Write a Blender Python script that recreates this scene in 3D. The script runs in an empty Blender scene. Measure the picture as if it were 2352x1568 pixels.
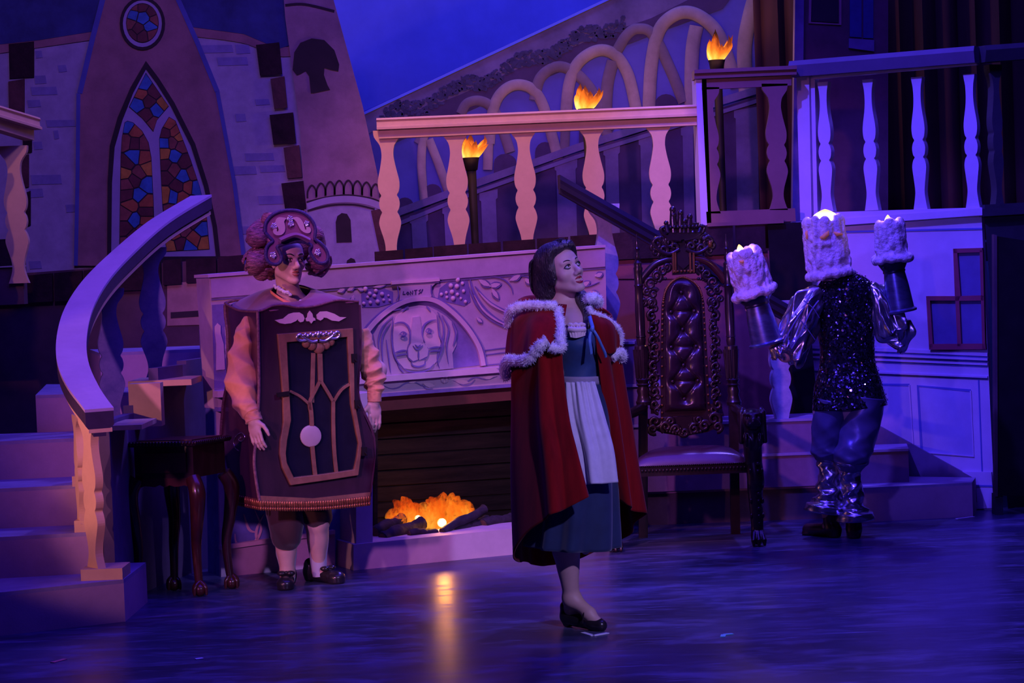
import bpy, math, random
import numpy as np
from mathutils import Vector, Matrix
random.seed(7); np.random.seed(7)
C = bpy.context.scene.collection
PI = math.pi
# ------------------------------------------------------------------ camera
FPX = 5100.0; CAMZ = 1.62; PITCH = math.radians(2.01); ROLL = math.radians(2.2)
cF = Vector((0, math.cos(PITCH), -math.sin(PITCH)))
R0 = Vector((1, 0, 0)); U0 = Vector((0, math.sin(PITCH), math.cos(PITCH)))
cR = R0*math.cos(ROLL) - U0*math.sin(ROLL)
cU = U0*math.cos(ROLL) + R0*math.sin(ROLL)
CAMP = Vector((0, 0, CAMZ))
cam = bpy.data.objects.new('camera', bpy.data.cameras.new('camera')); C.objects.link(cam)
cam.data.sensor_width = 36; cam.data.lens = FPX/2352*36; cam.data.clip_end = 100
mw = Matrix((cR, cU, -cF)).transposed().to_4x4(); mw.translation = CAMP
cam.matrix_world = mw
bpy.context.scene.camera = cam
# ------------------------------------------------------------------ world, stage lights, exposure
sc = bpy.context.scene
w = bpy.data.worlds.new('world'); sc.world = w; w.use_nodes = True
w.node_tree.nodes['Background'].inputs[0].default_value = (0.05, 0.03, 0.30, 1)
w.node_tree.nodes['Background'].inputs[1].default_value = 0.008
sc.view_settings.view_transform = 'Standard'; sc.view_settings.look = 'None'
sc.view_settings.exposure = 0.0; sc.view_settings.gamma = 1; sc.view_settings.use_curve_mapping = False

def lamp(name, kind, loc, target, col, power, size=0.2, size_y=None, cone=None, blend=0.3):
    d = bpy.data.lights.new(name, kind); d.color = col; d.energy = power
    if kind == 'AREA':
        d.shape = 'RECTANGLE'; d.size = size; d.size_y = size_y or size
    else:
        d.shadow_soft_size = size
    if kind == 'SPOT':
        d.spot_size = math.radians(cone); d.spot_blend = blend
    o = bpy.data.objects.new(name, d); C.objects.link(o); o.location = loc
    o.rotation_euler = (Vector(target)-Vector(loc)).to_track_quat('-Z', 'Y').to_euler()
    return o
lamp('blue_overhead', 'AREA', (0.6, 10.4, 6.2), (0.5, 10.6, 0), (0.07, 0.028, 1.0), 420, 7, 4.5)
lamp('blue_backlight', 'SPOT', (2.4, 15.2, 7.0), (0.2, 11.6, 0.8), (0.16, 0.10, 1.0), 1300, 0.15, cone=62, blend=.6)
lamp('front_magenta_wash', 'SPOT', (-5.0, 0.6, 4.5), (-0.55, 12.6, 1.45), (0.80, 0.21, 0.86), 2500, 0.2, cone=21, blend=.6)
lamp('pink_top_front', 'SPOT', (-0.9, 8.2, 6.4), (-0.15, 12.3, 1.0), (1.0, 0.36, 0.80), 620, 0.06, cone=24, blend=.6)
lamp('amber_front', 'SPOT', (-1.3, 10.6, 6.2), (0.02, 14.0, 2.40), (1.0, 0.40, 0.13), 640, 0.05, cone=25, blend=.15)
lamp('amber_left_balcony', 'SPOT', (-3.9, 9.0, 5.0), (-3.1, 13.3, 2.2), (1.0, 0.36, 0.30), 170, 0.05, cone=14, blend=.3)
lamp('amber_low_left', 'SPOT', (-4.6, 7.6, 1.7), (-1.5, 11.2, 0.95), (1.0, 0.36, 0.22), 240, 0.05, cone=20, blend=.3)
lamp('amber_shin', 'SPOT', (-5.0, 6.0, 1.25), (-1.0, 11.5, 0.42), (1.0, 0.36, 0.44), 330, 0.04, cone=13, blend=.4)
lamp('blue_right_wash', 'SPOT', (-0.6, 9.2, 6.6), (2.55, 13.8, 1.35), (0.10, 0.055, 1.0), 2300, 0.08, cone=32, blend=.4)
lamp('blue_right_fill', 'SPOT', (-1.6, 3.0, 3.4), (2.5, 13.8, 1.2), (0.13, 0.07, 1.0), 900, 0.12, cone=15, blend=.4)
lamp('blue_key_right', 'SPOT', (3.6, 2.0, 5.2), (0.35, 10.0, 0.9), (0.42, 0.32, 1.0), 2100, 0.12, cone=16, blend=.5)
lamp('drop_wash', 'AREA', (0.4, 15.6, 6.6), (0.4, 17.6, 2.6), (0.16, 0.15, 1.0), 150, 6, .4)
lamp('castle_wash', 'SPOT', (-2.0, 8.5, 6.4), (-2.6, 15.6, 2.4), (0.95, 0.42, 0.90), 260, 0.3, cone=36, blend=.7)

# ------------------------------------------------------------------ pixel helpers (photo frame 2352 x 1568)
def ray(px, py):
    return cF + cR*((px-1176)/FPX) + cU*((784-py)/FPX)
def at(px, py, Y):
    r = ray(px, py); return CAMP + r*(Y/r.y)
def onz(px, py, z=0.0):
    r = ray(px, py); return CAMP + r*((z-CAMZ)/r.z)
class Plane:
    def __init__(s, p0, e1, z_tilt=0):
        s.p0 = Vector(p0); s.e1 = Vector((e1[0], e1[1], 0)).normalized()
        s.n = Vector((s.e1.y, -s.e1.x, 0))
        if s.n.y > 0: s.n = -s.n
    def __call__(s, px, py, off=0.0):
        r = ray(px, py); p = s.p0 + s.n*off
        return CAMP + r*((p-CAMP).dot(s.n)/r.dot(s.n))
    def drop(s, px, py, z, off=0.0):
        p = s(px, py, off); p.z = z; return p

# ------------------------------------------------------------------ mesh builder
class MB:
    def __init__(s): s.v = []; s.f = []
    def add(s, vs, fs):
        o = len(s.v); s.v += [tuple(p) for p in vs]; s.f += [tuple(i+o for i in f) for f in fs]; return s
    def prism(s, pts, vec):
        n = len(pts); vec = Vector(vec); a = [Vector(p) for p in pts]; b = [p+vec for p in a]
        fs = [tuple(range(n)), tuple(range(2*n-1, n-1, -1))]
        for i in range(n): j = (i+1) % n; fs.append((i, i+n, j+n, j))
        return s.add(a+b, fs)
    def box(s, c, size, rot=None):
        c = Vector(c); h = [x/2 for x in size]; vs = []
        for z in (-1, 1):
            for x, y in ((-1, -1), (1, -1), (1, 1), (-1, 1)):
                p = Vector((x*h[0], y*h[1], z*h[2]))
                if rot is not None: p = rot @ p
                vs.append(c+p)
        return s.add(vs, [(3, 2, 1, 0), (4, 5, 6, 7), (0, 1, 5, 4), (1, 2, 6, 5), (2, 3, 7, 6), (3, 0, 4, 7)])
    def bar(s, a, b, w, h, up=(0, 0, 1)):
        a = Vector(a); b = Vector(b); d = (b-a).normalized(); up = Vector(up)
        x = d.cross(up).normalized(); y = x.cross(d).normalized()
        vs = [p + x*(sx*w/2) + y*(sy*h/2) for p in (a, b) for sx, sy in ((-1, -1), (1, -1), (1, 1), (-1, 1))]
        return s.add(vs, [(3, 2, 1, 0), (4, 5, 6, 7), (0, 1, 5, 4), (1, 2, 6, 5), (2, 3, 7, 6), (3, 0, 4, 7)])
    def tube(s, path, rad, seg=8, cap=True, flat=1.0, up=None):
        P = [Vector(p) for p in path]; n = len(P)
        R = [rad]*n if not hasattr(rad, '__len__') else list(rad)
        vs = []; prev = None
        for i in range(n):
            t = (P[min(i+1, n-1)]-P[max(i-1, 0)])
            t = t.normalized() if t.length > 1e-9 else Vector((0, 0, 1))
            if prev is None:
                ref = Vector(up) if up else (Vector((0, 0, 1)) if abs(t.z) < .9 else Vector((0, 1, 0)))
                x = t.cross(ref).normalized()
            else:
                x = (prev - t*prev.dot(t)).normalized()
            prev = x; y = t.cross(x)
            for k in range(seg):
                a = 2*PI*k/seg
                vs.append(P[i] + x*(R[i]*math.cos(a)) + y*(R[i]*flat*math.sin(a)))
        fs = []
        for i in range(n-1):
            for k in range(seg):
                k2 = (k+1) % seg
                fs.append((i*seg+k, i*seg+k2, (i+1)*seg+k2, (i+1)*seg+k))
        if cap:
            fs.append(tuple(range(seg-1, -1, -1))); fs.append(tuple(range((n-1)*seg, n*seg)))
        return s.add(vs, fs)
    def lathe(s, prof, p0, p1, seg=20):
        """prof: (t 0..1 along p0->p1, radius)"""
        p0 = Vector(p0); p1 = Vector(p1); d = p1-p0; t = d.normalized()
        ref = Vector((0, 0, 1)) if abs(t.z) < .9 else Vector((0, 1, 0))
        x = t.cross(ref).normalized(); y = t.cross(x)
        vs = []; m = len(prof)
        for (u, r) in prof:
            c = p0 + d*u
            for k in range(seg):
                a = 2*PI*k/seg; vs.append(c + x*(r*math.cos(a)) + y*(r*math.sin(a)))
        fs = [(i*seg+k, i*seg+(k+1) % seg, (i+1)*seg+(k+1) % seg, (i+1)*seg+k) for i in range(m-1) for k in range(seg)]
        fs.append(tuple(range(seg-1, -1, -1))); fs.append(tuple(range((m-1)*seg, m*seg)))
        return s.add(vs, fs)
    def ball(s, c, r, seg=10, rings=7, rot=None):
        c = Vector(c); r = (r, r, r) if not hasattr(r, '__len__') else r
        vs = []
        for i in range(rings+1):
            th = PI*i/rings
            for k in range(seg):
                a = 2*PI*k/seg
                p = Vector((r[0]*math.sin(th)*math.cos(a), r[1]*math.sin(th)*math.sin(a), r[2]*math.cos(th)))
                vs.append(c + (rot @ p if rot is not None else p))
        fs = [(i*seg+k, i*seg+(k+1) % seg, (i+1)*seg+(k+1) % seg, (i+1)*seg+k) for i in range(rings) for k in range(seg)]
        return s.add(vs, fs)
    def slab(s, pl, pts, thick, off=0.0):
        return s.prism([pl(x, y, off+thick) for x, y in pts], pl.n*(-thick))
    def ring(s, pl, outer, inner, thick, off=0.0):
        n = len(outer); fo = [pl(x, y, off+thick) for x, y in outer]; fi = [pl(x, y, off+thick) for x, y in inner]
        bo = [p-pl.n*thick for p in fo]; bi = [p-pl.n*thick for p in fi]
        fs = []
        for i in range(n):
            j = (i+1) % n
            fs += [(i, j, n+j, n+i), (i, 2*n+i, 2*n+j, j), (n+i, n+j, 3*n+j, 3*n+i), (2*n+i, 3*n+i, 3*n+j, 2*n+j)]
        return s.add(fo+fi+bo+bi, fs)
    def stroke(s, pl, pts, wpx, thick=.006, off=0.0, smooth=6, taper=False):
        P = smooth2(pts, smooth) if smooth else [tuple(p) for p in pts]
        n = len(P); A = []; B = []
        for i in range(n):
            x0, y0 = P[max(i-1, 0)]; x1, y1 = P[min(i+1, n-1)]
            dx, dy = x1-x0, y1-y0; L = math.hypot(dx, dy) or 1
            w = wpx/2
            if taper: w *= max(.12, math.sin(PI*(0.04+.92*i/max(1, n-1))))
            nx, ny = -dy/L*w, dx/L*w
            A.append((P[i][0]+nx, P[i][1]+ny)); B.append((P[i][0]-nx, P[i][1]-ny))
        f = [pl(x, y, off+thick) for x, y in A]+[pl(x, y, off+thick) for x, y in B]
        b = [p-pl.n*thick for p in f]; fs = []
        for i in range(n-1):
            fs += [(i, i+1, n+i+1, n+i), (i, 2*n+i, 2*n+i+1, i+1), (n+i, n+i+1, 3*n+i+1, 3*n+i)]
        fs += [(0, n, 3*n, 2*n), (n-1, 3*n-1, 4*n-1, 2*n-1)]
        return s.add(f+b, fs)

def cr(p0, p1, p2, p3, t):
    return 0.5*((2*p1)+(-p0+p2)*t+(2*p0-5*p1+4*p2-p3)*t*t+(-p0+3*p1-3*p2+p3)*t*t*t)
def smooth2(pts, k=6):
    P = [np.array(p, float) for p in pts]; n = len(P); out = []
    for i in range(n-1):
        a = P[max(i-1, 0)]; d = P[min(i+2, n-1)]
        for q in range(k): out.append(tuple(cr(a, P[i], P[i+1], d, q/k)))
    out.append(tuple(P[-1])); return out
def smooth3(pts, k=6): return [Vector(p) for p in smooth2([tuple(p) for p in pts], k)]
def resample(arr, n, closed=False):
    """catmull-rom along axis 0 of arr to n samples"""
    m = len(arr); out = []
    for i in range(n):
        x = i/(n if closed else n-1)*(m if closed else m-1)
        j = int(min(math.floor(x), m-1 if closed else m-2)); t = x-j
        if closed: a, b, c, d = arr[(j-1) % m], arr[j % m], arr[(j+1) % m], arr[(j+2) % m]
        else: a, b, c, d = arr[max(j-1, 0)], arr[j], arr[j+1], arr[min(j+2, m-1)]
        out.append(cr(a, b, c, d, t))
    return np.array(out)
def loft(cols, nu, nv, closed=False, fold=None, cap=False):
    """cols: columns of points, top to bottom -> grid mesh; fold(u,v) pushes along the normal"""
    A = np.array([[tuple(p) for p in c] for c in cols], float)
    A = resample(A, nu, closed)
    A = resample(A.transpose(1, 0, 2), nv).transpose(1, 0, 2)
    if fold:
        du = (np.roll(A, -1, 0)-np.roll(A, 1, 0)) if closed else np.gradient(A, axis=0)
        dv = np.gradient(A, axis=1); N = np.cross(du, dv); N /= (np.linalg.norm(N, axis=2, keepdims=True)+1e-9)
        cen = A.mean(axis=(0, 1)); 
        if ((A-cen)*N).sum() < 0: N = -N
        D = np.array([[fold(i/(nu if closed else nu-1), j/(nv-1)) for j in range(nv)] for i in range(nu)])
        A = A + N*D[..., None]
    vs = [tuple(p) for p in A.reshape(-1, 3)]; fs = []
    for i in range(nu if closed else nu-1):
        i2 = (i+1) % nu
        for j in range(nv-1): fs.append((i*nv+j, i2*nv+j, i2*nv+j+1, i*nv+j+1))
    m = MB().add(vs, fs)
    if cap and closed:
        m.f.append(tuple(i*nv for i in range(nu))); m.f.append(tuple(i*nv+nv-1 for i in range(nu-1, -1, -1)))
    return m

# ------------------------------------------------------------------ objects
WL = {}
def thing(name, label, cat, loc, group=None):
    o = bpy.data.objects.new(name, None); C.objects.link(o); o.location = Vector(loc)
    o.empty_display_size = .1; WL[o.name] = Vector(loc)
    return tag(o, label, cat, group)
def tag(o, label=None, cat=None, group=None, kind=None):
    if label: o['label'] = label
    if cat: o['category'] = cat
    if group: o['group'] = group
    if kind: o['kind'] = kind
    return o
def mesh_of(name, mb, mat, smooth=None):
    me = bpy.data.meshes.new(name); me.from_pydata(mb.v, [], mb.f); me.validate()
    import bmesh
    bm = bmesh.new(); bm.from_mesh(me); bmesh.ops.recalc_face_normals(bm, faces=bm.faces); bm.to_mesh(me); bm.free()
    if smooth is not None:
        me.polygons.foreach_set('use_smooth', [True]*len(me.polygons))
        if smooth < 179: me.set_sharp_from_angle(angle=math.radians(smooth))
    if mat: me.materials.append(mat)
    me.update(); return me
def obj(name, mb, mat, parent=None, smooth=None, label=None, solid=0, bevel=0, kind=None, subsurf=0):
    """one mesh object; coordinates in mb are world coordinates"""
    base = WL[parent.name] if parent else Vector((0, 0, 0))
    if parent is None and mb.v:
        a = np.array(mb.v); base = Vector((a[:, 0].mean(), a[:, 1].mean(), a[:, 2].min()))
    mb.v = [(x-base.x, y-base.y, z-base.z) for x, y, z in mb.v]
    o = bpy.data.objects.new(name, mesh_of(name, mb, mat, smooth)); C.objects.link(o)
    WL[o.name] = base
    if parent: o.parent = parent
    else: o.location = base
    if label: o['label'] = label
    if kind: o['kind'] = kind
    if solid:
        m = o.modifiers.new('solid', 'SOLIDIFY'); m.thickness = solid; m.offset = 0
    if bevel:
        m = o.modifiers.new('bevel', 'BEVEL'); m.width = bevel; m.segments = 2; m.limit_method = 'ANGLE'
    if subsurf:
        m = o.modifiers.new('sub', 'SUBSURF'); m.levels = subsurf; m.render_levels = subsurf
    return o
def inst(me, name, parent, loc, rz=0, scale=None):
    """a part sharing mesh data; loc in world coordinates"""
    o = bpy.data.objects.new(name, me); C.objects.link(o)
    base = WL[parent.name] if parent else Vector((0, 0, 0))
    o.location = Vector(loc)-base; o.rotation_euler = (0, 0, rz)
    if scale: o.scale = scale
    if parent: o.parent = parent
    WL[o.name] = Vector(loc); return o
def struct(name, mb, mat, parent=None, **k):
    o = obj(name, mb, mat, parent, **k)
    if not parent: o['kind'] = 'structure'
    return o

# ------------------------------------------------------------------ materials
MATS = {}
def M(name, col, rough=.6, metal=0.0, var=.15, scale=5.0, bump=0.0, bscale=60.0, spec=.4, sheen=0.0, emis=None, estr=0, stretch=None, coat=0, sss=0, dark=None):
    if name in MATS: return MATS[name]
    m = bpy.data.materials.new(name); m.use_nodes = True; nt = m.node_tree; b = nt.nodes['Principled BSDF']
    b.inputs['Roughness'].default_value = rough; b.inputs['Metallic'].default_value = metal
    b.inputs['Specular IOR Level'].default_value = spec
    if sheen: b.inputs['Sheen Weight'].default_value = sheen
    if coat: b.inputs['Coat Weight'].default_value = coat; b.inputs['Coat Roughness'].default_value = .12
    if sss: b.inputs['Subsurface Weight'].default_value = sss; b.inputs['Subsurface Radius'].default_value = (.02, .008, .004)
    tc = nt.nodes.new('ShaderNodeTexCoord'); mp = nt.nodes.new('ShaderNodeMapping')
    if stretch: mp.inputs['Scale'].default_value = stretch
    nt.links.new(tc.outputs['Object'], mp.inputs['Vector'])
    if var:
        n = nt.nodes.new('ShaderNodeTexNoise'); n.inputs['Scale'].default_value = scale; n.inputs['Detail'].default_value = 6; n.inputs['Roughness'].default_value = .65
        nt.links.new(mp.outputs[0], n.inputs['Vector'])
        r = nt.nodes.new('ShaderNodeValToRGB')
        lo = dark if dark else tuple(c*(1-var) for c in col)
        r.color_ramp.elements[0].position = .32; r.color_ramp.elements[1].position = .68
        r.color_ramp.elements[0].color = (*lo, 1); r.color_ramp.elements[1].color = (*[min(1, c*(1+var)) for c in col], 1)
        nt.links.new(n.outputs['Fac'], r.inputs[0]); nt.links.new(r.outputs[0], b.inputs['Base Color'])
    else: b.inputs['Base Color'].default_value = (*col, 1)
    if bump:
        n2 = nt.nodes.new('ShaderNodeTexNoise'); n2.inputs['Scale'].default_value = bscale; n2.inputs['Detail'].default_value = 4
        nt.links.new(mp.outputs[0], n2.inputs['Vector'])
        bp = nt.nodes.new('ShaderNodeBump'); bp.inputs['Strength'].default_value = bump; bp.inputs['Distance'].default_value = .01
        nt.links.new(n2.outputs['Fac'], bp.inputs['Height']); nt.links.new(bp.outputs[0], b.inputs['Normal'])
    if emis:
        b.inputs['Emission Color'].default_value = (*emis, 1); b.inputs['Emission Strength'].default_value = estr
    MATS[name] = m; return m
def flame_mat(name, stops, strength, zr, noise=0):
    """emission graded from the base of the flame (hot) to its tips, along object z"""
    if name in MATS: return MATS[name]
    m = bpy.data.materials.new(name); m.use_nodes = True; nt = m.node_tree; nt.nodes.clear()
    out = nt.nodes.new('ShaderNodeOutputMaterial'); e = nt.nodes.new('ShaderNodeEmission')
    tc = nt.nodes.new('ShaderNodeTexCoord'); sp = nt.nodes.new('ShaderNodeSeparateXYZ'); mr = nt.nodes.new('ShaderNodeMapRange')
    nt.links.new(tc.outputs['Object' if zr else 'Generated'], sp.inputs[0]); nt.links.new(sp.outputs['Z'], mr.inputs[0]); zr = zr or (0, 1)
    mr.inputs['From Min'].default_value = zr[0]; mr.inputs['From Max'].default_value = zr[1]
    r = nt.nodes.new('ShaderNodeValToRGB')
    while len(r.color_ramp.elements) < len(stops): r.color_ramp.elements.new(.5)
    for el, (p, c) in zip(r.color_ramp.elements, stops): el.position = p; el.color = (*c, 1)
    src = mr.outputs[0]
    if noise:
        n = nt.nodes.new('ShaderNodeTexNoise'); n.inputs['Scale'].default_value = noise; n.inputs['Detail'].default_value = 5
        mp = nt.nodes.new('ShaderNodeMapping'); mp.inputs['Scale'].default_value = (1, 1, .45)
        nt.links.new(tc.outputs['Object'], mp.inputs[0]); nt.links.new(mp.outputs[0], n.inputs['Vector'])
        ma = nt.nodes.new('ShaderNodeMath'); ma.operation = 'MULTIPLY_ADD'; ma.inputs[1].default_value = 1.3; ma.inputs[2].default_value = -.65
        nt.links.new(n.outputs['Fac'], ma.inputs[0])
        ad = nt.nodes.new('ShaderNodeMath'); ad.operation = 'ADD'; ad.use_clamp = True
        nt.links.new(src, ad.inputs[0]); nt.links.new(ma.outputs[0], ad.inputs[1]); src = ad.outputs[0]
    nt.links.new(src, r.inputs[0])
    nt.links.new(r.outputs[0], e.inputs[0]); e.inputs[1].default_value = strength; nt.links.new(e.outputs[0], out.inputs[0])
    MATS[name] = m; return m

# ------------------------------------------------------------------ sculpting: smooth unions on a grid, then surface nets
class SDF:
    def __init__(s, lo, hi, h):
        s.lo = np.array(lo, float); s.h = h
        s.n = np.ceil((np.array(hi, float)-s.lo)/h).astype(int)+1
        s.f = np.full(s.n, 1.0, np.float32)
        s.ax = [(s.lo[i]+h*np.arange(s.n[i])).astype(np.float32) for i in range(3)]
    def _reg(s, lo, hi):
        a = np.clip(np.floor((lo-s.lo)/s.h).astype(int), 0, s.n-1); b = np.clip(np.ceil((hi-s.lo)/s.h).astype(int)+1, 1, s.n)
        if np.any(b <= a): return None
        sl = tuple(slice(a[i], b[i]) for i in range(3))
        X = s.ax[0][sl[0]][:, None, None]; Y = s.ax[1][sl[1]][None, :, None]; Z = s.ax[2][sl[2]][None, None, :]
        return sl, X, Y, Z
    def _mix(s, sl, d, k, sub=False):
        a = s.f[sl]
        if sub:
            d = -d; h = np.maximum(k-np.abs(a-d), 0)/k; s.f[sl] = np.maximum(a, d)+h*h*k*.25
        else:
            h = np.maximum(k-np.abs(a-d), 0)/k; s.f[sl] = np.minimum(a, d)-h*h*k*.25
    def cap(s, a, b, r0, r1=None, k=.01, sub=False):
        r1 = r0 if r1 is None else r1; a = np.array(a, float); b = np.array(b, float); m = max(r0, r1)+k+s.h*2
        g = s._reg(np.minimum(a, b)-m, np.maximum(a, b)+m)
        if g is None: return s
        sl, X, Y, Z = g; d = b-a; L = float(d @ d)+1e-12
        t = np.clip(((X-a[0])*d[0]+(Y-a[1])*d[1]+(Z-a[2])*d[2])/L, 0, 1)
        q = np.sqrt((X-a[0]-t*d[0])**2+(Y-a[1]-t*d[1])**2+(Z-a[2]-t*d[2])**2)-(r0+(r1-r0)*t)
        s._mix(sl, q.astype(np.float32), k, sub); return s
    def ell(s, c, r, rot=None, k=.01, sub=False):
        """rot: 3x3 rows = local axes in world"""
        c = np.array(c, float); r = np.array(r if hasattr(r, '__len__') else (r, r, r), float); m = r.max()+k+s.h*2
        g = s._reg(c-m, c+m)
        if g is None: return s
        sl, X, Y, Z = g; x, y, z = X-c[0], Y-c[1], Z-c[2]
        A = np.eye(3) if rot is None else np.array([tuple(v) for v in rot])
        l = [(A[i, 0]*x+A[i, 1]*y+A[i, 2]*z) for i in range(3)]
        k0 = np.sqrt(sum((l[i]/r[i])**2 for i in range(3))); k1 = np.sqrt(sum((l[i]/r[i]**2)**2 for i in range(3)))+1e-9
        s._mix(sl, (k0*(k0-1)/k1).astype(np.float32), k, sub); return s
    def cyl(s, a, b, r0, r1, k=.01, sub=False, rnd=.01):
        """capped cone from a to b"""
        a = np.array(a, float); b = np.array(b, float); d = b-a; L = np.linalg.norm(d); d = d/L; m = max(r0, r1)+k+s.h*2
        g = s._reg(np.minimum(a, b)-m, np.maximum(a, b)+m)
        if g is None: return s
        sl, X, Y, Z = g; t = (X-a[0])*d[0]+(Y-a[1])*d[1]+(Z-a[2])*d[2]
        q = np.sqrt(np.maximum((X-a[0])**2+(Y-a[1])**2+(Z-a[2])**2-t*t, 0))
        R = r0+(r1-r0)*np.clip(t/L, 0, 1)
        dx = q-R+rnd; dy = np.abs(t-L/2)-L/2+rnd
        D = np.minimum(np.maximum(dx, dy), 0)+np.sqrt(np.maximum(dx, 0)**2+np.maximum(dy, 0)**2)-rnd
        s._mix(sl, D.astype(np.float32), k, sub); return s
    def mesh(s):
        f = s.f.copy(); f[0] = f[-1] = 1; f[:, 0] = f[:, -1] = 1; f[:, :, 0] = f[:, :, -1] = 1
        S = (f < 0).astype(np.int8); n = s.n
        cnt = np.zeros(n-1, np.int8); offs = [(i, j, k) for i in (0, 1) for j in (0, 1) for k in (0, 1)]
        for (i, j, k) in offs: cnt += S[i:n[0]-1+i, j:n[1]-1+j, k:n[2]-1+k]
        I = np.argwhere((cnt > 0) & (cnt < 8)); idx = np.full(n-1, -1, np.int64); idx[I[:, 0], I[:, 1], I[:, 2]] = np.arange(len(I))
        val = {o: f[I[:, 0]+o[0], I[:, 1]+o[1], I[:, 2]+o[2]] for o in offs}
        acc = np.zeros((len(I), 3)); num = np.zeros(len(I))
        for o in offs:
            for ax in range(3):
                if o[ax] == 0:
                    p = list(o); p[ax] = 1; a = val[o]; b = val[tuple(p)]; msk = (a < 0) != (b < 0)
                    t = np.where(msk, a/(a-b+1e-12), 0); pt = np.tile(np.array(o, float), (len(I), 1)); pt[:, ax] += t
                    acc += pt*msk[:, None]; num += msk
        V = s.lo+(I+acc/np.maximum(num, 1)[:, None])*s.h; F = []
        for ax in range(3):
            u, v = [(1, 2), (2, 0), (0, 1)][ax]
            a = S; sl0 = [slice(None)]*3; sl1 = [slice(None)]*3; sl0[ax] = slice(0, -1); sl1[ax] = slice(1, None)
            E = np.argwhere(a[tuple(sl0)] != a[tuple(sl1)])
            E = E[(E[:, u] > 0) & (E[:, v] > 0) & (E[:, u] < n[u]-1) & (E[:, v] < n[v]-1)]
            q = []
            for du, dv in ((1, 1), (0, 1), (0, 0), (1, 0)):
                e = E.copy(); e[:, u] -= du; e[:, v] -= dv; q.append(idx[e[:, 0], e[:, 1], e[:, 2]])
            q = np.stack(q, 1); flip = S[E[:, 0], E[:, 1], E[:, 2]] == 0; q[flip] = q[flip][:, ::-1]; F.append(q)
        m = MB(); m.v = [tuple(p) for p in V]; m.f = [tuple(p) for p in np.concatenate(F).tolist()]; return m
# ================================================================== the stage house
m_floor = M('stage_black', (.042, .046, .085), rough=.34, var=.6, scale=1.6, stretch=(.8, 1.2, 1), bump=.025, bscale=9, spec=.22)
def floor_material():
    nt = m_floor.node_tree; b = nt.nodes['Principled BSDF']
    tc = nt.nodes.new('ShaderNodeTexCoord')
    def scuff(sx, sy, rot, scale, lo, hi):
        mp = nt.nodes.new('ShaderNodeMapping'); mp.inputs['Scale'].default_value = (sx, sy, 1); mp.inputs['Rotation'].default_value = (0, 0, rot)
        nt.links.new(tc.outputs['Object'], mp.inputs[0])
        n = nt.nodes.new('ShaderNodeTexNoise'); n.inputs['Scale'].default_value = scale; n.inputs['Detail'].default_value = 8; n.inputs['Roughness'].default_value = .7; n.inputs['Distortion'].default_value = .4
        nt.links.new(mp.outputs[0], n.inputs['Vector'])
        r = nt.nodes.new('ShaderNodeMapRange'); r.inputs['From Min'].default_value = lo; r.inputs['From Max'].default_value = hi; r.clamp = True
        nt.links.new(n.outputs['Fac'], r.inputs[0]); return r.outputs[0]
    a = scuff(1.0, 2.6, .35, 2.2, .50, .80); c = scuff(1.2, 9, -.5, 3.2, .57, .74)
    ad = nt.nodes.new('ShaderNodeMath'); ad.operation = 'MAXIMUM'; nt.links.new(a, ad.inputs[0]); nt.links.new(c, ad.inputs[1])
    mx = nt.nodes.new('ShaderNodeMix'); mx.data_type = 'RGBA'; mx.inputs[7].default_value = (.17, .16, .34, 1)
    src = b.inputs['Base Color'].links[0].from_socket
    nt.links.new(ad.outputs[0], mx.inputs[0]); nt.links.new(src, mx.inputs[6]); nt.links.new(mx.outputs[2], b.inputs['Base Color'])
    r2 = nt.nodes.new('ShaderNodeMapRange'); r2.inputs['To Min'].default_value = .30; r2.inputs['To Max'].default_value = .55
    nt.links.new(ad.outputs[0], r2.inputs[0]); nt.links.new(r2.outputs[0], b.inputs['Roughness'])
floor_material()
struct('floor', MB().box((0, 11, -.05), (18, 15, .1)), m_floor)
m_sky = M('sky_paint', (.20, .22, .75), rough=.9, var=.22, scale=.7, bump=.03, bscale=250, spec=.1)
struct('wall_back', MB().box((0, 17.9, 3), (16, .08, 8)), m_sky)
m_black = M('black_paint', (.010, .008, .010), spec=.15, rough=.85, var=.3)

# paints of the set
m_stone = M('stone_paint', (.36, .32, .42), rough=.85, var=.14, scale=9, bump=.12, bscale=160)
m_stoneb = M('stone_block_paint', (.22, .20, .38), rough=.85, var=.15, scale=12)
m_clay = M('clay_paint', (.30, .15, .16), rough=.85, var=.22, scale=5, bump=.12, bscale=160)
m_tower = M('tower_paint', (.30, .18, .22), rough=.85, var=.25, scale=4, bump=.12, bscale=160)
m_ink = M('dark_outline_paint', (.022, .010, .016), rough=.7, var=.3)
m_quoin = M('dark_brick_paint', (.024, .009, .014), spec=.2, rough=.75, var=.5, scale=7, bump=.2, bscale=60)
m_quoinb = M('brown_brick_paint', (.085, .030, .030), rough=.75, var=.4, scale=7, bump=.2, bscale=60)
m_roof = M('slate_paint', (.03, .045, .17), rough=.8, var=.3, scale=5, bump=.1)
m_lilac = M('lilac_tracery_paint', (.38, .32, .46), rough=.8, var=.1)
m_bluel = M('blue_line_paint', (.08, .10, .34), rough=.8, var=.15)
GL = {'b': M('blue_glass_paint', (.03, .14, .40), rough=.6, var=.3, scale=14), 'o': M('orange_glass_paint', (.40, .10, .035), rough=.6, var=.3, scale=14),
      'r': M('rust_glass_paint', (.24, .06, .05), rough=.6, var=.3, scale=14), 'd': M('dark_red_glass_paint', (.12, .022, .03), rough=.6, var=.3, scale=14),
      'y': M('amber_glass_paint', (.50, .21, .03), rough=.6, var=.3, scale=14)}
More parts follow.
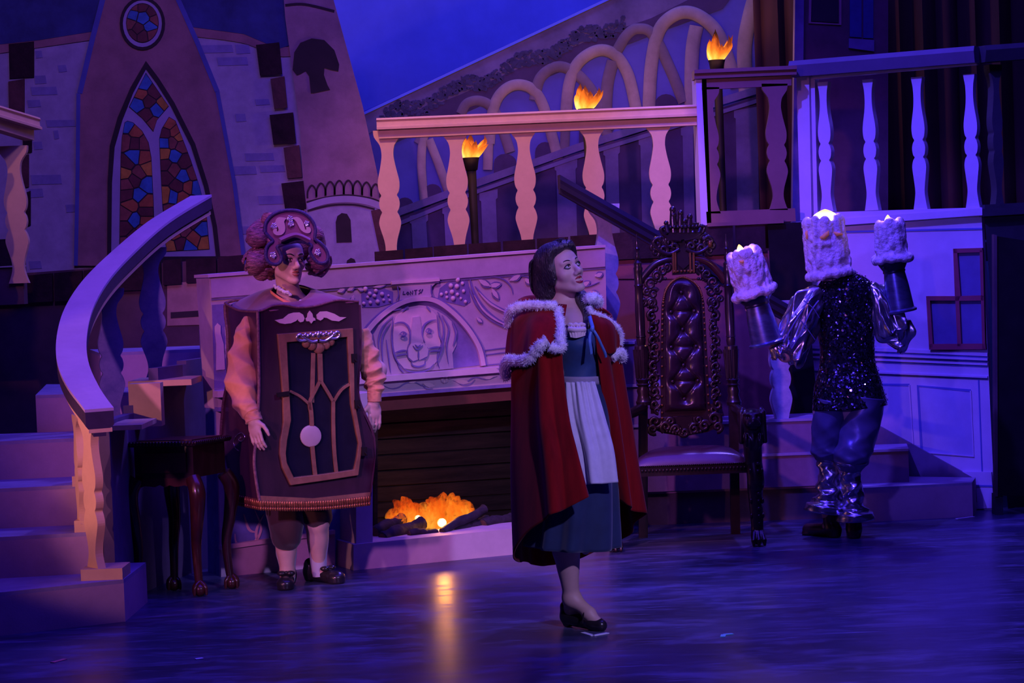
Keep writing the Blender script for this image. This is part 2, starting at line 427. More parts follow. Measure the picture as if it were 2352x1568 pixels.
# ------------------------------------------------------------------ castle flat (painted plywood, relief a few mm)
PC = Plane((0, 15.6, 0), (1, 0))
castle = thing('castle_flat', 'painted castle wall flat with a tall stained glass window and slate blue roof', 'scenery', (-2.2, 15.6, 1.66))
def cs(name, pts, mat, off, th=.006, label=None):
    return obj(name, MB().slab(PC, pts, th, off), mat, castle, label=label)
obj('wall_board', MB().slab(PC, [(-260, -160), (700, -160), (900, 640), (-260, 660)], .04, -.04), m_stone, castle)
cs('slate_roof', [(-260, -160), (700, -160), (702, 92), (640, 112), (560, 78), (440, 62), (330, 55), (215, 72), (90, 92), (-260, 130)], m_roof, 0, .012, 'slate blue roof')
for L in ([(-60, 120), (90, 98), (215, 80)], [(440, 72), (560, 88), (640, 118), (700, 112)]): obj('eaves_board', MB().stroke(PC, L, 22, .008, 0.001), m_clay, castle)
cs('gable', [(200, -160), (442, -160), (405, 0), (500, 210), (540, 420), (565, 610), (176, 610), (180, 215), (240, 0)], m_clay, .012, .012)
for L, w_ in (([(238, -10), (212, 90), (183, 214)], 12), ([(180, 214), (178, 400), (174, 610)], 9), ([(405, -10), (452, 95), (499, 210)], 11), ([(499, 210), (538, 420), (562, 610)], 9)):
    obj('gable_edge', MB().stroke(PC, L, w_, .004, .024, 0), m_bluel, castle)
tow = [(640, -160), (720, -160), (766, 0), (832, 240), (880, 460), (902, 640), (690, 640), (700, 500), (690, 300), (655, 40)]
cs('tower', tow, m_tower, .012, .014)
obj('tower_cornice', MB().stroke(PC, [(655, 12), (700, 10), (768, 26)], 6, .004, .026), m_ink, castle)
cs('tower_loophole', [(672, 160), (676, 120), (690, 98), (716, 88), (745, 92), (768, 115), (779, 148), (777, 164), (758, 160), (745, 156), (744, 172), (752, 195), (758, 206), (720, 214), (714, 214), (710, 175), (702, 163), (690, 170), (682, 173)], m_ink, .026, .006)
# small painted turret low on the tower
tw = [(704, 468), (740, 458), (800, 452), (850, 458), (878, 470), (884, 620), (700, 620)]
cs('turret', tw, m_stone, .026, .006)
obj('turret_band', MB().stroke(PC, [(706, 474), (750, 461), (800, 457), (845, 463), (876, 474)], 15, .008, .032), m_lilac, castle)
obj('turret_crenel', (lambda mb: [mb.stroke(PC, [(706+i*21, 456-10*math.sin(PI*(i+.3)/8.6)), (707+i*21, 440-14*math.sin(PI*(i+.3)/8.6)), (716+i*21, 428-14*math.sin(PI*(i+.5)/8.6)), (725+i*21, 440-14*math.sin(PI*(i+.7)/8.6)), (726+i*21, 456-10*math.sin(PI*(i+.7)/8.6))], 4, .005, .026, 5) for i in range(8)] and
    mb.stroke(PC, [(704, 464), (750, 453), (800, 448), (850, 455), (878, 465)], 4, .006, .033).stroke(PC, [(706, 484), (760, 471), (815, 470), (860, 480)], 4, .006, .034))(MB()), m_ink, castle)
cs('turret_window', [(773, 557), (771, 510), (775, 496), (785, 489), (797, 491), (805, 505), (808, 556)], m_ink, .032, .005)
cs('turret_door', [(795, 610), (797, 598), (806, 592), (814, 595), (820, 610)], m_ink, .032, .005)
cs('turret_side', [(852, 484), (880, 478), (890, 620), (880, 620)], m_quoinb, .032, .004)
QU = [(588, 99, 648, 173, 0), (621, 177, 660, 250, 1), (619, 260, 680, 332, 0), (651, 335, 694, 410, 1), (646, 417, 704, 483, 0), (680, 487, 712, 560, 1),
      (20, 97, 78, 180, 0), (19, 183, 56, 268, 1), (51, 272, 73, 352, 0), (40, 356, 66, 432, 1), (54, 440, 70, 520, 0)]
for i, (x0, y0, x1, y1, k) in enumerate(QU):
    s = 7 if x0 > 300 else 0
    cs('brick', [(x0, y0+4), (x1-s, y0-2), (x1, y1-3), (x0+s+2, y1)], m_quoinb if k else m_quoin, .014 if x0 > 300 else 0, .014)
FB = [(460, 104, 536, 122), (540, 103, 575, 124), (498, 132, 570, 151), (585, 228, 620, 242), (562, 352, 630, 370), (534, 382, 590, 402), (596, 380, 655, 396), (592, 450, 652, 470), (540, 262, 566, 280),
      (80, 117, 98, 134), (78, 174, 107, 193), (70, 200, 132, 219), (62, 230, 94, 247), (105, 276, 175, 292), (122, 300, 136, 320), (76, 326, 98, 344), (70, 402, 142, 424), (66, 434, 100, 454), (66, 600, 96, 618), (132, 150, 154, 166), (150, 470, 175, 488), (545, 520, 600, 538)]
for (x0, y0, x1, y1) in FB:
    cs('painted_block', [(x0, y0), (x1-3, y0-1), (x1, y1-2), (x0+3, y1)], m_stoneb, .0, .004)
# round window
def ell(cx, cy, rx, ry, n=28): return [(cx+rx*math.cos(2*PI*i/n), cy+ry*math.sin(2*PI*i/n)) for i in range(n)]
obj('round_window_ring', MB().ring(PC, ell(327, 54, 52, 61), ell(327, 54, 45, 54), .01, .024), m_ink, castle)
obj('round_window_frame', MB().ring(PC, ell(327, 54, 46, 55), ell(327, 53, 38, 46), .006, .024), m_lilac, castle)
# lancet window
Lo = [(335, 140), (300, 200), (270, 270), (252, 335), (247, 420), (246, 604), (507, 604), (498, 520), (478, 425), (448, 330), (400, 235), (365, 180)]
Li = [(335, 158), (306, 212), (281, 275), (263, 338), (257, 420), (255, 590), (496, 590), (488, 520), (468, 428), (438, 334), (392, 243), (360, 192)]
obj('lancet_outline', MB().ring(PC, Lo, Li, .012, .024), m_ink, castle)
cs('lancet_frame', Li, m_lilac, .024, .004)
Z6 = lambda P: [(230+x/3.823, 230+y/3.823) for x, y in P]
lanL = Z6([(215, 195), (190, 330), (180, 500), (175, 800), (168, 1330), (482, 1330), (470, 900), (450, 500), (425, 370), (370, 270), (290, 195), (240, 180)])
lanR = Z6([(605, 145), (540, 250), (518, 340), (528, 560), (545, 900), (580, 1330), (962, 1310), (935, 1000), (875, 760), (795, 520), (722, 330), (662, 180)])
Z1 = lambda P: [(x/2.94, y/2.94) for x, y in P]
dia = Z1([(985, 490), (870, 722), (960, 800), (1035, 890), (1060, 810), (1140, 718)])
rnd = ell(327, 53, 37, 45, 20)
for nm, poly in (('glazing_left', lanL), ('glazing_right', lanR), ('glazing_top', dia), ('glazing_round', rnd)):
    cs('glazing_bed', poly, m_ink, .028, .003)
def clip_poly(P, a, b):
    """half plane nearer to a than b"""
    mx, my = (a[0]+b[0])/2, (a[1]+b[1])/2; nx, ny = b[0]-a[0], b[1]-a[1]; out = []
    for i in range(len(P)):
        p, q = P[i], P[(i+1) % len(P)]; dp = (p[0]-mx)*nx+(p[1]-my)*ny; dq = (q[0]-mx)*nx+(q[1]-my)*ny
        if dp <= 0: out.append(p)
        if (dp < 0) != (dq < 0) and dp != dq: t = dp/(dp-dq); out.append((p[0]+t*(q[0]-p[0]), p[1]+t*(q[1]-p[1])))
    return out
def panes(poly, seeds, shrink=.90):
    for i, s in enumerate(seeds):
        P = list(poly)
        for j, t in enumerate(seeds):
            if i != j and P: P = clip_poly(P, s, t)
        if len(P) < 3: continue
        cx = sum(p[0] for p in P)/len(P); cy = sum(p[1] for p in P)/len(P)
        cs('pane', [(cx+(p[0]-cx)*shrink, cy+(p[1]-cy)*shrink) for p in P], GL[s[2]], .030, .005)
def zs(L, f): return [(*f([(a, b)])[0], c) for a, b, c in L]
panes(lanL, zs([(235, 230, 'b'), (310, 280, 'o'), (230, 360, 'r'), (300, 370, 'd'), (390, 370, 'r'), (300, 500, 'b'), (385, 510, 'o'), (240, 560, 'd'), (215, 640, 'y'), (340, 640, 'r'), (415, 590, 'y'), (410, 740, 'b'), (300, 700, 'd'), (230, 740, 'r'), (340, 840, 'b'), (240, 830, 'd'), (270, 920, 'o'), (400, 900, 'o'), (400, 980, 'd'), (220, 1000, 'r'), (300, 1050, 'b'), (400, 1060, 'o'), (220, 1120, 'd'), (380, 1140, 'r'), (300, 1200, 'd'), (400, 1260, 'o'), (230, 1270, 'r')], Z6))
panes(lanR, zs([(600, 210, 'o'), (660, 280, 'o'), (690, 320, 'y'), (570, 290, 'd'), (565, 375, 'b'), (710, 400, 'r'), (640, 370, 'r'), (565, 470, 'y'), (655, 490, 'b'), (740, 540, 'd'), (575, 570, 'd'), (640, 610, 'r'), (735, 670, 'b'), (810, 640, 'r'), (580, 670, 'd'), (680, 760, 'd'), (775, 765, 'o'), (840, 770, 'b'), (575, 830, 'y'), (640, 840, 'b'), (720, 850, 'o'), (820, 1060, 'd'), (890, 990, 'o'), (720, 1060, 'y'), (650, 1170, 'o'), (730, 1130, 'r'), (900, 1140, 'b'), (830, 1220, 'o'), (920, 1250, 'y'), (700, 1270, 'd'), (775, 1290, 'b'), (620, 1290, 'y'), (620, 980, 'r'), (800, 900, 'r')], Z6))
panes(dia, zs([(970, 570, 'b'), (1040, 620, 'd'), (935, 700, 'b'), (1000, 680, 'd'), (1060, 745, 'b'), (1110, 700, 'y'), (990, 780, 'd'), (1035, 830, 'r'), (955, 640, 'o')], Z1))
panes(rnd, zs([(890, 100, 'b'), (970, 120, 'b'), (1015, 180, 'b'), (930, 200, 'd'), (900, 40, 'r'), (960, 40, 'd'), (1030, 80, 'd'), (1050, 130, 'r'), (870, 160, 'r'), (960, 240, 'd'), (1030, 230, 'r'), (890, 240, 'd')], Z1))
obj('window_sill', MB().slab(PC, [(246, 590), (520, 588), (522, 640), (244, 640)], .02, .03), m_ink, castle)

# ------------------------------------------------------------------ arcade flat (painted bridge rising to the right)
PA = Plane((0, 16.6, 0), (1, 0))
arcade = thing('arcade_flat', 'painted bridge flat with pale arches rising to the upper right behind the balcony', 'scenery', (0.6, 16.6, 1.66))
m_arch = M('pale_arch_paint', (.34, .27, .24), rough=.85, var=.3, scale=3)
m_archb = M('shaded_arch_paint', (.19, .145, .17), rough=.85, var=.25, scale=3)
m_dusk = M('dusk_blue_paint', (.10, .10, .40), rough=.9, var=.2, scale=2)
m_lav = M('lavender_stone_paint', (.15, .12, .25), rough=.85, var=.35, scale=2.5)
m_plum = M('plum_paint', (.06, .035, .10), rough=.85, var=.3, scale=3)
m_leafp = M('dark_leaf_paint', (.05, .045, .11), rough=.9, var=.4, scale=20)
m_edge = M('bright_edge_paint', (.14, .22, 1.0), rough=.7, var=.05)
def asl(name, pts, mat, off=0, th=.006, label=None): return obj(name, MB().slab(PA, pts, th, off), mat, arcade, label=label)
asl('board', [(820, 262), (1390, 0), (1540, -70), (1545, -160), (1960, -160), (1960, 640), (760, 660)], m_dusk, -.04, .04)
asl('stone_band', [(832, 266), (1392, 4), (1500, -50), (1700, -60), (1495, 46), (1400, 78), (1190, 160), (1060, 218), (960, 256), (860, 300), (840, 310)], m_lav, 0, .006)
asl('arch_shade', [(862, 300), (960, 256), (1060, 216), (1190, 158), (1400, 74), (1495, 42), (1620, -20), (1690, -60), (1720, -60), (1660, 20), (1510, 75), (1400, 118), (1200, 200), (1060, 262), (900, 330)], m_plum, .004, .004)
obj('edge_batten', MB().stroke(PA, [(828, 264), (1392, 0), (1545, -71)], 6, .02, 0, 0), m_edge, arcade)
fol = MB()
rr = random.Random(3)
for i in range(700):
    t = i/699; x = 875+t*560; y = 286-t*228+rr.uniform(-26, 8)-10*math.sin(t*25)
    r = rr.uniform(2, 7); fol.slab(PA, [(x+r*math.cos(a)*rr.uniform(.6, 1.3), y+r*.8*math.sin(a)*rr.uniform(.6, 1.3)) for a in [k*PI/3 for k in range(6)]], .003, .008+.0004*(i % 7))
obj('painted_foliage', fol, m_leafp, arcade, kind='stuff')
def arch(pts, wpx, mat, off):
    P = smooth2(pts, 7); obj('arch', MB().tube([PA(x, y, off) for x, y in P], wpx/2/FPX*16.6, 12, flat=.4, up=(0, 1, 0)), mat, arcade, smooth=60)
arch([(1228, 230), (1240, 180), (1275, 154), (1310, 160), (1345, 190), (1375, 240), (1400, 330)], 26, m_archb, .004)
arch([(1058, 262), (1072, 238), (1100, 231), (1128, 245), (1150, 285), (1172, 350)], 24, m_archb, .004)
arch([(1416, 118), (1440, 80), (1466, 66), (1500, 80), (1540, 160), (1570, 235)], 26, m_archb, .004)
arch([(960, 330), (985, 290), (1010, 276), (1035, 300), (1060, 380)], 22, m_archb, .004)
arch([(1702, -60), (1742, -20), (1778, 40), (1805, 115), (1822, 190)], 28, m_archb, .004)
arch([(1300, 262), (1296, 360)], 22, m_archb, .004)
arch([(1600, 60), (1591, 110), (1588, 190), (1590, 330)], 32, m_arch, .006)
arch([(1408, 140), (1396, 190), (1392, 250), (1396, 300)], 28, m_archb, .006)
arch([(1300, 262), (1308, 190), (1330, 142), (1372, 116), (1410, 124), (1440, 165), (1456, 225), (1470, 300)], 27, m_arch, .010)
arch([(1124, 330), (1130, 265), (1146, 220), (1178, 196), (1215, 200), (1242, 230), (1262, 290), (1285, 380)], 25, m_arch, .010)
arch([(975, 470), (968, 380), (972, 320), (985, 300)], 20, m_arch, .010)
arch([(985, 320), (1005, 370), (1030, 440)], 20, m_arch, .010)
arch([(1120, 390), (1122, 330)], 22, m_arch, .012)
arch([(1490, 270), (1496, 150), (1514, 70), (1550, 34), (1590, 30), (1632, 56), (1660, 100), (1692, 200)], 30, m_arch, .010)
arch([(1714, 210), (1710, 110), (1724, 30), (1745, -40)], 34, m_arch, .012)
for (cx, cy, w_, h_) in [(1775, 150, 78, 62), (1530, 240, 52, 44), (1252, 350, 46, 44), (1160, 375, 52, 40), (994, 440, 40, 32), (930, 472, 40, 34), (1350, 300, 40, 40), (1447, 268, 40, 36)]:
    asl('dark_doorway', [(cx-w_/2, cy+h_)]+[(cx-w_/2*math.cos(PI*k/8), cy-h_*.55*math.sin(PI*k/8)) for k in range(9)]+[(cx+w_/2, cy+h_)], m_plum, .012, .003)
obj('painted_parapet', MB().stroke(PA, [(900, 500), (918, 486), (1040, 441), (1101, 418), (1322, 340), (1500, 284), (1600, 250), (1840, 175)], 17, .012, .034, 0).stroke(PA, [(900, 520), (1101, 438), (1322, 361), (1500, 306), (1840, 200)], 9, .016, .034, 0), m_lav, arcade)
asl('undercroft', [(880, 520), (918, 500), (1101, 430), (1322, 352), (1500, 296), (1840, 190), (1960, 160), (1960, 640), (860, 650)], m_plum, .03, .006)
for x0, x1, y0 in [(945, 979, 492), (1105, 1139, 440), (1278, 1322, 370), (1390, 1420, 336), (1471, 1498, 312), (1568, 1592, 290), (1690, 1740, 250), (1020, 1040, 470), (1200, 1222, 405)]:
    obj('painted_column', MB().slab(PA, [(x0-4, y0+4), (x1+4, y0-6), (x1+4, y0+14), (x1, y0+18), (x1+6, 620), (x0+6, 620), (x0, y0+22), (x0-4, y0+20)], .008, .036), m_lav, arcade)

# ------------------------------------------------------------------ platform, its front wall with bricks
m_fascia = M('platform_wall_paint', (.19, .055, .07), rough=.85, var=.2, scale=3, bump=.1, bscale=120)
m_fasciad = M('brown_wall_paint', (.085, .045, .06), rough=.85, var=.3, scale=3)
m_litwall = M('lit_wall_paint', (.42, .26, .20), rough=.85, var=.25, scale=4)
wallm = struct('wall_middle', MB().box((-.9, 13.95, .82), (5.5, .1, 1.64)), m_fascia)
struct('floor', MB().box((-.4, 15.6, 1.58), (8.0, 3.2, .12)), m_black)
PW = Plane((0, 13.9, 0), (1, 0))
def ws(name, pts, mat, off=0, th=.012): return obj(name, MB().slab(PW, pts, th, off), mat, wallm)
ws('dark_panel', [(-120, 640), (560, 590), (560, 1250), (-120, 1290)], m_fasciad, .002, .004)
ws('lit_patch', [(384, 650), (560, 640), (560, 742), (384, 748)], m_litwall, .006, .006)  # tan sheet stands for a patch of light on the wall
ws('slot', [(392, 717), (470, 712), (470, 726), (392, 731)], m_ink, .012, .002)
for k, (x0, x1, y0, y1, yb) in enumerate([(-100, -10, 652, 645, 706), (-6, 54, 645, 634, 700), (57, 120, 633, 627, 695), (124, 188, 627, 621, 692), (192, 250, 621, 613, 684), (254, 368, 613, 599, 668), (374, 415, 598, 594, 655), (427, 496, 595, 591, 650), (501, 560, 590, 585, 646)]):
    ws('brick', [(x0, y0), (x1, y1), (x1+1, yb-3), (x0+1, yb)], m_quoin, .006, .03)
for (x0, x1, y0, y1, yb) in [(860, 925, 578, 573, 636), (930, 993, 572, 567, 632), (996, 1072, 566, 560, 628), (1076, 1150, 560, 555, 622), (1155, 1229, 554, 549, 616), (1233, 1305, 548, 544, 610), (1310, 1400, 542, 536, 602), (1405, 1459, 536, 531, 597), (1464, 1536, 531, 527, 594), (1540, 1612, 527, 523, 590), (1617, 1683, 522, 518, 586), (1690, 1757, 518, 513, 582)]:
    ws('brick', [(x0, y0), (x1, y1), (x1+2, yb-3), (x0+2, yb)], m_quoin, .006, .03)
ws('dark_reveal', [(1763, 514), (1840, 510), (1880, 960), (1790, 960)], m_black, .002, .01)
ws('wall_strip', [(1420, 598), (1760, 584), (1770, 640), (1420, 640)], m_fascia, .004, .004)  # thin strip in the same paint as the wall

# ------------------------------------------------------------------ balusters and balcony rails
PROF = [(0, 62), (.05, 58), (.11, 34), (.17, 27), (.22, 29), (.29, 37), (.37, 48), (.42, 49), (.46, 44), (.485, 36), (.51, 43), (.55, 47), (.59, 42), (.612, 35), (.64, 43), (.69, 50), (.74, 44), (.82, 30), (.89, 25), (.95, 33), (1, 44)]
m_cream = M('cream_rail_paint', (.66, .46, .24), rough=.7, var=.08, scale=8)
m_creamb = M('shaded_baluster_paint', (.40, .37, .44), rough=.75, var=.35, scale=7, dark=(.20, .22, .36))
def baluster_mesh(name, H, wid, th, mat, blk=0.0):
    """sawn board baluster, origin at its foot, broad side along local x"""
    prof = smooth2(PROF, 3); pts = [(wid*w_/100, H*(1-t)) for t, w_ in prof]
    out = [(x, 0, z) for x, z in pts]+[(-x, 0, z) for x, z in reversed(pts)]
    mb = MB().prism([(x, -th/2, z) for x, _, z in out], (0, th, 0))
    return mesh_of(name, mb, mat)
def rail(name, a, b, sec, mat, parent, label=None):
    """moulded rail: section of (depth toward the house, z) swept from a to b"""
    a = Vector(a); b = Vector(b); d = (b-a); h = Vector((d.x, d.y, 0)).normalized(); n = Vector((h.y, -h.x, 0))
    if n.y > 0: n = -n
    return obj(name, MB().prism([a+n*u+Vector((0, 0, v)) for u, v in sec], d), mat, parent, label=label)
SEC = [(-.07, 0), (.07, 0), (.078, -.012), (.066, -.022), (.07, -.05), (.085, -.058), (.085, -.072), (-.07, -.072)]
bal_main = baluster_mesh('baluster', .84, .137, .045, m_cream)
bc = at(900, 600, 14.0)
balc = thing('balustrade', 'long cream balustrade of five sawn balusters on the middle balcony', 'balustrade', (0.2, 14.0, 1.65))
a = at(866, 273, 14.0); b = at(1617, 241, 14.0)
rail('handrail', a, b, SEC, m_cream, balc)
rail('under_rail', a+Vector((.01, 0, -.072)), b+Vector((0, 0, -.072)), [(-.03, 0), (.045, 0), (.045, -.055), (-.03, -.055)], m_cream, balc)
m_dcream = m_cream
for px in (900, 1057, 1213, 1370, 1523):
    p = at(px, 600, 14.0); inst(bal_main, 'baluster', balc, (p.x, 14.0, 1.645))
rail('base_rail', (a.x, 14.0, 1.655), (b.x, 14.0, 1.655), [(-.04, 0), (.05, 0), (.05, -.02), (-.04, -.02)], m_cream, balc)
# left end piece
ball = thing('balustrade', 'short cream balustrade end with one sawn baluster at the far left edge', 'balustrade', (-2.95, 13.2, 1.6))
a = at(-120, 214, 12.75); b = at(71, 272, 13.35)
rail('handrail', a, b, SEC, m_cream, ball)
rail('under_rail', a+Vector((0, 0, -.072)), b+Vector((-.02, 0, -.072)), [(-.03, 0), (.045, 0), (.045, -.06), (-.03, -.06)], m_cream, ball)
p = at(44, 625, 13.3); inst(baluster_mesh('baluster', 2.42-1.6, .137, .045, m_cream), 'baluster', ball, (p.x, 13.3, 1.615))
p = at(-60, 625, 12.9); inst(baluster_mesh('baluster', 2.5-1.6, .137, .045, m_cream), 'baluster', ball, (p.x, 12.9, 1.6))
PL2 = Plane((0, 13.4, 0), (1, 0))
led = struct('trim_1', MB().slab(PL2, [(-120, 556), (46, 547), (50, 608), (-120, 618)], .12, 0), m_quoin)
obj('plinth_board', MB().slab(PL2, [(-120, 620), (52, 612), (56, 698), (-120, 706)], .1, 0), m_fasciad, led)
# stepped middle piece
m_brownr = M('unlit_brown_rail_paint', (.20, .095, .085), rough=.7, var=.12)  # brown-maroon, painted darker where the amber light misses this piece
balm = thing('balustrade', 'dark boxed balustrade panel between the long rail and the blue balcony', 'balustrade', (1.45, 13.95, 1.7))
PM = Plane((0, 13.95, 0), (1, 0))
obj('newel', MB().slab(PM, [(1598, 170), (1622, 169), (1634, 516), (1610, 518)], .3, -.26), M('house_paint', (.52, .44, .60), rough=.75, var=.08, scale=4, bump=.05, bscale=140), balm)
rail('handrail', at(1592, 163, 13.95), at(1826, 153, 13.95), [(-.1, 0), (.09, 0), (.09, -.022), (.07, -.03), (.07, -.055), (-.1, -.055)], m_brownr, balm)
obj('top_board', MB().slab(PM, [(1612, 182), (1818, 171), (1818, 196), (1612, 206)], .04, 0), m_brownr, balm)
hb = [(1612, 200)]+[(1612+12+w_*.45+t*12, 200+t*290) for t, w_ in smooth2(PROF, 3)]+[(1626, 490)]
obj('baluster', MB().slab(PM, hb, .04, 0), m_brownr, balm)
fb = [(1779+w_*.48+t*10, 192+t*290) for t, w_ in smooth2(PROF, 3)]+[(1779-w_*.48+t*10, 192+t*290) for t, w_ in reversed(smooth2(PROF, 3))]
obj('baluster', MB().slab(PM, fb, .04, 0), m_brownr, balm)
obj('bottom_board', MB().slab(PM, [(1622, 486), (1826, 478), (1828, 508), (1624, 516)], .04, 0), m_brownr, balm)
obj('base_strip', MB().slab(PM, [(1626, 512), (1800, 504), (1800, 512), (1626, 520)], .10, 0), m_brownr, balm)

# ------------------------------------------------------------------ blue lit house facade on the right
F0 = at(1840, 800, 14.15); F1 = at(2270, 800, 13.55)
PF = Plane(F0, F1-F0)
m_house = M('house_paint', (.52, .44, .60), rough=.75, var=.08, scale=4, bump=.05, bscale=140)
m_houseb = M('house_panel_paint', (.36, .33, .56), rough=.75, var=.12, scale=3)
m_hline = M('house_line_paint', (.10, .12, .42), rough=.75, var=.1)
m_maroon = M('maroon_frame_paint', (.24, .035, .065), rough=.65, var=.12)
m_dglass = M('dusky_pane_paint', (.10, .09, .26), rough=.5, var=.2, scale=4)
house = thing('house_flat', 'blue lit house front flat with maroon window and wainscot panels', 'scenery', (2.4, 13.85, 0))
zb = lambda x: PF.drop(x, 1170, 0)
fpts = [PF(1797, 514), PF(2254, 482), PF.drop(2285, 1172, 0), PF.drop(1888, 1195, 0), PF(1860, 957), PF(1822, 667)]
obj('wall_board', MB().prism(fpts, PF.n*-.05), m_house, house)
def hs(name, pts, mat, off, th, label=None): return obj(name, MB().slab(PF, pts, th, off), mat, house, label=label)
hs('ledge', [(1797, 512), (2256, 478), (2256, 494), (1797, 527)], m_house, 0, .05)
hs('ledge_groove', [(1802, 533), (2256, 523), (2256, 527), (1802, 538)], m_hline, 0, .006)
for y0, y1, hgt, t in [(797, 812, 8, .012), (811, 825, 5, .02), (822, 836, 5, .012), (852, 866, 4, .015)]:
    hs('dado_moulding', [(1842, y0-6), (2268, y1-2), (2268, y1+hgt-2), (1842, y0+hgt-6)], m_house, 0, t)
    hs('dado_groove', [(1842, y0+hgt-5), (2268, y1+hgt-1), (2268, y1+hgt+2), (1842, y0+hgt-2)], m_hline, 0, .004)
def hpanel(P, w_=5):
    (a, b, c, d) = P
    obj('wainscot_panel', MB().slab(PF, P, .003, 0), m_houseb, house)
    obj('panel_shadow_line', MB().stroke(PF, [d, a, b], 6, .005, 0, 0), m_hline, house)
    obj('panel_edge', MB().stroke(PF, [b, c, d], 3, .008, 0, 0), m_house, house)
hpanel([(2108, 886), (2229, 897), (2236, 1048), (2117, 1038)]); hpanel([(1985, 882), (2088, 884), (2098, 1034), (1996, 1028)]); hpanel([(1872, 878), (1966, 880), (1974, 1024), (1882, 1018)])
hs('corner_line', [(2246, 872), (2249, 872), (2257, 1082), (2254, 1082)], m_hline, 0, .004)
hs('skirting', [(1880, 1076), (2277, 1084), (2283, 1166), (1890, 1190)], m_house, 0, .018)
hs('skirting_groove', [(1880, 1106), (2280, 1114), (2280, 1118), (1880, 1110)], m_hline, .018, .004)
wf = obj('window_frame', MB().slab(PF, [(2189, 571), (2198, 571), (2206, 680), (2202, 690), (2136, 690), (2143, 800), (2134, 802), (2127, 680), (2193, 680)], .03, 0)
    .slab(PF, [(2189, 571), (2256, 569), (2256, 579), (2190, 581)], .03, 0).slab(PF, [(2250, 574), (2257, 574), (2263, 802), (2256, 802)], .03, 0)
    .slab(PF, [(2134, 790), (2263, 789), (2264, 802), (2134, 803)], .03, 0).slab(PF, [(2194, 686), (2203, 686), (2208, 795), (2199, 795)], .03, 0).slab(PF, [(2194, 680), (2259, 678), (2259, 690), (2194, 691)], .03, 0), m_maroon, house)
for P in ([(2197, 579), (2251, 578), (2254, 681), (2203, 683)], [(2135, 690), (2195, 689), (2201, 791), (2141, 792)], [(2203, 690), (2255, 689), (2258, 790), (2206, 791)]):
    hs('pane', P, m_dglass, 0, .008)
# balustrade along the top of the house
balr = thing('balustrade', 'blue lit balustrade of four turned balusters above the house front', 'balustrade', (2.4, 13.85, 1.83))
m_railb = M('shaded_rail_paint', (.09, .07, .13), rough=.7, var=.1)  # rail colour darkened to stand for its less lit front
rail('handrail', PF(1822, 142, .05), PF(2246, 107, .05), [(-.06, 0), (.07, 0), (.085, -.03), (.07, -.10), (-.06, -.10)], m_railb, balr)
obj('rail_fillet', MB().slab(PF, [(1866, 170), (2243, 137), (2243, 148), (1866, 182)], .05, 0), m_house, balr)
obj('newel', MB().slab(PF, [(1829, 174), (1858, 172), (1864, 504), (1838, 506)], .10, -.05), m_house, balr)
obj('newel_panel', MB().slab(PF, [(1862, 172), (1871, 171), (1878, 500), (1869, 502)], .07, -.05), m_house, balr)
obj('base_rail', MB().slab(PF, [(1870, 488), (2255, 476), (2256, 496), (1870, 508)], .06, -.02), m_house, balr)
HP = smooth2([(0, 26), (.03, 24), (.08, 19), (.16, 17), (.24, 20), (.34, 29), (.40, 31), (.45, 27), (.475, 20), (.5, 27), (.54, 31), (.585, 27), (.605, 20), (.63, 28), (.68, 33), (.76, 28), (.86, 22), (.93, 26), (1, 33)], 4)
rb = mesh_of('baluster', MB().prism([(w_/740, -.03, .815*(1-t)) for t, w_ in HP]+[(-w_/740, -.03, .815*(1-t)) for t, w_ in reversed(HP)], (0, .06, 0)), m_house)
fa = math.atan2((F1-F0).y, (F1-F0).x)
for px, py in ((1903, 486), (2006, 483), (2118, 481), (2238, 478)):
    p = PF(px, py, .0); inst(rb, 'baluster', balr, (p.x, p.y, p.z), fa)
# return wall and its own darker balustrade
RA = PF(2256, 482); RB = RA+Vector((1.0, .42, 0)); PR = Plane(RA, RB-RA)
m_ret = M('shaded_return_paint', (.035, .035, .05), rough=.8, var=.2)  # darkened to paint in the shade of the turned-away side
ret = thing('return_flat', 'dim side return of the house with a plain plank face at the right edge', 'scenery', (3.2, 13.8, 0))
obj('wall_board', MB().prism([RA+Vector((.01, 0, 0)), RB+Vector((.6, .25, 0)), Vector((RB.x+.6, RB.y+.25, 0)), Vector((RA.x+.11, RA.y+.04, 0))], (.02, .06, 0)), m_ret, ret)
obj('ledge', MB().slab(PR, [(2258, 480), (2470, 468), (2470, 484), (2258, 497)], .04, 0), m_ret, ret)
balx = thing('balustrade', 'unlit balustrade corner with one dark baluster at the right edge', 'balustrade', (3.1, 13.8, 1.83))
rail('handrail', PR(2246, 107, .02), PR(2470, 91, .02), [(-.06, 0), (.07, 0), (.085, -.03), (.07, -.10), (-.06, -.10)], m_ret, balx)
p = PR(2290, 473); inst(mesh_of('baluster', MB().prism([(x, -.03, z) for x, z in (lambda P: [(w_*.00075, .86*(1-t)) for t, w_ in P]+[(-w_*.00075, .86*(1-t)) for t, w_ in reversed(P)])(smooth2(PROF, 3))], (0, .06, 0)), m_ret), 'baluster', balx, (p.x, p.y, p.z), .4)
obj('base_rail', MB().slab(PR, [(2262, 470), (2470, 458), (2470, 470), (2262, 481)], .05, -.02), m_ret, balx)
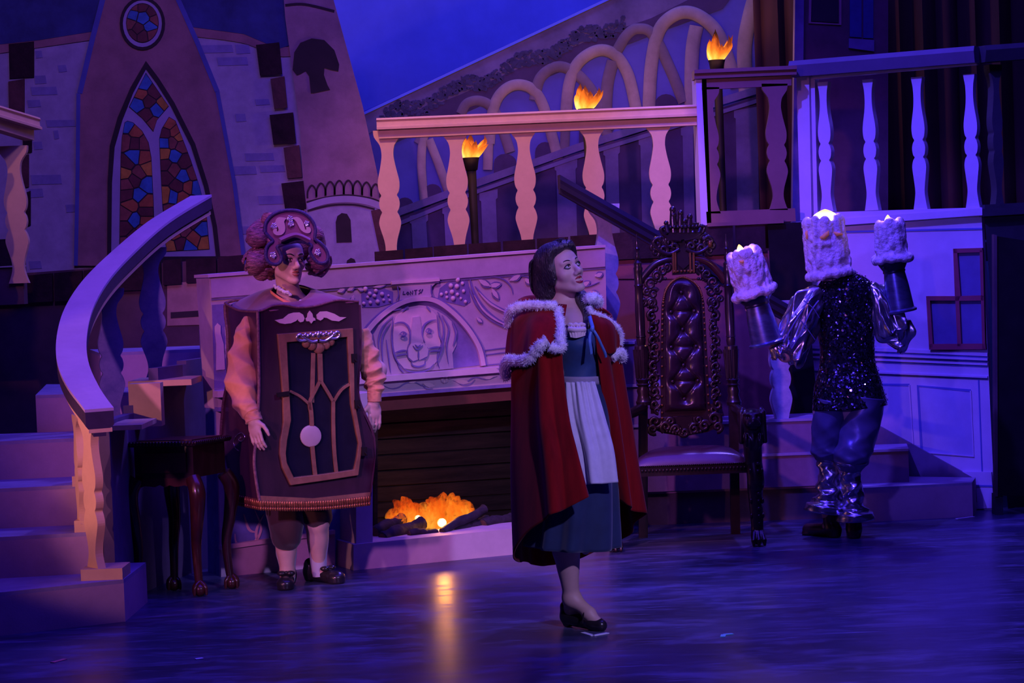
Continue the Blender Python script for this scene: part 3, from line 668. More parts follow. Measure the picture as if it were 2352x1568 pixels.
# black masking flat in front of the return
PK = Plane((0, 13.15, 0), (1, .05))
mask = thing('masking_flat', 'black masking flat standing at the right edge of the stage', 'scenery', (3.1, 13.2, 0))
obj('cloth_face', MB().slab(PK, [(2289, 542), (2470, 570), (2470, 1140), (2290, 1138)], .03, 0), m_black, mask)
obj('edge_batten', MB().slab(PK, [(2283, 538), (2290, 540), (2292, 1140), (2286, 1140)], .05, -.01), m_fasciad, mask)
obj('foot', MB().prism([PK(2286, 1135), PK(2304, 1135), PK.drop(2304, 1172, 0), PK.drop(2286, 1172, 0)], (0, .1, 0)), m_ret, mask)
# dark wooden curtain behind the right balcony, painted flat beside it
m_cur = M('brown_curtain', (.045, .014, .016), rough=.8, var=.35, scale=3, stretch=(3, 3, .3))
cc = []
for i in range(60):
    x = 1.85+i*.055; y = 16.2+.05*math.sin(i*1.9)+.03*math.sin(i*.7+1)
    cc.append([Vector((x, y, z)) for z in (4.2, 3.2, 2.4, 1.66)])
tag(obj('curtain', loft(cc, 60, 6), m_cur, None, smooth=60, solid=.01), 'dark brown curtain hanging in folds behind the blue balcony', 'curtain')
PD = Plane((0, 15.2, 0), (1, .1))
m_mauve = M('mauve_flat_paint', (.11, .05, .07), rough=.85, var=.3, scale=3)
dflat = thing('house_flat', 'dim mauve painted house flat with a shuttered window above the blue balcony', 'scenery', (2.2, 15.3, 1.66))
obj('wall_board', MB().slab(PD, [(1840, -160), (2040, -160), (2040, 520), (1842, 520)], .04, -.04), m_mauve, dflat)
obj('edge_board', MB().slab(PD, [(1828, -160), (1848, -160), (1842, 520), (1820, 520)], .05, -.01), m_lav, dflat)
obj('dark_window', MB().slab(PD, [(1870, -60), (1925, -60), (1926, 52), (1864, 48)], .008, 0), m_ink, dflat)
obj('window_frame', MB().stroke(PD, [(1862, -60), (1860, 52), (1930, 56), (1930, -60)], 6, .012, 0, 0), m_clay, dflat)
obj('shutter', MB().slab(PD, [(1952, -60), (1979, -60), (1979, 86), (1952, 84)], .01, 0), m_roof, dflat)
obj('shutter', MB().slab(PD, [(1983, -60), (2006, -60), (2006, 88), (1983, 87)], .01, 0), m_roof, dflat)
obj('sill', MB().slab(PD, [(1950, 88), (2008, 92), (2008, 118), (1950, 110)], .02, 0), m_lav, dflat)

# ------------------------------------------------------------------ torches
m_iron = M('torch_black', (.02, .012, .012), rough=.6, var=.3)
m_torch = flame_mat('torch_flame', [(0, (1, .70, .22)), (.18, (1, .42, .05)), (.42, (.85, .16, .015)), (.66, (.22, .03, .008)), (1, (.02, .006, .004))], 1.7, (-.01, .20), 9)
def torch(px, py, Y, label, pole):
    p = at(px, py, Y); t = thing('torch', label, 'torch', p, 'flame torches along the painted bridge')
    obj('cup', MB().lathe([(0, .02), (.15, .045), (.8, .055), (1, .062)], p-Vector((0, 0, .10)), p, 14), m_iron, t, smooth=50)
    obj('handle', MB().tube([p-Vector((0, 0, .08)), p+Vector((.005, .0, -pole*.5)), Vector((p.x+.01, p.y, 1.642))], [.035, .03, .024], 10), m_iron, t, smooth=50)
    r = random.Random(px)
    mb = MB()
    for k in range(9):
        a = k*2.4; ln = r.uniform(.09, .23); lean = Vector((math.cos(a)*.05+.02, math.sin(a)*.03, 0))
        b = p+Vector((math.cos(a)*.022, math.sin(a)*.022, -.005))
        mb.tube(smooth3([b, b+Vector((0, 0, ln*.35))+lean*.6, b+Vector((0, 0, ln*.7))+lean*1.2, b+Vector((0, 0, ln))+lean*(.8+r.random())], 4), [.03, .036, .04, .042, .04, .038, .034, .03, .025, .02, .012, .004, .002][:13], 7, flat=.5)
    f = obj('flame', mb, m_torch, t, smooth=60)
    d = bpy.data.lights.new('torch_glow', 'POINT'); d.color = (1, .45, .12); d.energy = 10; d.shadow_soft_size = .05
    o = bpy.data.objects.new('torch_glow', d); C.objects.link(o); o.location = Vector((0, -.12, .14)); o.parent = t
torch(1081, 362, 15.4, 'black torch with an orange silk flame below the middle rail', .42)
torch(1346, 250, 15.6, 'black torch whose orange flame rises just above the cream rail', .5)
torch(1646, 138, 15.8, 'highest black torch with an orange flame, above the boxed balustrade', .45)
# ================================================================== fireplace
A0 = at(480, 634, 11.9); A1 = at(1390, 565, 12.9)
PFI = Plane(A0, A1-A0); fe1 = PFI.e1; fn = PFI.n
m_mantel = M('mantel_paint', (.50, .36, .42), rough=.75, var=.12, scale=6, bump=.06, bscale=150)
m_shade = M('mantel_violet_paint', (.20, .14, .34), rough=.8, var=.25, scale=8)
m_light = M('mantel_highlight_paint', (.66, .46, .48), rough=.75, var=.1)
m_bluep = M('blue_panel_paint', (.13, .16, .42), rough=.8, var=.3, scale=6)
m_hearthp = M('hearth_paint', (.52, .42, .46), rough=.75, var=.1, scale=6)
m_boards = M('dark_boards', (.022, .013, .010), spec=.2, rough=.8, var=.5, scale=3, stretch=(1, 1, 9), bump=.2, bscale=20)  # near-black brown boards lining the firebox
fire_pl = thing('fireplace', 'wide painted fireplace with a carved lion mantel and a low white hearth', 'fireplace', (A0+A1)*.5*Vector((1, 1, 0)) if False else Vector(((A0.x+A1.x)/2, (A0.y+A1.y)/2, 0)))
def fs(name, pts, mat, off=0, th=.01, label=None, bevel=0): return obj(name, MB().slab(PFI, pts, th, off), mat, fire_pl, label=label, bevel=bevel)
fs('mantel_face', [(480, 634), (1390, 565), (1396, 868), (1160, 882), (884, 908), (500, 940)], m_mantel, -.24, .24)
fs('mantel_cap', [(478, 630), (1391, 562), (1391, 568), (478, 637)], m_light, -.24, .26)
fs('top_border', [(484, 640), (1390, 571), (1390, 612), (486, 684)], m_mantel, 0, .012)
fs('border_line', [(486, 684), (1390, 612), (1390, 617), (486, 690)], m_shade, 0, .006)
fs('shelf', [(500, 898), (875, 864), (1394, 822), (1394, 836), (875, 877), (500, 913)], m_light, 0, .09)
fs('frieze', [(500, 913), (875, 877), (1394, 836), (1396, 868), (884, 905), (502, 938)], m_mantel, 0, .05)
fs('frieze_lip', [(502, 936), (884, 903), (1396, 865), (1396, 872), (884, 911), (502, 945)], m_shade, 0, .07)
# left panel, piers, hearth
def down(px, py, off=0.0): return PFI.drop(px, py, 0, off)
obj('side_panel', MB().prism([PFI(502, 938), PFI(800, 912), down(800, 1300), down(508, 1324)], fn*-.24), m_bluep, fire_pl)
obj('panel_foot', MB().prism([PFI(508, 1262, .03), PFI(770, 1226, .03), down(770, 1300, .03), down(508, 1330, .03)], fn*-.03), m_mantel, fire_pl)
obj('foot_moulding', MB().slab(PFI, [(508, 1253), (770, 1217), (770, 1226), (508, 1263)], .042, 0), m_light, fire_pl)
obj('corner_stile', MB().slab(PFI, [(498, 940), (514, 939), (528, 1320), (508, 1324)], .02, 0), m_mantel, fire_pl)
sc1 = [[(585, 1170), (600, 1215), (578, 1250), (545, 1248), (540, 1225)], [(607, 1180), (590, 1215), (592, 1240), (612, 1258)], [(560, 1180), (572, 1215), (588, 1222)], [(640, 1180), (655, 1230), (690, 1255), (715, 1240), (708, 1222)], [(735, 1170), (722, 1215), (740, 1245)], [(530, 990), (518, 1060), (524, 1150)], [(516, 750), (520, 790), (512, 840), (514, 850)], [(500, 756), (504, 800), (508, 850)]]
for L in sc1: obj('painted_scroll', MB().stroke(PFI, L, 6, .004, .0, 6, True), m_light, fire_pl)
fs('niche', [(487, 700), (523, 697), (526, 905), (493, 908)], m_shade, .0, .004)
fs('small_figure', [(500, 742), (507, 748), (507, 765), (514, 790), (517, 848), (497, 850), (497, 790), (494, 765), (494, 750)], m_light, .004, .006)
HO = .27
def hp(px, py): return PFI(px, py, HO)
pier_l = [hp(812, 1150), hp(870, 1146), hp(872, 1243), hp(812, 1250)]
def boxq(name, px0, px1, ytop0, ytop1, ybot0, ybot1, off, depth, mat, ground=False):
    q = [PFI(px0, ytop0, off), PFI(px1, ytop1, off), PFI(px1, ybot1, off), PFI(px0, ybot0, off)]
    if ground: q[2].z = 0; q[3].z = 0
    return obj(name, MB().prism(q, fn*-depth), mat, fire_pl)
boxq('pier', 818, 856, 905, 900, 1252, 1245, HO-.02, HO+.16, m_hearthp)
boxq('pier', 1335, 1400, 860, 856, 1200, 1195, HO-.02, HO+.16, m_hearthp)
boxq('hearth_curb', 812, 1400, 1250, 1192, 1314, 1245, HO, HO+.02, m_hearthp, True)
boxq('hearth_end', 812, 880, 1250, 1243, 1314, 1306, HO-.01, .42, m_hearthp, True)
# firebox
PB = Plane(A0-fn*.55, fe1)
bb = obj('back_wall', MB().slab(PFI, [(800, 880), (1360, 843), (1360, 1249), (800, 1330)], .02, -.52), m_boards, fire_pl)
for k in range(9):
    y = 900+k*36
    obj('back_board', MB().slab(PFI, [(800, y+(8)), (1356, y-35+8), (1356, y-35+40), (800, y+40)], .012+.004*(k % 3), -.50), m_boards, fire_pl)
obj('lintel', MB().slab(PFI, [(872, 912), (1340, 876), (1340, 905), (872, 944)], .05, -.05), M('rust_lintel_paint', (.20, .05, .035), rough=.7, var=.2), fire_pl)
obj('firebox_cheek', MB().prism([PFI(860, 905, 0), down(860, 1300, 0), down(860, 1300, 0)-fn*.50, PFI(860, 905, 0)-fn*.50], fe1*.02), m_boards, fire_pl)
obj('firebox_cheek', MB().prism([PFI(1345, 870, 0), down(1345, 1240, 0), down(1345, 1240, 0)-fn*.50, PFI(1345, 870, 0)-fn*.50], fe1*.02), m_boards, fire_pl)
hf = [PFI.drop(860, 1243, .10, HO-.03), PFI.drop(1340, 1199, .10, HO-.03), PFI.drop(1340, 1199, .10, -.50), PFI.drop(860, 1243, .10, -.50)]
obj('hearth_floor', MB().prism(hf, (0, 0, -.1)), m_boards, fire_pl)
# painted carving on the mantel: lion, arch, grapes, drapery, plaque
Z7 = lambda P: [(760+x/3.92, 550+y/3.92) for x, y in P]
def paint(name, strokes, w_, mat, off, th=.005, taper=True):
    for L in strokes: obj(name, MB().stroke(PFI, Z7(L), w_/3.92, th, off, 6, taper), mat, fire_pl)
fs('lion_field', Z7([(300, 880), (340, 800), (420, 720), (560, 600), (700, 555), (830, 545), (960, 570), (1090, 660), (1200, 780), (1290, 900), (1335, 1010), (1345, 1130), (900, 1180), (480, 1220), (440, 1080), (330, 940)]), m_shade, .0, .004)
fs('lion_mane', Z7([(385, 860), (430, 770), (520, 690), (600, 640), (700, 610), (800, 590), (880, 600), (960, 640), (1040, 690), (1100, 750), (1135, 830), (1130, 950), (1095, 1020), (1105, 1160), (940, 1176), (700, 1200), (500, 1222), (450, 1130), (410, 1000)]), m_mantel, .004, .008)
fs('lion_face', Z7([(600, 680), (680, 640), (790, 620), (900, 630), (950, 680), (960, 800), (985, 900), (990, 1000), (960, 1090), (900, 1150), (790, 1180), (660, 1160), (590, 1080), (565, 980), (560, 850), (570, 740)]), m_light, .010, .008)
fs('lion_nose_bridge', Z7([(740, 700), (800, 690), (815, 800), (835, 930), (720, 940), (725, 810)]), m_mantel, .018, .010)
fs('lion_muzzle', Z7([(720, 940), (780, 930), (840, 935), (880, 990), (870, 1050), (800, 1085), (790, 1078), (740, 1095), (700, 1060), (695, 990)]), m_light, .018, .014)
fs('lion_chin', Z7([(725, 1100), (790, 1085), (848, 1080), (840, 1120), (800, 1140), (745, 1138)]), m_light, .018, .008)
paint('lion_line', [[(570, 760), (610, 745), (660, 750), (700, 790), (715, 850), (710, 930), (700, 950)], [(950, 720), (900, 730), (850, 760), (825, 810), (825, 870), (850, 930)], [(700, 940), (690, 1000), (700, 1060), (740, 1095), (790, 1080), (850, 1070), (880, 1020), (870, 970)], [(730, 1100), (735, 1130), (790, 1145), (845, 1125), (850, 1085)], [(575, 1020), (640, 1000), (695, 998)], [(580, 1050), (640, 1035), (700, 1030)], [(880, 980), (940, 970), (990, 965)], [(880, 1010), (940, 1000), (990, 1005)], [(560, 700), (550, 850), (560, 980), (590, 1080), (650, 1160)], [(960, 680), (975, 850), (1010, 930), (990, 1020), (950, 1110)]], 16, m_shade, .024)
paint('lion_line', [[(790, 1000), (790, 1078)], [(740, 955), (780, 990), (830, 950)], [(760, 945), (785, 965), (810, 945)], [(620, 850), (650, 830), (680, 850), (655, 865), (620, 850)], [(855, 825), (880, 800), (905, 825), (880, 840), (855, 825)]], 14, m_shade, .034)
paint('lion_mane_lock', [[(560, 690), (470, 780), (430, 900), (440, 1040)], [(540, 740), (470, 860), (460, 1000), (480, 1180)], [(600, 1090), (620, 1150), (660, 1200)], [(1000, 680), (1060, 800), (1040, 950), (1060, 1120)], [(960, 650), (1010, 760), (1010, 900), (960, 1050), (980, 1160)], [(1090, 740), (1125, 850), (1100, 960)], [(560, 640), (640, 620)], [(700, 600), (640, 650)], [(860, 595), (900, 650)], [(500, 900), (520, 1050), (540, 1200)], [(640, 1150), (720, 1190), (860, 1180), (930, 1120)]], 13, m_shade, .019)
paint('lion_pupil', [[(655, 840), (665, 845)], [(878, 815), (888, 820)]], 26, m_shade, .034, .004, False)
paint('arch_moulding', [[(285, 900), (360, 790), (480, 670), (640, 570), (790, 535), (940, 550), (1080, 640), (1210, 770), (1300, 900), (1350, 1010), (1375, 1135)]], 40, m_light, .004, .02, False)
paint('arch_line', [[(262, 880), (340, 760), (480, 635), (640, 545), (790, 510), (950, 530), (1100, 620), (1240, 770), (1330, 900), (1380, 1010), (1400, 1130)]], 14, m_shade, .004, .01, False)
fs('plaque', Z7([(585, 400), (950, 385), (905, 430), (905, 515), (620, 545), (630, 440)]), m_mantel, .004, .012)
paint('plaque_moulding', [[(550, 392), (700, 380), (850, 372), (980, 360)]], 26, m_light, .004, .02, False)
paint('plaque_line', [[(550, 412), (700, 402), (850, 392), (975, 384)], [(600, 420), (610, 500), (590, 550)], [(905, 410), (905, 480), (925, 525)], [(610, 552), (760, 530), (900, 522)]], 10, m_shade, .016, .003, False)
# the scribbled letters on the plaque
m_letter = M('plaque_letter_paint', (.06, .04, .12), rough=.8, var=.1)
LT = [[(655, 465), (650, 492), (672, 490)], [(690, 470), (682, 485), (694, 494), (704, 482), (692, 470)], [(716, 496), (716, 464), (736, 492), (738, 458)], [(750, 458), (778, 452)], [(764, 455), (764, 494)], [(812, 450), (792, 458), (808, 474), (790, 490)], [(828, 446), (812, 482)]]
for L in LT: obj('letter', MB().stroke(PFI, Z7(L), 1.9, .003, .016, 0), m_letter, fire_pl)
gr = [(310, 445, 24), (350, 488, 20), (405, 462, 20), (392, 508, 20), (460, 492, 22), (420, 560, 22), (355, 568, 18), (296, 576, 18), (475, 545, 16), (530, 548, 14), (518, 505, 12), (330, 520, 16),
      (1142, 362, 24), (1080, 416, 24), (1135, 422, 24), (1185, 395, 18), (1090, 472, 24), (1040, 478, 16), (995, 494, 18), (1140, 494, 18), (1195, 464, 18), (1100, 530, 24), (1045, 520, 16), (1170, 530, 14), (1212, 560, 18)]
fs('grape_shade', Z7([(270, 430), (420, 420), (560, 470), (560, 570), (420, 610), (280, 610)]), m_shade, 0, .003); fs('grape_shade', Z7([(980, 440), (1110, 340), (1230, 340), (1260, 560), (1200, 600), (1080, 570), (960, 540)]), m_shade, 0, .003)
for x, y, r in gr:
    p = PFI(*Z7([(x, y)])[0], .004); obj('grape', MB().ball(p, r/3.92/415, 8, 5), m_light, fire_pl, smooth=60)
paint('drapery_fold', [[(1250, 340), (1290, 480), (1380, 620), (1500, 720), (1620, 770)], [(1240, 420), (1310, 580), (1420, 700), (1560, 780), (1640, 800)], [(1300, 420), (1420, 560), (1560, 640), (1640, 660)]], 30, m_shade, .002, .006)
paint('drapery_light', [[(1290, 500), (1370, 630), (1480, 720), (1600, 780)], [(1330, 470), (1440, 580), (1590, 660)]], 18, m_light, .004, .01)
def leafy(c, ang, L, w_):
    ca, sa = math.cos(ang), math.sin(ang)
    return [(c[0]+ca*u*L-sa*v*w_, c[1]+sa*u*L+ca*v*w_) for u, v in [(0, 0), (.25, .7), (.55, 1), (.85, .5), (1, 0), (.8, -.5), (.5, -.8), (.2, -.5)]]
for c, a, L, w_ in [((1330, 360), .5, 120, 26), ((1420, 420), -.2, 110, 24), ((1450, 440), 1.0, 110, 22), ((1610, 370), -.5, 110, 24), ((1745, 350), .6, 80, 24), ((1820, 430), .9, 70, 20), ((1310, 700), .7, 70, 14), ((60, 470), -.4, 70, 18), ((150, 460), -.6, 70, 18), ((210, 500), 1.9, 90, 18), ((240, 440), .2, 60, 14), ((380, 430), -.2, 110, 12),
                    ((1880, 330), .6, 90, 20), ((1960, 430), .3, 80, 22), ((2100, 300), -.4, 90, 22), ((2250, 420), -.5, 90, 22), ((2380, 330), -.4, 70, 22), ((2330, 470), .2, 80, 22)]:
    fs('leaf', Z7(leafy(c, a, L, w_)), m_light, .003, .006)
    paint('leaf_line', [leafy(c, a, L*1.1, w_*1.3)[k:k+4] for k in (1, 4)], 9, m_shade, .004)
paint('vine', [[(1260, 340), (1400, 330), (1540, 350), (1620, 420), (1640, 490)], [(1600, 350), (1750, 330), (1850, 400), (1880, 470)], [(60, 470), (160, 430), (280, 425)], [(2000, 330), (2150, 380), (2300, 420), (2420, 380)]], 12, m_shade, .003)
fr = .05
paint('frieze_vine', [[(470, 1310), (540, 1340), (610, 1330), (680, 1290), (760, 1285), (840, 1320), (930, 1300)], [(1100, 1270), (1200, 1290), (1300, 1240), (1400, 1260), (1500, 1230)], [(820, 1300), (860, 1340), (920, 1340)], [(1130, 1280), (1190, 1310), (1260, 1300), (1300, 1260)]], 12, m_shade, fr)
for c, a, L, w_ in [((830, 1295), .2, 110, 24), ((1120, 1275), .1, 130, 22), ((1380, 1250), -.2, 90, 16), ((700, 1285), -.1, 70, 12)]: fs('leaf', Z7(leafy(c, a, L, w_)), m_light, fr, .006)
for k in range(9):
    a = k*.7; r = 12+k*5
    p = PFI(*Z7([(1030+r*math.cos(a)*.9, 1265+r*.7*math.sin(a))])[0], fr); obj('rosette_bud', MB().ball(p, .011, 8, 5), m_light if k % 2 else m_mantel, fire_pl, smooth=60)
paint('frame_line', [[(1370, 1000), (1480, 985), (1620, 968)], [(1380, 1040), (1500, 1025), (1620, 1010)], [(1400, 1130), (1540, 1118)]], 10, m_shade, .002, .004, False)
# ------------------------------------------------------------------ logs and fire
m_log = M('charred_log', (.028, .02, .03), rough=.8, var=.5, scale=14, bump=.6, bscale=30)
m_cut = M('log_cut_end', (.10, .05, .03), rough=.8, var=.4, scale=20)
def log(a, b, r, label, seed):
    rr = random.Random(seed); P = smooth3([a, Vector(a).lerp(Vector(b), .35)+Vector((0, 0, .008)), Vector(a).lerp(Vector(b), .7)-Vector((0, 0, .006)), b], 5)
    t = thing('log', label, 'log', P[0]*.5+P[-1]*.5-Vector((0, 0, r)), 'logs in the fireplace')
    obj('bark', MB().tube(P, [r*rr.uniform(.88, 1.1) for _ in P], 10), m_log, t, smooth=60)
    d = (P[-1]-P[-2]).normalized()
    obj('cut_end', MB().tube([P[-1], P[-1]+d*.004], r*.8, 10), m_cut, t); obj('cut_end', MB().tube([P[0], P[0]-d*.004], r*.8, 10), m_cut, t)
def fpt(px, py, off): return PFI(px, py, off)
log(fpt(862, 1222, .02), fpt(924, 1190, -.10), .034, 'short dark log farthest left in the fire, its end pointing up', 1)
log(fpt(880, 1236, .10), fpt(970, 1200, .0), .036, 'dark log with a round knob end left of the glowing bulb', 2)
log(fpt(940, 1226, .12), fpt(1003, 1222, .1), .024, 'small flat log lying before the flames at the front curb', 3)
log(fpt(1016, 1222, .12), fpt(1112, 1168, -.05), .026, 'slim dark log slanting up to the right across the flames', 4)
log(fpt(1040, 1226, .05), fpt(1120, 1196, -.08), .038, 'thick dark log behind the slim slanting one at the right', 5)
log(fpt(1110, 1205, .0), fpt(1176, 1190, -.1), .034, 'dark log at the right end of the fire beside the red cape', 6)
fire = thing('fire', 'orange silk stage fire with glowing bulbs among the dark logs', 'fire', PFI(1000, 1226, -.18)*Vector((1, 1, 0)) if False else Vector((PFI(1000, 1226, -.18).x, PFI(1000, 1226, -.18).y, .105)))
m_fire = flame_mat('silk_fire', [(0, (1, .40, .04)), (.25, (1, .20, .012)), (.5, (.80, .07, .005)), (.75, (.25, .016, .003)), (1, (.03, .003, .002))], 1.1, (.02, .40), 16)
def wispy(m, zr):
    """thin silk: see-through towards its edges and tips"""
    nt = m.node_tree; e = next(n for n in nt.nodes if n.type == 'EMISSION'); out = next(n for n in nt.nodes if n.type == 'OUTPUT_MATERIAL')
    t = nt.nodes.new('ShaderNodeBsdfTransparent'); mx = nt.nodes.new('ShaderNodeMixShader'); lw = nt.nodes.new('ShaderNodeLayerWeight'); lw.inputs[0].default_value = .5
    a = nt.nodes.new('ShaderNodeMapRange'); a.inputs['From Min'].default_value = .15; a.inputs['From Max'].default_value = .85; a.inputs['To Min'].default_value = .62; a.inputs['To Max'].default_value = 0
    nt.links.new(lw.outputs['Facing'], a.inputs[0])
    tc = nt.nodes.new('ShaderNodeTexCoord'); mp = nt.nodes.new('ShaderNodeMapping'); mp.inputs['Scale'].default_value = (1, 1, .35); nt.links.new(tc.outputs['Object'], mp.inputs[0])
    n = nt.nodes.new('ShaderNodeTexNoise'); n.inputs['Scale'].default_value = 38; n.inputs['Detail'].default_value = 5; n.inputs['Distortion'].default_value = 1.2; nt.links.new(mp.outputs[0], n.inputs['Vector'])
    r = nt.nodes.new('ShaderNodeMapRange'); r.inputs['From Min'].default_value = .34; r.inputs['From Max'].default_value = .62; nt.links.new(n.outputs['Fac'], r.inputs[0])
    mu = nt.nodes.new('ShaderNodeMath'); mu.operation = 'MULTIPLY'; nt.links.new(a.outputs[0], mu.inputs[0]); nt.links.new(r.outputs[0], mu.inputs[1])
    nt.links.new(mu.outputs[0], mx.inputs[0]); nt.links.new(t.outputs[0], mx.inputs[1]); nt.links.new(e.outputs[0], mx.inputs[2]); nt.links.new(mx.outputs[0], out.inputs[0])
wispy(m_fire, None)
rr = random.Random(11)
tops = [(903, 1148), (922, 1140), (945, 1146), (968, 1156), (992, 1140), (1012, 1130), (1036, 1131), (1058, 1138), (1082, 1152), (912, 1166), (936, 1156), (1030, 1148), (958, 1170), (1072, 1168), (980, 1148), (1020, 1142), (1046, 1150), (926, 1170), (1000, 1165), (1062, 1160)]
for i, (px, py) in enumerate(tops):
    off = -.10-.05*(i % 5); b = PFI(1000+(px-1000)*.80, 1212, off); b.z = .12; tp = PFI(px, py, off)
    mid = b.lerp(tp, .5)+fe1*rr.uniform(-.04, .04)
    P = smooth3([b, b.lerp(mid, .6)+fe1*rr.uniform(-.02, .02), mid, mid.lerp(tp, .6)+fe1*rr.uniform(-.03, .03), tp+fe1*rr.uniform(-.02, .02)], 6)
    n = len(P); R = [(.030+.040*math.sin(PI*min(1, (j+2)/n)))*math.sqrt(max(0.02, 1-(j/(n-1))**3))*rr.uniform(.88, 1.12) for j in range(n)]
    obj('flame', MB().tube(P, R, 14, flat=.75, up=fn), m_fire, fire, smooth=180)
m_bulb = M('glowing_bulb', (1, .8, .4), emis=(1, .62, .18), estr=4, var=0)
for px, py, r in ((1015, 1200, .026), (960, 1190, .018), (1066, 1190, .018)):
    p = PFI(px, py, -.06); obj('bulb', MB().ball(p, r, 12, 8), m_bulb, fire, smooth=60)
for px, e in ((1015, 3.0),):
    d = bpy.data.lights.new('fire_glow', 'POINT'); d.color = (1, .36, .07); d.energy = e; d.shadow_soft_size = .03
    o = bpy.data.objects.new('fire_glow', d); C.objects.link(o); o.parent = fire; o.location = PFI(px, 1185, .02)-WL[fire.name]

# ================================================================== left staircase
m_step = M('step_paint', (.44, .30, .36), rough=.8, var=.12, scale=4, bump=.08, bscale=120)
m_tread = M('tread_paint', (.30, .25, .36), rough=.7, var=.2, scale=5)
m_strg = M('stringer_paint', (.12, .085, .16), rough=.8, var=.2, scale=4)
stairs = thing('staircase', 'curved pale staircase with a sweeping handrail at the left edge of the stage', 'staircase', (-2.2, 11, 0))
steps = [  # (z top, right front pixel, right back pixel, left front pixel depth)
    (.20, onz(288, 1427), Vector((-1.87, 11.05, 0)), onz(-160, 1478)),
    (.40, Vector((-2.02, 10.72, 0)), Vector((-1.95, 11.3, 0)), Vector((-3.2, 10.55, 0))),
    (.60, Vector((-2.14, 11.06, 0)), Vector((-1.95, 11.6, 0)), Vector((-3.3, 10.95, 0))),
    (.80, Vector((-2.05, 11.55, 0)), Vector((-1.88, 12.05, 0)), Vector((-3.4, 11.45, 0))),
    (1.0, Vector((-2.0, 12.05, 0)), Vector((-1.72, 12.7, 0)), Vector((-2.62, 12.15, 0))),
    (1.2, Vector((-1.74, 12.75, 0)), Vector((-1.66, 13.3, 0)), Vector((-2.35, 12.65, 0)))]
for i, (z, rf, rbk, lf) in enumerate(steps):
    lb = Vector((lf.x-.05, rbk.y+.05, 0)) if i < 4 else Vector((lf.x-.2, 13.4, 0))
    base = [Vector((p.x, p.y, 0)) for p in (lf, rf, rbk, lb)]
    obj('step', MB().prism(base, (0, 0, z-.018)), m_step, stairs)
    t = [Vector((p.x, p.y, z-.018)) for p in (lf, rf, rbk, lb)]
    obj('tread', MB().prism(t, (0, 0, .018)), m_tread, stairs)
# stepped outer stringer (the dark curved side)
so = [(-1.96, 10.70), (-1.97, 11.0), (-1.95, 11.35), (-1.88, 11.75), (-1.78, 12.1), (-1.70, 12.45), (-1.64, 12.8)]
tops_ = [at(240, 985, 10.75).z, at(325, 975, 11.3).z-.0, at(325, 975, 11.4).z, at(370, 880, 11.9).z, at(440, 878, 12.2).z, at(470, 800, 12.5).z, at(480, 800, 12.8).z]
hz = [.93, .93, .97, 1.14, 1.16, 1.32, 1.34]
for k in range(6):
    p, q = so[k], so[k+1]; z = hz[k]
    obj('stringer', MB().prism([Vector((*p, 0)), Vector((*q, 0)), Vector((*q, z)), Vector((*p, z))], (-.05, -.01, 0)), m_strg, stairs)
def block(px0, px1, y0, y1, Y, dep, nm='stringer_cap'):
    a = at(px0, y0, Y); b = at(px1, y1, Y); obj(nm, MB().box(((a.x+b.x)/2, Y+dep/2, (a.z+b.z)/2), (abs(b.x-a.x), dep, abs(a.z-b.z))), m_cream, stairs)
block(185, 282, 1308, 1335, 10.45, .22, 'baluster_block'); block(170, 213, 1196, 1225, 10.72, .2, 'baluster_block'); block(165, 205, 1094, 1116, 11.0, .2, 'baluster_block')
block(244, 326, 978, 986, 10.72, .45); block(294, 372, 882, 978, 11.35, .1, 'stringer_end'); block(294, 440, 876, 884, 11.7, .4); block(219, 246, 986, 1010, 10.7, .1, 'stringer_end')
# balusters (sawn boards, seen at several angles)
def sbal(px, ytop, ybot, Y, rz, w_, mat, thk=.04):
    p = at(px, ybot, Y); q = at(px, ytop, Y); inst(baluster_mesh('baluster', q.z-p.z, w_, thk, mat), 'baluster', stairs, (p.x, Y, p.z), rz)
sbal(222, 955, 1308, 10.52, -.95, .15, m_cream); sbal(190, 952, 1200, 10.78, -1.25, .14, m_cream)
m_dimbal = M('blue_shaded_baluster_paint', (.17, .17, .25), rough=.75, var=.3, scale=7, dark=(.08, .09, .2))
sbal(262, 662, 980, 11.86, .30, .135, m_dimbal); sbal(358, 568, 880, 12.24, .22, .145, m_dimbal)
# sweeping handrail
hr = [at(228, 938, 10.35), at(190, 885, 10.5), at(167, 830, 10.75), at(165, 770, 11.05), at(182, 705, 11.35), at(222, 640, 11.65), at(285, 575, 11.95), at(365, 507, 12.25), at(462, 448, 12.6)]
P = smooth3(hr, 6)
def sweep(P, sec, name, mat):
    vs = []; m = len(sec); n = len(P)
    for i in range(n):
        t = P[min(i+1, n-1)]-P[max(i-1, 0)]; h = Vector((t.x, t.y, 0)).normalized(); s_ = Vector((h.y, -h.x, 0))
        for u, v in sec: vs.append(P[i]+s_*u+Vector((0, 0, v)))
    f = [(i*m+k, i*m+(k+1) % m, (i+1)*m+(k+1) % m, (i+1)*m+k) for i in range(n-1) for k in range(m)]+[tuple(range(m)), tuple(range((n-1)*m, n*m))]
    return obj(name, MB().add(vs, f), mat, stairs)
m_rail = M('handrail_paint', (.40, .32, .46), rough=.6, var=.1, scale=4)
sweep(P, [(-.074, 0), (.074, 0), (.074, -.014), (-.074, -.014)], 'handrail', m_rail)
m_rside = M('shaded_rail_moulding', (.045, .030, .065), rough=.6, var=.2)  # dark colour stands for the unlit side faces of the rail
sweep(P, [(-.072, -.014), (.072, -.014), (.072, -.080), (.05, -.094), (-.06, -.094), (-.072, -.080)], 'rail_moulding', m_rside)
sweep(P, [(-.058, -.094), (.062, -.094), (.062, -.112), (-.058, -.112)], 'rail_fillet', m_cream)
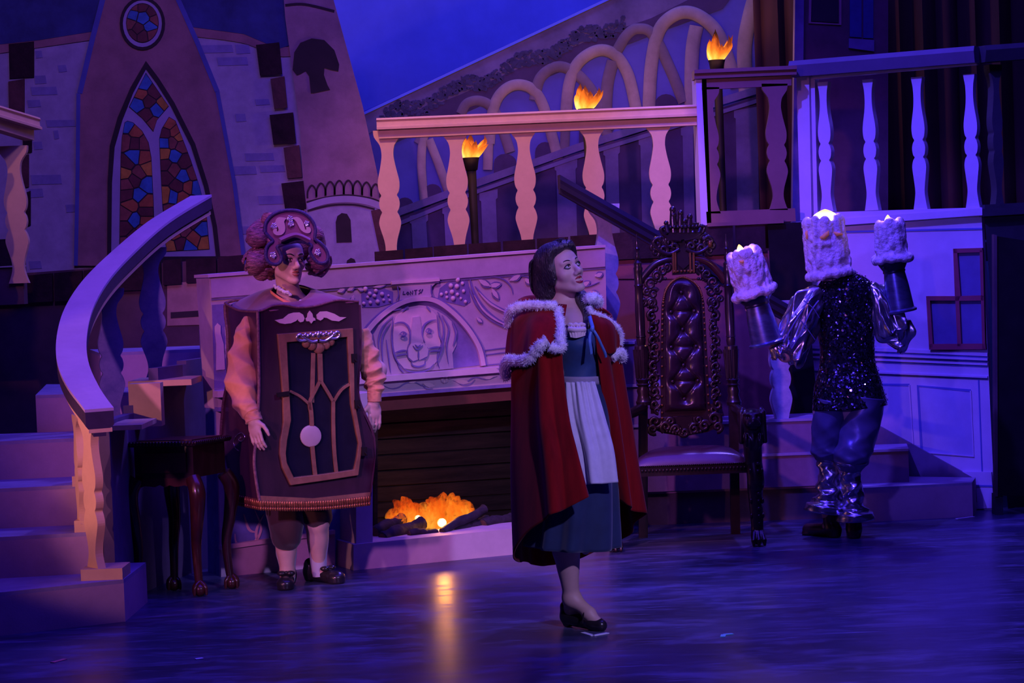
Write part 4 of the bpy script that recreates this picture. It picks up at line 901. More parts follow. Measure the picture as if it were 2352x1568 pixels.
sweep(P, [(-.035, -.112), (.03, -.112), (.03, -.13), (-.035, -.13)], 'rail_underside', m_rside)

# ================================================================== right staircase
rst = thing('staircase', 'low purple staircase descending to the right behind the throne', 'staircase', (1.6, 13.5, 0))
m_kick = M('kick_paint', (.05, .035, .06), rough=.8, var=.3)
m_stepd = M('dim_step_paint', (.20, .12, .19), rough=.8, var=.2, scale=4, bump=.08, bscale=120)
def fac(px, py, off=.06): p = PF(px, py, off); return Vector((p.x, p.y, 0))
f1 = [onz(1960, 1200), onz(2235, 1186), fac(2243, 1170), fac(1900, 1180)]
zs_ = [.205, .41, .615, .86, 1.12, 1.40]
obj('step', MB().prism([Vector((p.x, p.y, 0)) for p in f1], (0, 0, zs_[0]-.015)), m_step, rst)
obj('tread', MB().prism([Vector((p.x, p.y, zs_[0]-.015)) for p in f1], (0, 0, .015)), m_tread, rst)
frontY = 13.42
xs = [(2085, 0), (1880, 0), (1640, 0), (1466, 0)]
xl = at(1398, 1000, frontY).x
for i, (xr, _) in enumerate(xs):
    z = zs_[i+1]; xr_ = at(xr, 1000, frontY).x
    yb = 13.86 if i else fac(2085, 1100).y
    b = [Vector((xl, frontY+.012*i, 0)), Vector((xr_, frontY+.012*i, 0)), Vector((xr_+.05, yb, 0)), Vector((xl, 13.88, 0))]
    z0 = zs_[i]
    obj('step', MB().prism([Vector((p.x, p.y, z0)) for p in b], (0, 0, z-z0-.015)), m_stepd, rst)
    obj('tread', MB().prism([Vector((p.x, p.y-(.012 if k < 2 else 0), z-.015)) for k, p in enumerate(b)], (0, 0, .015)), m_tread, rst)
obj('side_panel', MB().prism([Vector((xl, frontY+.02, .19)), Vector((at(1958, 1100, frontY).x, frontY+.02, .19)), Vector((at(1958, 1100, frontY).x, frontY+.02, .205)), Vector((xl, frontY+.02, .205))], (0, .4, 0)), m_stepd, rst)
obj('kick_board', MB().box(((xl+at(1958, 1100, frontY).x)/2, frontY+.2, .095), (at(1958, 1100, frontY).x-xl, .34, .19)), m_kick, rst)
obj('wall_stringer', MB().prism([PF(2008, 972, .025), PF(2240, 1100, .025), PF.drop(2244, 1170, .05, .025), PF.drop(1985, 1180, .05, .025)], PF.n*-.02), m_strg, rst)
ra = at(1283, 402, 13.15); rb_ = at(1836, 716, 13.3)
rail('handrail', ra, rb_, [(-.06, 0), (.06, 0), (.07, -.03), (.06, -.05), (.06, -.08), (-.06, -.08)], M('dark_handrail_paint', (.014, .011, .026), rough=.5, var=.15), rst)
rail('rail_fillet', ra+Vector((0, 0, -.08)), rb_+Vector((0, 0, -.08)), [(-.03, 0), (.04, 0), (.04, -.03), (-.03, -.03)], M('dark_handrail_paint', (.03, .02, .05)), rst)
def rbal(px, ytop, ybot, Y, w_, rz=.2):
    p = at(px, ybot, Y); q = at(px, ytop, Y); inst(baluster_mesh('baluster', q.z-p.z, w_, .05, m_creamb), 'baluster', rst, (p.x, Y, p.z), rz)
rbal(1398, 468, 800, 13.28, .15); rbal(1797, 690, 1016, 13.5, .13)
obj('baluster_cap', MB().slab(Plane((0, 13.25, 0), (1, 0)), [(1362, 452), (1416, 480), (1412, 490), (1360, 464)], .05, 0), m_cream, rst)
obj('baluster_cap', MB().slab(Plane((0, 13.42, 0), (1, 0)), [(1773, 688), (1797, 702), (1790, 712), (1768, 700)], .05, 0), m_cream, rst)

# ================================================================== side table
m_mahog = M('dark_mahogany', (.026, .008, .009), rough=.28, var=.5, scale=4, stretch=(4, 4, 1), coat=.4)
m_mahr = M('red_mahogany', (.060, .015, .010), rough=.28, var=.4, scale=4, coat=.4)
TF = [onz(314, 1372), onz(460, 1369), onz(533, 1352), onz(400, 1356)]
tcen = sum(TF, Vector())/4
table = thing('side_table', 'tall dark wood side table with four curved legs and a scalloped top', 'table', (tcen.x, tcen.y, 0))
zt = at(300, 1015, 11.2).z
TT = [at(289, 1015, 11.2), at(446, 1012, 11.12), at(530, 992, 11.42), at(392, 997, 11.46)]
for p in TT: p.z = zt
cc_ = sum(TT, Vector())/4
obj('table_top', MB().prism(TT, (0, 0, -.028)), m_mahog, table, bevel=.006)
obj('leather_inset', MB().prism([cc_.lerp(p, .82)+Vector((0, 0, .001)) for p in TT], (0, 0, .003)), M('inset_leather', (.09, .02, .03), rough=.35, var=.2), table)
sb = MB()
for k in range(4):
    a, b = TT[k], TT[(k+1) % 4]; n = max(6, int((b-a).length/.017))
    for i in range(n): sb.ball(a.lerp(b, (i+.5)/n)+Vector((0, 0, -.012)), (.0085, .0085, .011), 6, 4)
obj('carved_edge', sb, m_mahog, table, smooth=60, kind='stuff')
fr_ = [cc_.lerp(p, .86) for p in TT]
obj('drawer_case', MB().prism([p+Vector((0, 0, -.028)) for p in fr_], (0, 0, -.16)), m_mahog, table)
obj('drawer_front', MB().prism([fr_[0].lerp(fr_[1], .12)+Vector((0, -.004, -.06)), fr_[0].lerp(fr_[1], .88)+Vector((0, -.004, -.06)), fr_[0].lerp(fr_[1], .88)+Vector((0, -.004, -.16)), fr_[0].lerp(fr_[1], .12)+Vector((0, -.004, -.16))], (0, -.008, 0)), m_mahr, table)
ap = [fr_[0].lerp(fr_[1], t)+Vector((0, 0, -.188)) for t in (0, 1)]
sc_ = [fr_[0].lerp(fr_[1], t/12)+Vector((0, -.004, -.188-(.03+.016*abs(math.sin(t*1.3))) if 0 < t < 12 else -.24)) for t in range(13)]
obj('apron', MB().prism([ap[0]+Vector((0, -.004, 0)), ap[1]+Vector((0, -.004, 0))]+sc_[::-1], (0, .02, 0)), m_mahr, table)
for k in range(4):
    top = fr_[k]; ft = TF[k]; out = (ft-cc_); out.z = 0; out.normalize()
    P = smooth3([Vector((top.x, top.y, zt-.19))-out*.01, Vector((top.x, top.y, zt-.27))+out*.03, Vector((top.x, top.y, zt-.42))+out*.012, Vector((ft.x, ft.y, .25))-out*.02, Vector((ft.x, ft.y, .09))-out*.01, Vector((ft.x, ft.y, .05))], 5)
    n = len(P); R = list(np.interp(np.linspace(0, 1, n), [0, .2, .4, .7, .9, 1], [.038, .042, .032, .022, .020, .026]))
    lg = obj('leg', MB().tube(P, R, 12), m_mahr if k == 1 else m_mahog, table, smooth=50)
    fm = MB().ball((ft.x, ft.y, .034), (.036, .036, .034), 12, 8)
    for a in range(4):
        an = a*PI/2+.4+math.atan2(out.y, out.x); fm.tube(smooth3([(ft.x, ft.y, .075), (ft.x+.036*math.cos(an), ft.y+.036*math.sin(an), .05), (ft.x+.042*math.cos(an), ft.y+.042*math.sin(an), .008)], 4), [.013, .013, .012, .011, .011, .010, .009, .008, .006], 7)
    obj('claw_foot', fm, m_mahr, lg, smooth=60)
# ================================================================== spike tape on the floor
def tape(pts, col, label):
    m = M('tape_%d%d%d' % tuple(int(c*9) for c in col), col, rough=.5, var=.05)
    mb = MB()
    P = [onz(x, y, .002) for x, y in pts]
    for a, b in zip(P[:-1], P[1:]): mb.bar(a, b, .022, .003)
    o = obj('floor_tape', mb, m); tag(o, label, 'tape', 'spike tape marks on the stage')
tape([(120, 1521), (150, 1513)], (.7, .15, .2), 'pink tape strip on the floor near the left foreground')
tape([(449, 1513), (466, 1511)], (.75, .75, .8), 'small white tape dash on the floor below the side table')
tape([(1338, 1452), (1362, 1459), (1396, 1453)], (.8, .8, .85), 'white chevron tape under the black shoe of the caped person')
tape([(1683, 1455), (1662, 1457), (1660, 1462)], (.15, .65, .6), 'teal tape corner on the floor right of centre')
tape([(2197, 1191), (2236, 1186)], (.7, .7, .8), 'white tape line at the foot of the purple staircase')
# ================================================================== throne
m_thr = M('black_carved_wood', (.018, .008, .009), rough=.32, var=.5, scale=6, coat=.2)
m_thrg = M('gilded_wood', (.20, .09, .02), rough=.3, var=.5, scale=9, metal=.4)
m_leath = M('oxblood_leather', (.022, .008, .016), rough=.25, var=.2, scale=9, bump=.05, bscale=200, spec=.6)
thr = thing('throne', 'tall black carved throne with tufted leather back, beaded seat and lion head arms', 'chair', (1.0, 12.6, 0))
YB, YFr = 12.86, 12.34
PT = Plane((0, YB, 0), (1, 0)); PTF = Plane((0, YFr, 0), (1, 0))
def B(px, py, dy=0): return at(px, py, YB+dy)
pp = [(0, .042), (.02, .046), (.03, .040), (.06, .032), (.085, .038), (.11, .030), (.12, .040), (.13, .030), (.15, .041), (.16, .030), (.19, .034), (.30, .043), (.345, .040), (.352, .024), (.38, .028), (.395, .026), (.40, .030), (.41, .026), (.55, .028), (.64, .025), (.69, .024), (.70, .029), (.71, .024), (.78, .025), (.80, .027), (.81, .022), (.83, .024), (.845, .013), (.86, .019), (.88, .013), (.90, .010), (.915, .016), (.93, .008), (.95, .012), (.965, .006), (1, .002)]
for xb, xt in ((1479, 1462), (1686, 1667)):
    po = obj('post', MB().lathe(pp, B(xb, 930), B(xt, 537), 16), m_thr, thr, smooth=40)
    b = B(xb-2, 930)
    lo = onz(1478 if xb < 1500 else 1690, 1235 if xb < 1500 else 1226); lo.y = YB+.02
    lo.z = 0
    obj('leg', MB().bar(lo, b, .052, .052, (0, 1, 0)), m_thr, thr)
    reed = MB()
    for k in range(10):
        a = k*PI/5; cA = B(xb-4, 868); cB = B(xb-7, 802)
        reed.tube([cA+Vector((.030*math.cos(a), .030*math.sin(a), 0)), cB+Vector((.037*math.cos(a), .037*math.sin(a), 0))], [.007, .010], 6)
    obj('reeding', reed, m_thr, po, smooth=60, kind='stuff')
# tufted leather pad
outl = [(1518, 958), (1518, 800), (1520, 700), (1527, 664), (1543, 643), (1566, 634), (1590, 641), (1609, 660), (1618, 695), (1624, 800), (1632, 952)]
obj('pad_frame', MB().slab(PT, outl, .05, -.05), m_thr, thr)
btn = [(1565, 671), (1541, 716), (1595, 714), (1568, 756), (1542, 797), (1599, 795), (1570, 838), (1545, 876), (1603, 874), (1572, 916)]
NU, NV = 40, 110; gv = []; gf = []
def padx(v):
    y = 944-v*(944-640)
    if y > 690: l, r = 1527+(944-y)*-.004, 1610+ (y-690)*.05
    else:
        t = (690-y)/50; l = 1527+40*(1-math.sqrt(max(0, 1-t*t))); r = 1610-44*(1-math.sqrt(max(0, 1-t*t)))
    return l, r, y-v*0
for j in range(NV):
    v = j/(NV-1); l, r, y = padx(v)
    for i in range(NU):
        u = i/(NU-1); px = l+(r-l)*u; py = y-(px-1570)*.035
        edge = min(1, min(u, 1-u)*7)*min(1, min(v, 1-v)*22); h = .038*edge**.5
        for bx, by in btn:
            d = math.hypot(px-bx, (py-by))/17; h -= .030*math.exp(-d*d*1.6)*edge
        for k, (bx, by) in enumerate(btn):
            for (cx, cy) in btn[k+1:]:
                if 25 < math.hypot(bx-cx, by-cy) < 62 and bx != cx:
                    L = math.hypot(cx-bx, cy-by); t = ((px-bx)*(cx-bx)+(py-by)*(cy-by))/L/L
                    if 0 < t < 1:
                        dd = abs((px-bx)*(cy-by)-(py-by)*(cx-bx))/L; h -= .012*math.exp(-(dd/3.5)**2)*edge
        gv.append(PT(px, py, h+.002))
for j in range(NV-1):
    for i in range(NU-1): gf.append((j*NU+i, j*NU+i+1, (j+1)*NU+i+1, (j+1)*NU+i))
pad = obj('back_pad', MB().add(gv, gf), m_leath, thr, smooth=180)
for bx, by in btn: obj('button', MB().ball(PT(bx, by, .012), (.010, .006, .010), 10, 6), m_leath, pad, smooth=60)
nl = MB()
fo = smooth2(outl, 8)
for i in range(0, len(fo)): nl.ball(PT(fo[i][0]+(3 if fo[i][0] < 1570 else -3), fo[i][1]+2, .004), .007, 6, 4)
obj('nail_trim', nl, m_thrg, thr, smooth=60, kind='stuff')
# carving helper: scrolls, leaves and beads
def scroll(mb, c, r, turns, a0, rad, off=.01, sgn=1, pl=PT):
    P = []
    for k in range(18):
        t = k/17; a = a0+sgn*turns*2*PI*t; q = r*(1-.8*t)
        P.append(pl(c[0]+q*math.cos(a), c[1]+q*math.sin(a), off+.012*t))
    mb.tube(P, [1.35*rad*(1-.45*k/17) for k in range(18)], 7)
rr = random.Random(5)
for side, x0, dx in ((-1, 1497, 1), (1, 1640, 1)):
    mb = MB()
    mb.slab(PT, [(x0-6, 690), (x0+6, 690), (x0+10, 950), (x0-2, 950)], .02, -.03)
    for k in range(9):
        y = 690+k*29
        scroll(mb, (x0+k*.9, y+6), 12, 1.1, rr.random()*6, .010, .0, side*(1 if k % 2 else -1))
        scroll(mb, (x0+k*.9-side*6, y+20), 8, .9, rr.random()*6, .008, .004, -side)
        mb.ball(PT(x0+k*.9+side*8, y+14, .0), .011, 7, 5)
    obj('carved_side', mb, m_thr, thr, smooth=60, kind='stuff')
for side in (-1, 1):
    cx = 1566
    L = [(cx+side*100, 650), (cx+side*84, 628), (cx+side*62, 606), (cx+side*36, 596), (cx+side*18, 594)]
    obj('shoulder_arch', MB().tube(smooth3([PT(x, y-side*(x-cx)*0-(x-cx)*.035, -.01) for x, y in L], 6), .022, 10), m_mahr if side > 0 else m_thr, thr, smooth=60)  # right arch gets redder wood to stand for light on it
    mb = MB()
    for (dx, y, r) in [(58, 632, 13), (72, 650, 15), (44, 620, 11), (66, 672, 13), (80, 668, 9), (34, 612, 9), (88, 690, 9), (70, 694, 10)]:
        scroll(mb, (cx+side*dx, y-side*dx*.035), r, 1.3, rr.random()*6, .010, .0, side)
    for k in range(10): mb.ball(PT(cx+side*(38+k*5.5), 640+k*k*.55, .0), .010, 7, 5)
    obj('carved_spandrel', mb, m_thr, thr, smooth=60, kind='stuff')
# crest
obj('crest_panel', MB().slab(PT, [(1541, 572), (1596, 568), (1598, 628), (1545, 632)], .05, -.04), m_thr, thr)
for x in (1546, 1551, 1585, 1593): obj('gilt_bar', MB().slab(PT, [(x-2, 580), (x+2, 580), (x+3, 626), (x-1, 626)], .014, .01), m_thrg, thr)
for k in range(6): obj('gilt_bead', MB().ball(PT(1549+k*8, 623-k*.3, .02), .008, 8, 5), m_thrg, thr, smooth=60)
obj('shield', MB().slab(PT, [(1556, 590), (1581, 589), (1583, 606), (1570, 618), (1557, 607)], .016, .01), m_thr, thr)
mb = MB()
mb.slab(PT, [(1512, 566), (1522, 548), (1540, 534), (1600, 530), (1618, 545), (1626, 562), (1600, 580), (1540, 584)], .04, -.045)
for side in (-1, 1):
    for (dx, y, r, a) in [(58, 560, 14, 0), (44, 572, 11, 2), (30, 556, 12, 4), (62, 578, 9, 1), (50, 548, 10, 3), (20, 566, 10, 2), (66, 566, 8, 5), (34, 540, 10, 1), (14, 548, 9, 0)]:
        scroll(mb, (1568+side*dx, y-side*dx*.035), r, 1.3, a, .011, .0, side)
    mb.tube(smooth3([PT(1568+side*x, y-side*x*.035, .01) for x, y in [(8, 572), (30, 582), (52, 574), (68, 556), (58, 545), (48, 552)]], 5), .013, 8)
    mb.tube(smooth3([PT(1568+side*x, y-side*x*.035, .01) for x, y in [(4, 552), (24, 548), (44, 536), (50, 524), (42, 520)]], 5), .011, 8)
obj('crest_scrolls', mb, m_thr, thr, smooth=60, kind='stuff')
obj('crest_ball', MB().ball(PT(1631, 560, .02), (.014, .012, .022), 10, 7), m_thrg, thr, smooth=60)
mb = MB()
mb.slab(PT, [(1538, 530), (1602, 526), (1610, 548), (1530, 552)], .05, -.03).slab(PT, [(1534, 515), (1606, 511), (1604, 524), (1538, 528)], .04, -.025)
for (x, y, r) in [(1545, 481, .016), (1563, 489, .015), (1584, 498, .015), (1596, 516, .012), (1611, 519, .011), (1530, 512, .012), (1527, 527, .012), (1548, 505, .014), (1572, 508, .013)]:
    mb.ball(PT(x, y, 0), r*1.25, 9, 6); mb.tube([PT(x, y+4, 0), PT(x+(1568-x)*.12, 534, 0)], [.016, .028], 8); mb.ball(PT(x+(1568-x)*.06, y+13, .0), r*1.3, 8, 5)
for k in range(8): mb.ball(PT(1540+k*8.5, 522-k*.3, .03), .011, 7, 5)
obj('crown', mb, m_thr, thr, smooth=60, kind='stuff')
# lower carved apron of the back
mb = MB()
mb.slab(PT, [(1486, 962), (1660, 950), (1655, 978), (1625, 992), (1570, 1002), (1520, 994), (1490, 980)], .03, -.03)
for k, (x, y, r) in enumerate([(1505, 968, 16), (1500, 985, 12), (1530, 980, 13), (1552, 986, 11), (1572, 992, 12), (1594, 985, 12), (1618, 978, 13), (1640, 962, 16), (1648, 980, 12), (1540, 968, 10), (1604, 964, 10)]):
    scroll(mb, (x, y), r, 1.3, k, .011, .006, 1 if x < 1570 else -1)
for k in range(12): mb.ball(PT(1532+k*7, 990+6*math.sin(PI*k/11), .012), .011, 7, 5)
obj('carved_apron', mb, m_thr, thr, smooth=60, kind='stuff')
# seat
zse = at(1580, 1066, YFr).z
SL, SR = at(1446, 1070, YFr).x, at(1722, 1060, YFr).x; bl, br = B(1478, 1000).x, B(1690, 1000).x
fr4 = [Vector((SL, YFr, zse-.055)), Vector((SR, YFr, zse-.055)), Vector((br+.02, YB, zse-.055)), Vector((bl-.02, YB, zse-.055))]
obj('seat_rail', MB().prism(fr4, (0, 0, .05)), m_thr, thr, bevel=.006)
obj('rail_moulding', MB().bar((SL, YFr-.008, zse-.052), (SR, YFr-.008, zse-.052), .014, .012), m_thr, thr)
gd = MB(); bd = MB()
for k in range(34):
    x = SL+(SR-SL)*(k+.5)/34; bd.ball((x, YFr-.006, zse-.028), (.0075, .006, .0085), 7, 5)
for k in range(60):
    x = SL+(SR-SL)*(k+.5)/60; gd.ball((x, YFr-.006, zse-.003), (.006, .006, .005), 6, 4)
obj('seat_beads', bd, m_thr, thr, smooth=60, kind='stuff'); obj('rope_moulding', gd, m_thr, thr, smooth=60, kind='stuff')
cs_v = []; n1, n2 = 36, 22
for j in range(n2):
    v = j/(n2-1); y = YFr-.004+(YB-YFr-.03)*v; xl_ = SL+(bl-SL)*v+.01; xr_ = SR+(br-SR)*v-.01
    for i in range(n1):
        u = i/(n1-1); e = (1-abs(2*u-1)**4)*(1-abs(2*v-1)**5)
        cs_v.append((xl_+(xr_-xl_)*u, y, zse-.004+.012*(e > 0)+.066*max(0, e)**.55))
cf = [(j*n1+i, j*n1+i+1, (j+1)*n1+i+1, (j+1)*n1+i) for j in range(n2-1) for i in range(n1-1)]
obj('seat_cushion', MB().add(cs_v, cf), M('violet_seat_leather', (.060, .022, .050), rough=.30, var=.15, scale=9, bump=.04, bscale=220, spec=.8), thr, smooth=180)
# arms, lion heads, front legs, claw feet
for side, px_top, px_foot, py_foot in ((1, 1727, 1740, 1256), (-1, 1412, 1413, 1268)):
    xt = at(px_top, 960, YFr-.03); xbk = B(1686 if side > 0 else 1478, 935)
    zf = xt.z+.03
    obj('arm', MB().tube(smooth3([xbk+Vector((0, 0, .0)), xbk.lerp(Vector((xt.x, YFr, xt.z)), .4)+Vector((side*.02, 0, -.015)), Vector((xt.x, YFr+.05, xt.z+.005))], 6), .030, 10), m_thr, thr, smooth=60)
    c = Vector((xt.x, YFr-.02, xt.z))
    S = SDF(c-Vector((.12, .15, .30)), c+Vector((.12, .15, .12)), .006)
    S.ell(c, (.062, .075, .055), k=.02).ell(c+Vector((0, -.055, -.018)), (.038, .045, .032), k=.02).ell(c+Vector((0, -.085, -.010)), (.018, .014, .012), k=.008)
    S.cap(c+Vector((0, -.05, .02)), c+Vector((0, -.085, 0)), .014, .011, k=.01)
    for q in (-1, 1):
        S.ell(c+Vector((q*.028, -.05, .026)), (.022, .018, .011), k=.008).ell(c+Vector((q*.052, -.0, .045)), (.016, .014, .018), k=.008)
        S.ell(c+Vector((q*.022, -.075, -.028)), (.020, .022, .017), k=.008)
        S.ell(c+Vector((q*.026, -.066, .010)), .011, k=.004, sub=True)
        for k in range(5): S.cap(c+Vector((q*.06, -.02+k*.018, .03)), c+Vector((q*(.068-.004*k), -.03+k*.02, -.13)), .018, .012, k=.006)
    S.ell(c+Vector((0, -.062, -.050)), (.026, .020, .010), k=.006)
    S.cap(c+Vector((0, 0, -.03)), c+Vector((0, 0, -.24)), .055, .050, k=.02)
    for k in range(5): S.ell(c+Vector((-.04+k*.02, -.045, -.12-.02*(k % 2))), (.012, .014, .04), k=.006)
    obj('lion_head', S.mesh(), m_thr, thr, smooth=180)
    ft = Vector((at(px_foot, py_foot, YFr).x, YFr-.03, 0)); top = c+Vector((0, .0, -.22))
    ln = [top, Vector((ft.x+.0, YFr-.035, top.z-.12)), Vector((ft.x-side*.004, YFr-.02, .30)), Vector((ft.x, YFr-.02, .15)), Vector((ft.x, YFr-.02, .07))]
    P = smooth3(ln, 6)
    lg = obj('leg', MB().tube(P, list(np.interp(np.linspace(0, 1, len(P)), [0, .3, .6, .85, 1], [.046, .05, .040, .034, .036])), 12), m_thr, thr, smooth=60)
    mb = MB()
    for k in range(9):
        z = top.z-.03-k*.042; mb.ball((ft.x+.008, YFr-.078+.004*k, z), .011, 7, 5)
        for q in (-1, 1):
            if k % 2: mb.ball((ft.x+q*.032, YFr-.066+.004*k, z), (.010, .010, .016), 7, 5)
    obj('carved_beads', mb, m_thr, lg, smooth=60, kind='stuff')
    S = SDF((ft.x-.09, YFr-.16, -.01), (ft.x+.09, YFr+.08, .13), .005)
    S.ell((ft.x, YFr-.03, .045), (.036, .038, .040), k=.01).cap((ft.x, YFr-.02, .10), (ft.x, YFr-.02, .06), .034, .036, k=.015)
    for q in (-1, 0, 1): S.cap((ft.x+q*.022, YFr-.05, .075), (ft.x+q*.030, YFr-.085, .035), .013, .013, k=.005).cap((ft.x+q*.030, YFr-.085, .035), (ft.x+q*.030, YFr-.095, .012), .012, .009, k=.005)
    obj('claw_foot', S.mesh(), m_thr, lg, smooth=180)
# ================================================================== figures: shared anatomy
def frame(yaw, pitch=0, roll=0):
    y, p, r = (math.radians(a) for a in (yaw, pitch, roll))
    f = Vector((math.sin(y)*math.cos(p), -math.cos(y)*math.cos(p), math.sin(p)))
    s = Vector((math.cos(y), math.sin(y), 0)); u = f.cross(s)
    return s*math.cos(r)+u*math.sin(r), f, u*math.cos(r)-s*math.sin(r)
def head(S, c, fr, k=1.0, fem=True):
    s, f, u = fr; c = Vector(c)
    L = lambda a, b, d: c+(s*a+f*b+u*d)*k
    E = lambda p, r, kk=.012, sub=False: S.ell(L(*p), tuple(q*k for q in r), (s, f, u), kk, sub)
    K = lambda a, b, r0, r1=None, kk=.012: S.cap(L(*a), L(*b), r0*k, (r0 if r1 is None else r1)*k, kk)
    E((0, -.018, .030), (.073, .094, .086)); E((0, .030, -.025), (.060, .060, .078), .03)
    E((0, .045, .035), (.056, .042, .05), .02)
    j = .046 if fem else .052
    for q in (-1, 1):
        K((q*j, .0, -.062), (q*.016, .066, -.106), .021, .016, .02)
        E((q*.043, .052, -.030), (.021, .022, .020), .02)
        E((q*.074, -.012, -.018), (.010, .020, .030), .006)
        K((q*.044, .070, .020), (q*.014, .086, .017), .009, .010, .010)
        E((q*.031, .098, -.002), (.019, .016, .013), .012, True)
        E((q*.012, .096, -.043), (.010, .011, .009), .006)
        K((q*.020, .083, -.006), (q*.043, .070, -.004), .005, .004, .006)
    K((0, .082, .006), (0, .110, -.034), .0085, .0115, .012)
    E((0, .109, -.036), (.0105, .010, .009), .008)
    K((0, .076, -.100), (0, .082, -.108), .017, .015, .018)
    E((0, .078, -.070), (.027, .016, .020), .016)
    return L
def face_parts(L, fr, k, body, lipcol, browcol, irisc=(.05, .03, .02), openm=.0, fem=True, gaze=(0, 0)):
    s, f, u = fr; rot = Matrix((s, f, u)).transposed()
    m_eye = M('eye_white', (.42, .40, .42), rough=.2, var=0); m_iris = M('iris', irisc, rough=.15, var=0)
    m_lip = M('lips_%d' % int(lipcol[0]*100), lipcol, rough=.35, var=.05); m_brow = M('brow_%d' % int(browcol[0]*100), browcol, rough=.8, var=.1)
    m_lash = M('lash_line', (.012, .008, .012), rough=.6, var=0)
    for q in (-1, 1):
        e = obj('eye', MB().ball(L(q*.031, .0755, -.002), .0125*k, 14, 10), m_eye, body, smooth=180)
        obj('iris', MB().ball(L(q*.031+gaze[0], .0855, -.002+gaze[1]), (.0058*k, .0032*k, .0058*k), 12, 8, rot), m_iris, e, smooth=180)
        obj('eyelid', MB().tube(smooth3([L(q*.013, .083, -.003), L(q*.022, .090, .0055), L(q*.031, .0915, .0075), L(q*.041, .086, .005), L(q*.049, .077, -.003)], 4), [.0022*k]*17, 6), m_lash, body, smooth=60)
        obj('eyelid', MB().tube(smooth3([L(q*.014, .083, -.005), L(q*.030, .0885, -.0115), L(q*.047, .078, -.005)], 4), .0016*k, 6), m_lash, body, smooth=60)
        P = smooth3([L(q*.012, .092, .018), L(q*.026, .091, .026), L(q*.040, .082, .026), L(q*.052, .068, .018)], 4)
        obj('eyebrow', MB().tube(P, [(.0042 if fem else .005)*k*(1-.6*i/(len(P)-1)) for i in range(len(P))], 7, flat=.8), m_brow, body, smooth=60)
    up = MB().tube(smooth3([L(-.025, .082, -.0685), L(-.013, .0925, -.0635), L(-.005, .096, -.0615), L(0, .0955, -.0630), L(.005, .096, -.0615), L(.013, .0925, -.0635), L(.025, .082, -.0685)], 4), [.0012+.0042*math.sin(PI*i/24) for i in range(25)], 8)
    dn = MB().tube(smooth3([L(-.024, .082, -.0695-openm*.3), L(-.011, .0915, -.0755-openm), L(0, .094, -.0775-openm), L(.011, .0915, -.0755-openm), L(.024, .082, -.0695-openm*.3)], 5), [.0012+.0052*math.sin(PI*i/20) for i in range(21)], 8)
    obj('upper_lip', up, m_lip, body, smooth=60); obj('lower_lip', dn, m_lip, body, smooth=60)
    if openm:
        obj('mouth_gap', MB().ball(L(0, .088, -.069-openm*.5), (.017*k, .006*k, (.003+openm*.7)*k), 12, 8, rot), m_lash, body, smooth=180)
def hand(S, w_, d, n, t, size=1.0, curl=.5, kk=.004):
    """w_ wrist, d finger direction, n back-of-hand normal, t thumb side"""
    w_ = Vector(w_); d = Vector(d).normalized(); n = Vector(n); n = (n-d*n.dot(d)).normalized(); t = Vector(t); t = (t-d*t.dot(d)-n*t.dot(n)).normalized(); z = size
    S.ell(w_+d*.045*z, (.040*z, .048*z, .016*z), (t, d, n), .01); S.cap(w_-d*.02*z, w_+d*.02*z, .024*z, .026*z, .012)
    for i, (x, ln) in enumerate(((.030, .070), (.011, .080), (-.009, .075), (-.028, .058))):
        a = w_+t*x*z+d*.085*z; sp = t*(x*.12)
        c1 = curl*.55; c2 = curl*1.2; c3 = curl*1.7
        p1 = a+(d*math.cos(c1)-n*math.sin(c1)+sp)*ln*.45*z; p2 = p1+(d*math.cos(c2)-n*math.sin(c2))*ln*.32*z; p3 = p2+(d*math.cos(c3)-n*math.sin(c3))*ln*.25*z
        S.cap(a-d*.01*z, p1, .0095*z, .0085*z, kk); S.cap(p1, p2, .0085*z, .0078*z, kk); S.cap(p2, p3, .0078*z, .0068*z, kk)
    b = w_+t*.026*z+d*.022*z; q1 = b+(t*.75+d*.65-n*.15)*.036*z; q2 = q1+(t*.35+d*.9-n*.25).normalized()*.032*z; q3 = q2+(d*.95-n*.35+t*.1).normalized()*.022*z
    S.cap(b, q1, .014*z, .0105*z, .008); S.cap(q1, q2, .0105*z, .0095*z, kk); S.cap(q2, q3, .0095*z, .0075*z, kk)
def cloth(path, rx, ry, side=(1, 0, 0), K=18, nu=64, nv=48, fold=None, cap=True):
    """tube of cloth round a path: rx along side, ry across"""
    P = [Vector(p) for p in path]; n = len(P); cols = [[] for _ in range(K)]
    for i in range(n):
        t = (P[min(i+1, n-1)]-P[max(i-1, 0)]).normalized(); s = Vector(side); s = (s-t*s.dot(t)).normalized(); d = t.cross(s)
        for k in range(K):
            a = 2*PI*k/K; cols[k].append(P[i]+s*(rx[i]*math.cos(a))+d*(ry[i]*math.sin(a)))
    return loft(cols, nu, nv, True, fold, cap)
def rumple(seed, amp, fu=(3, 7), fv=(2, 5), n=6, ends=True):
    r = random.Random(seed); W_ = [(r.randint(*fu)*r.choice((-1, 1)), r.uniform(*fv), r.uniform(0, 6.3), r.uniform(.4, 1)) for _ in range(n)]; tot = sum(x[3] for x in W_)
    def f(u, v):
        d = sum(a*(.5-abs(math.sin(PI*u*p+PI*v*q+ph))) for p, q, ph, a in W_)/tot*2
        return amp*d*(min(1, 6*v, 6*(1-v)) if ends else 1)
    return f
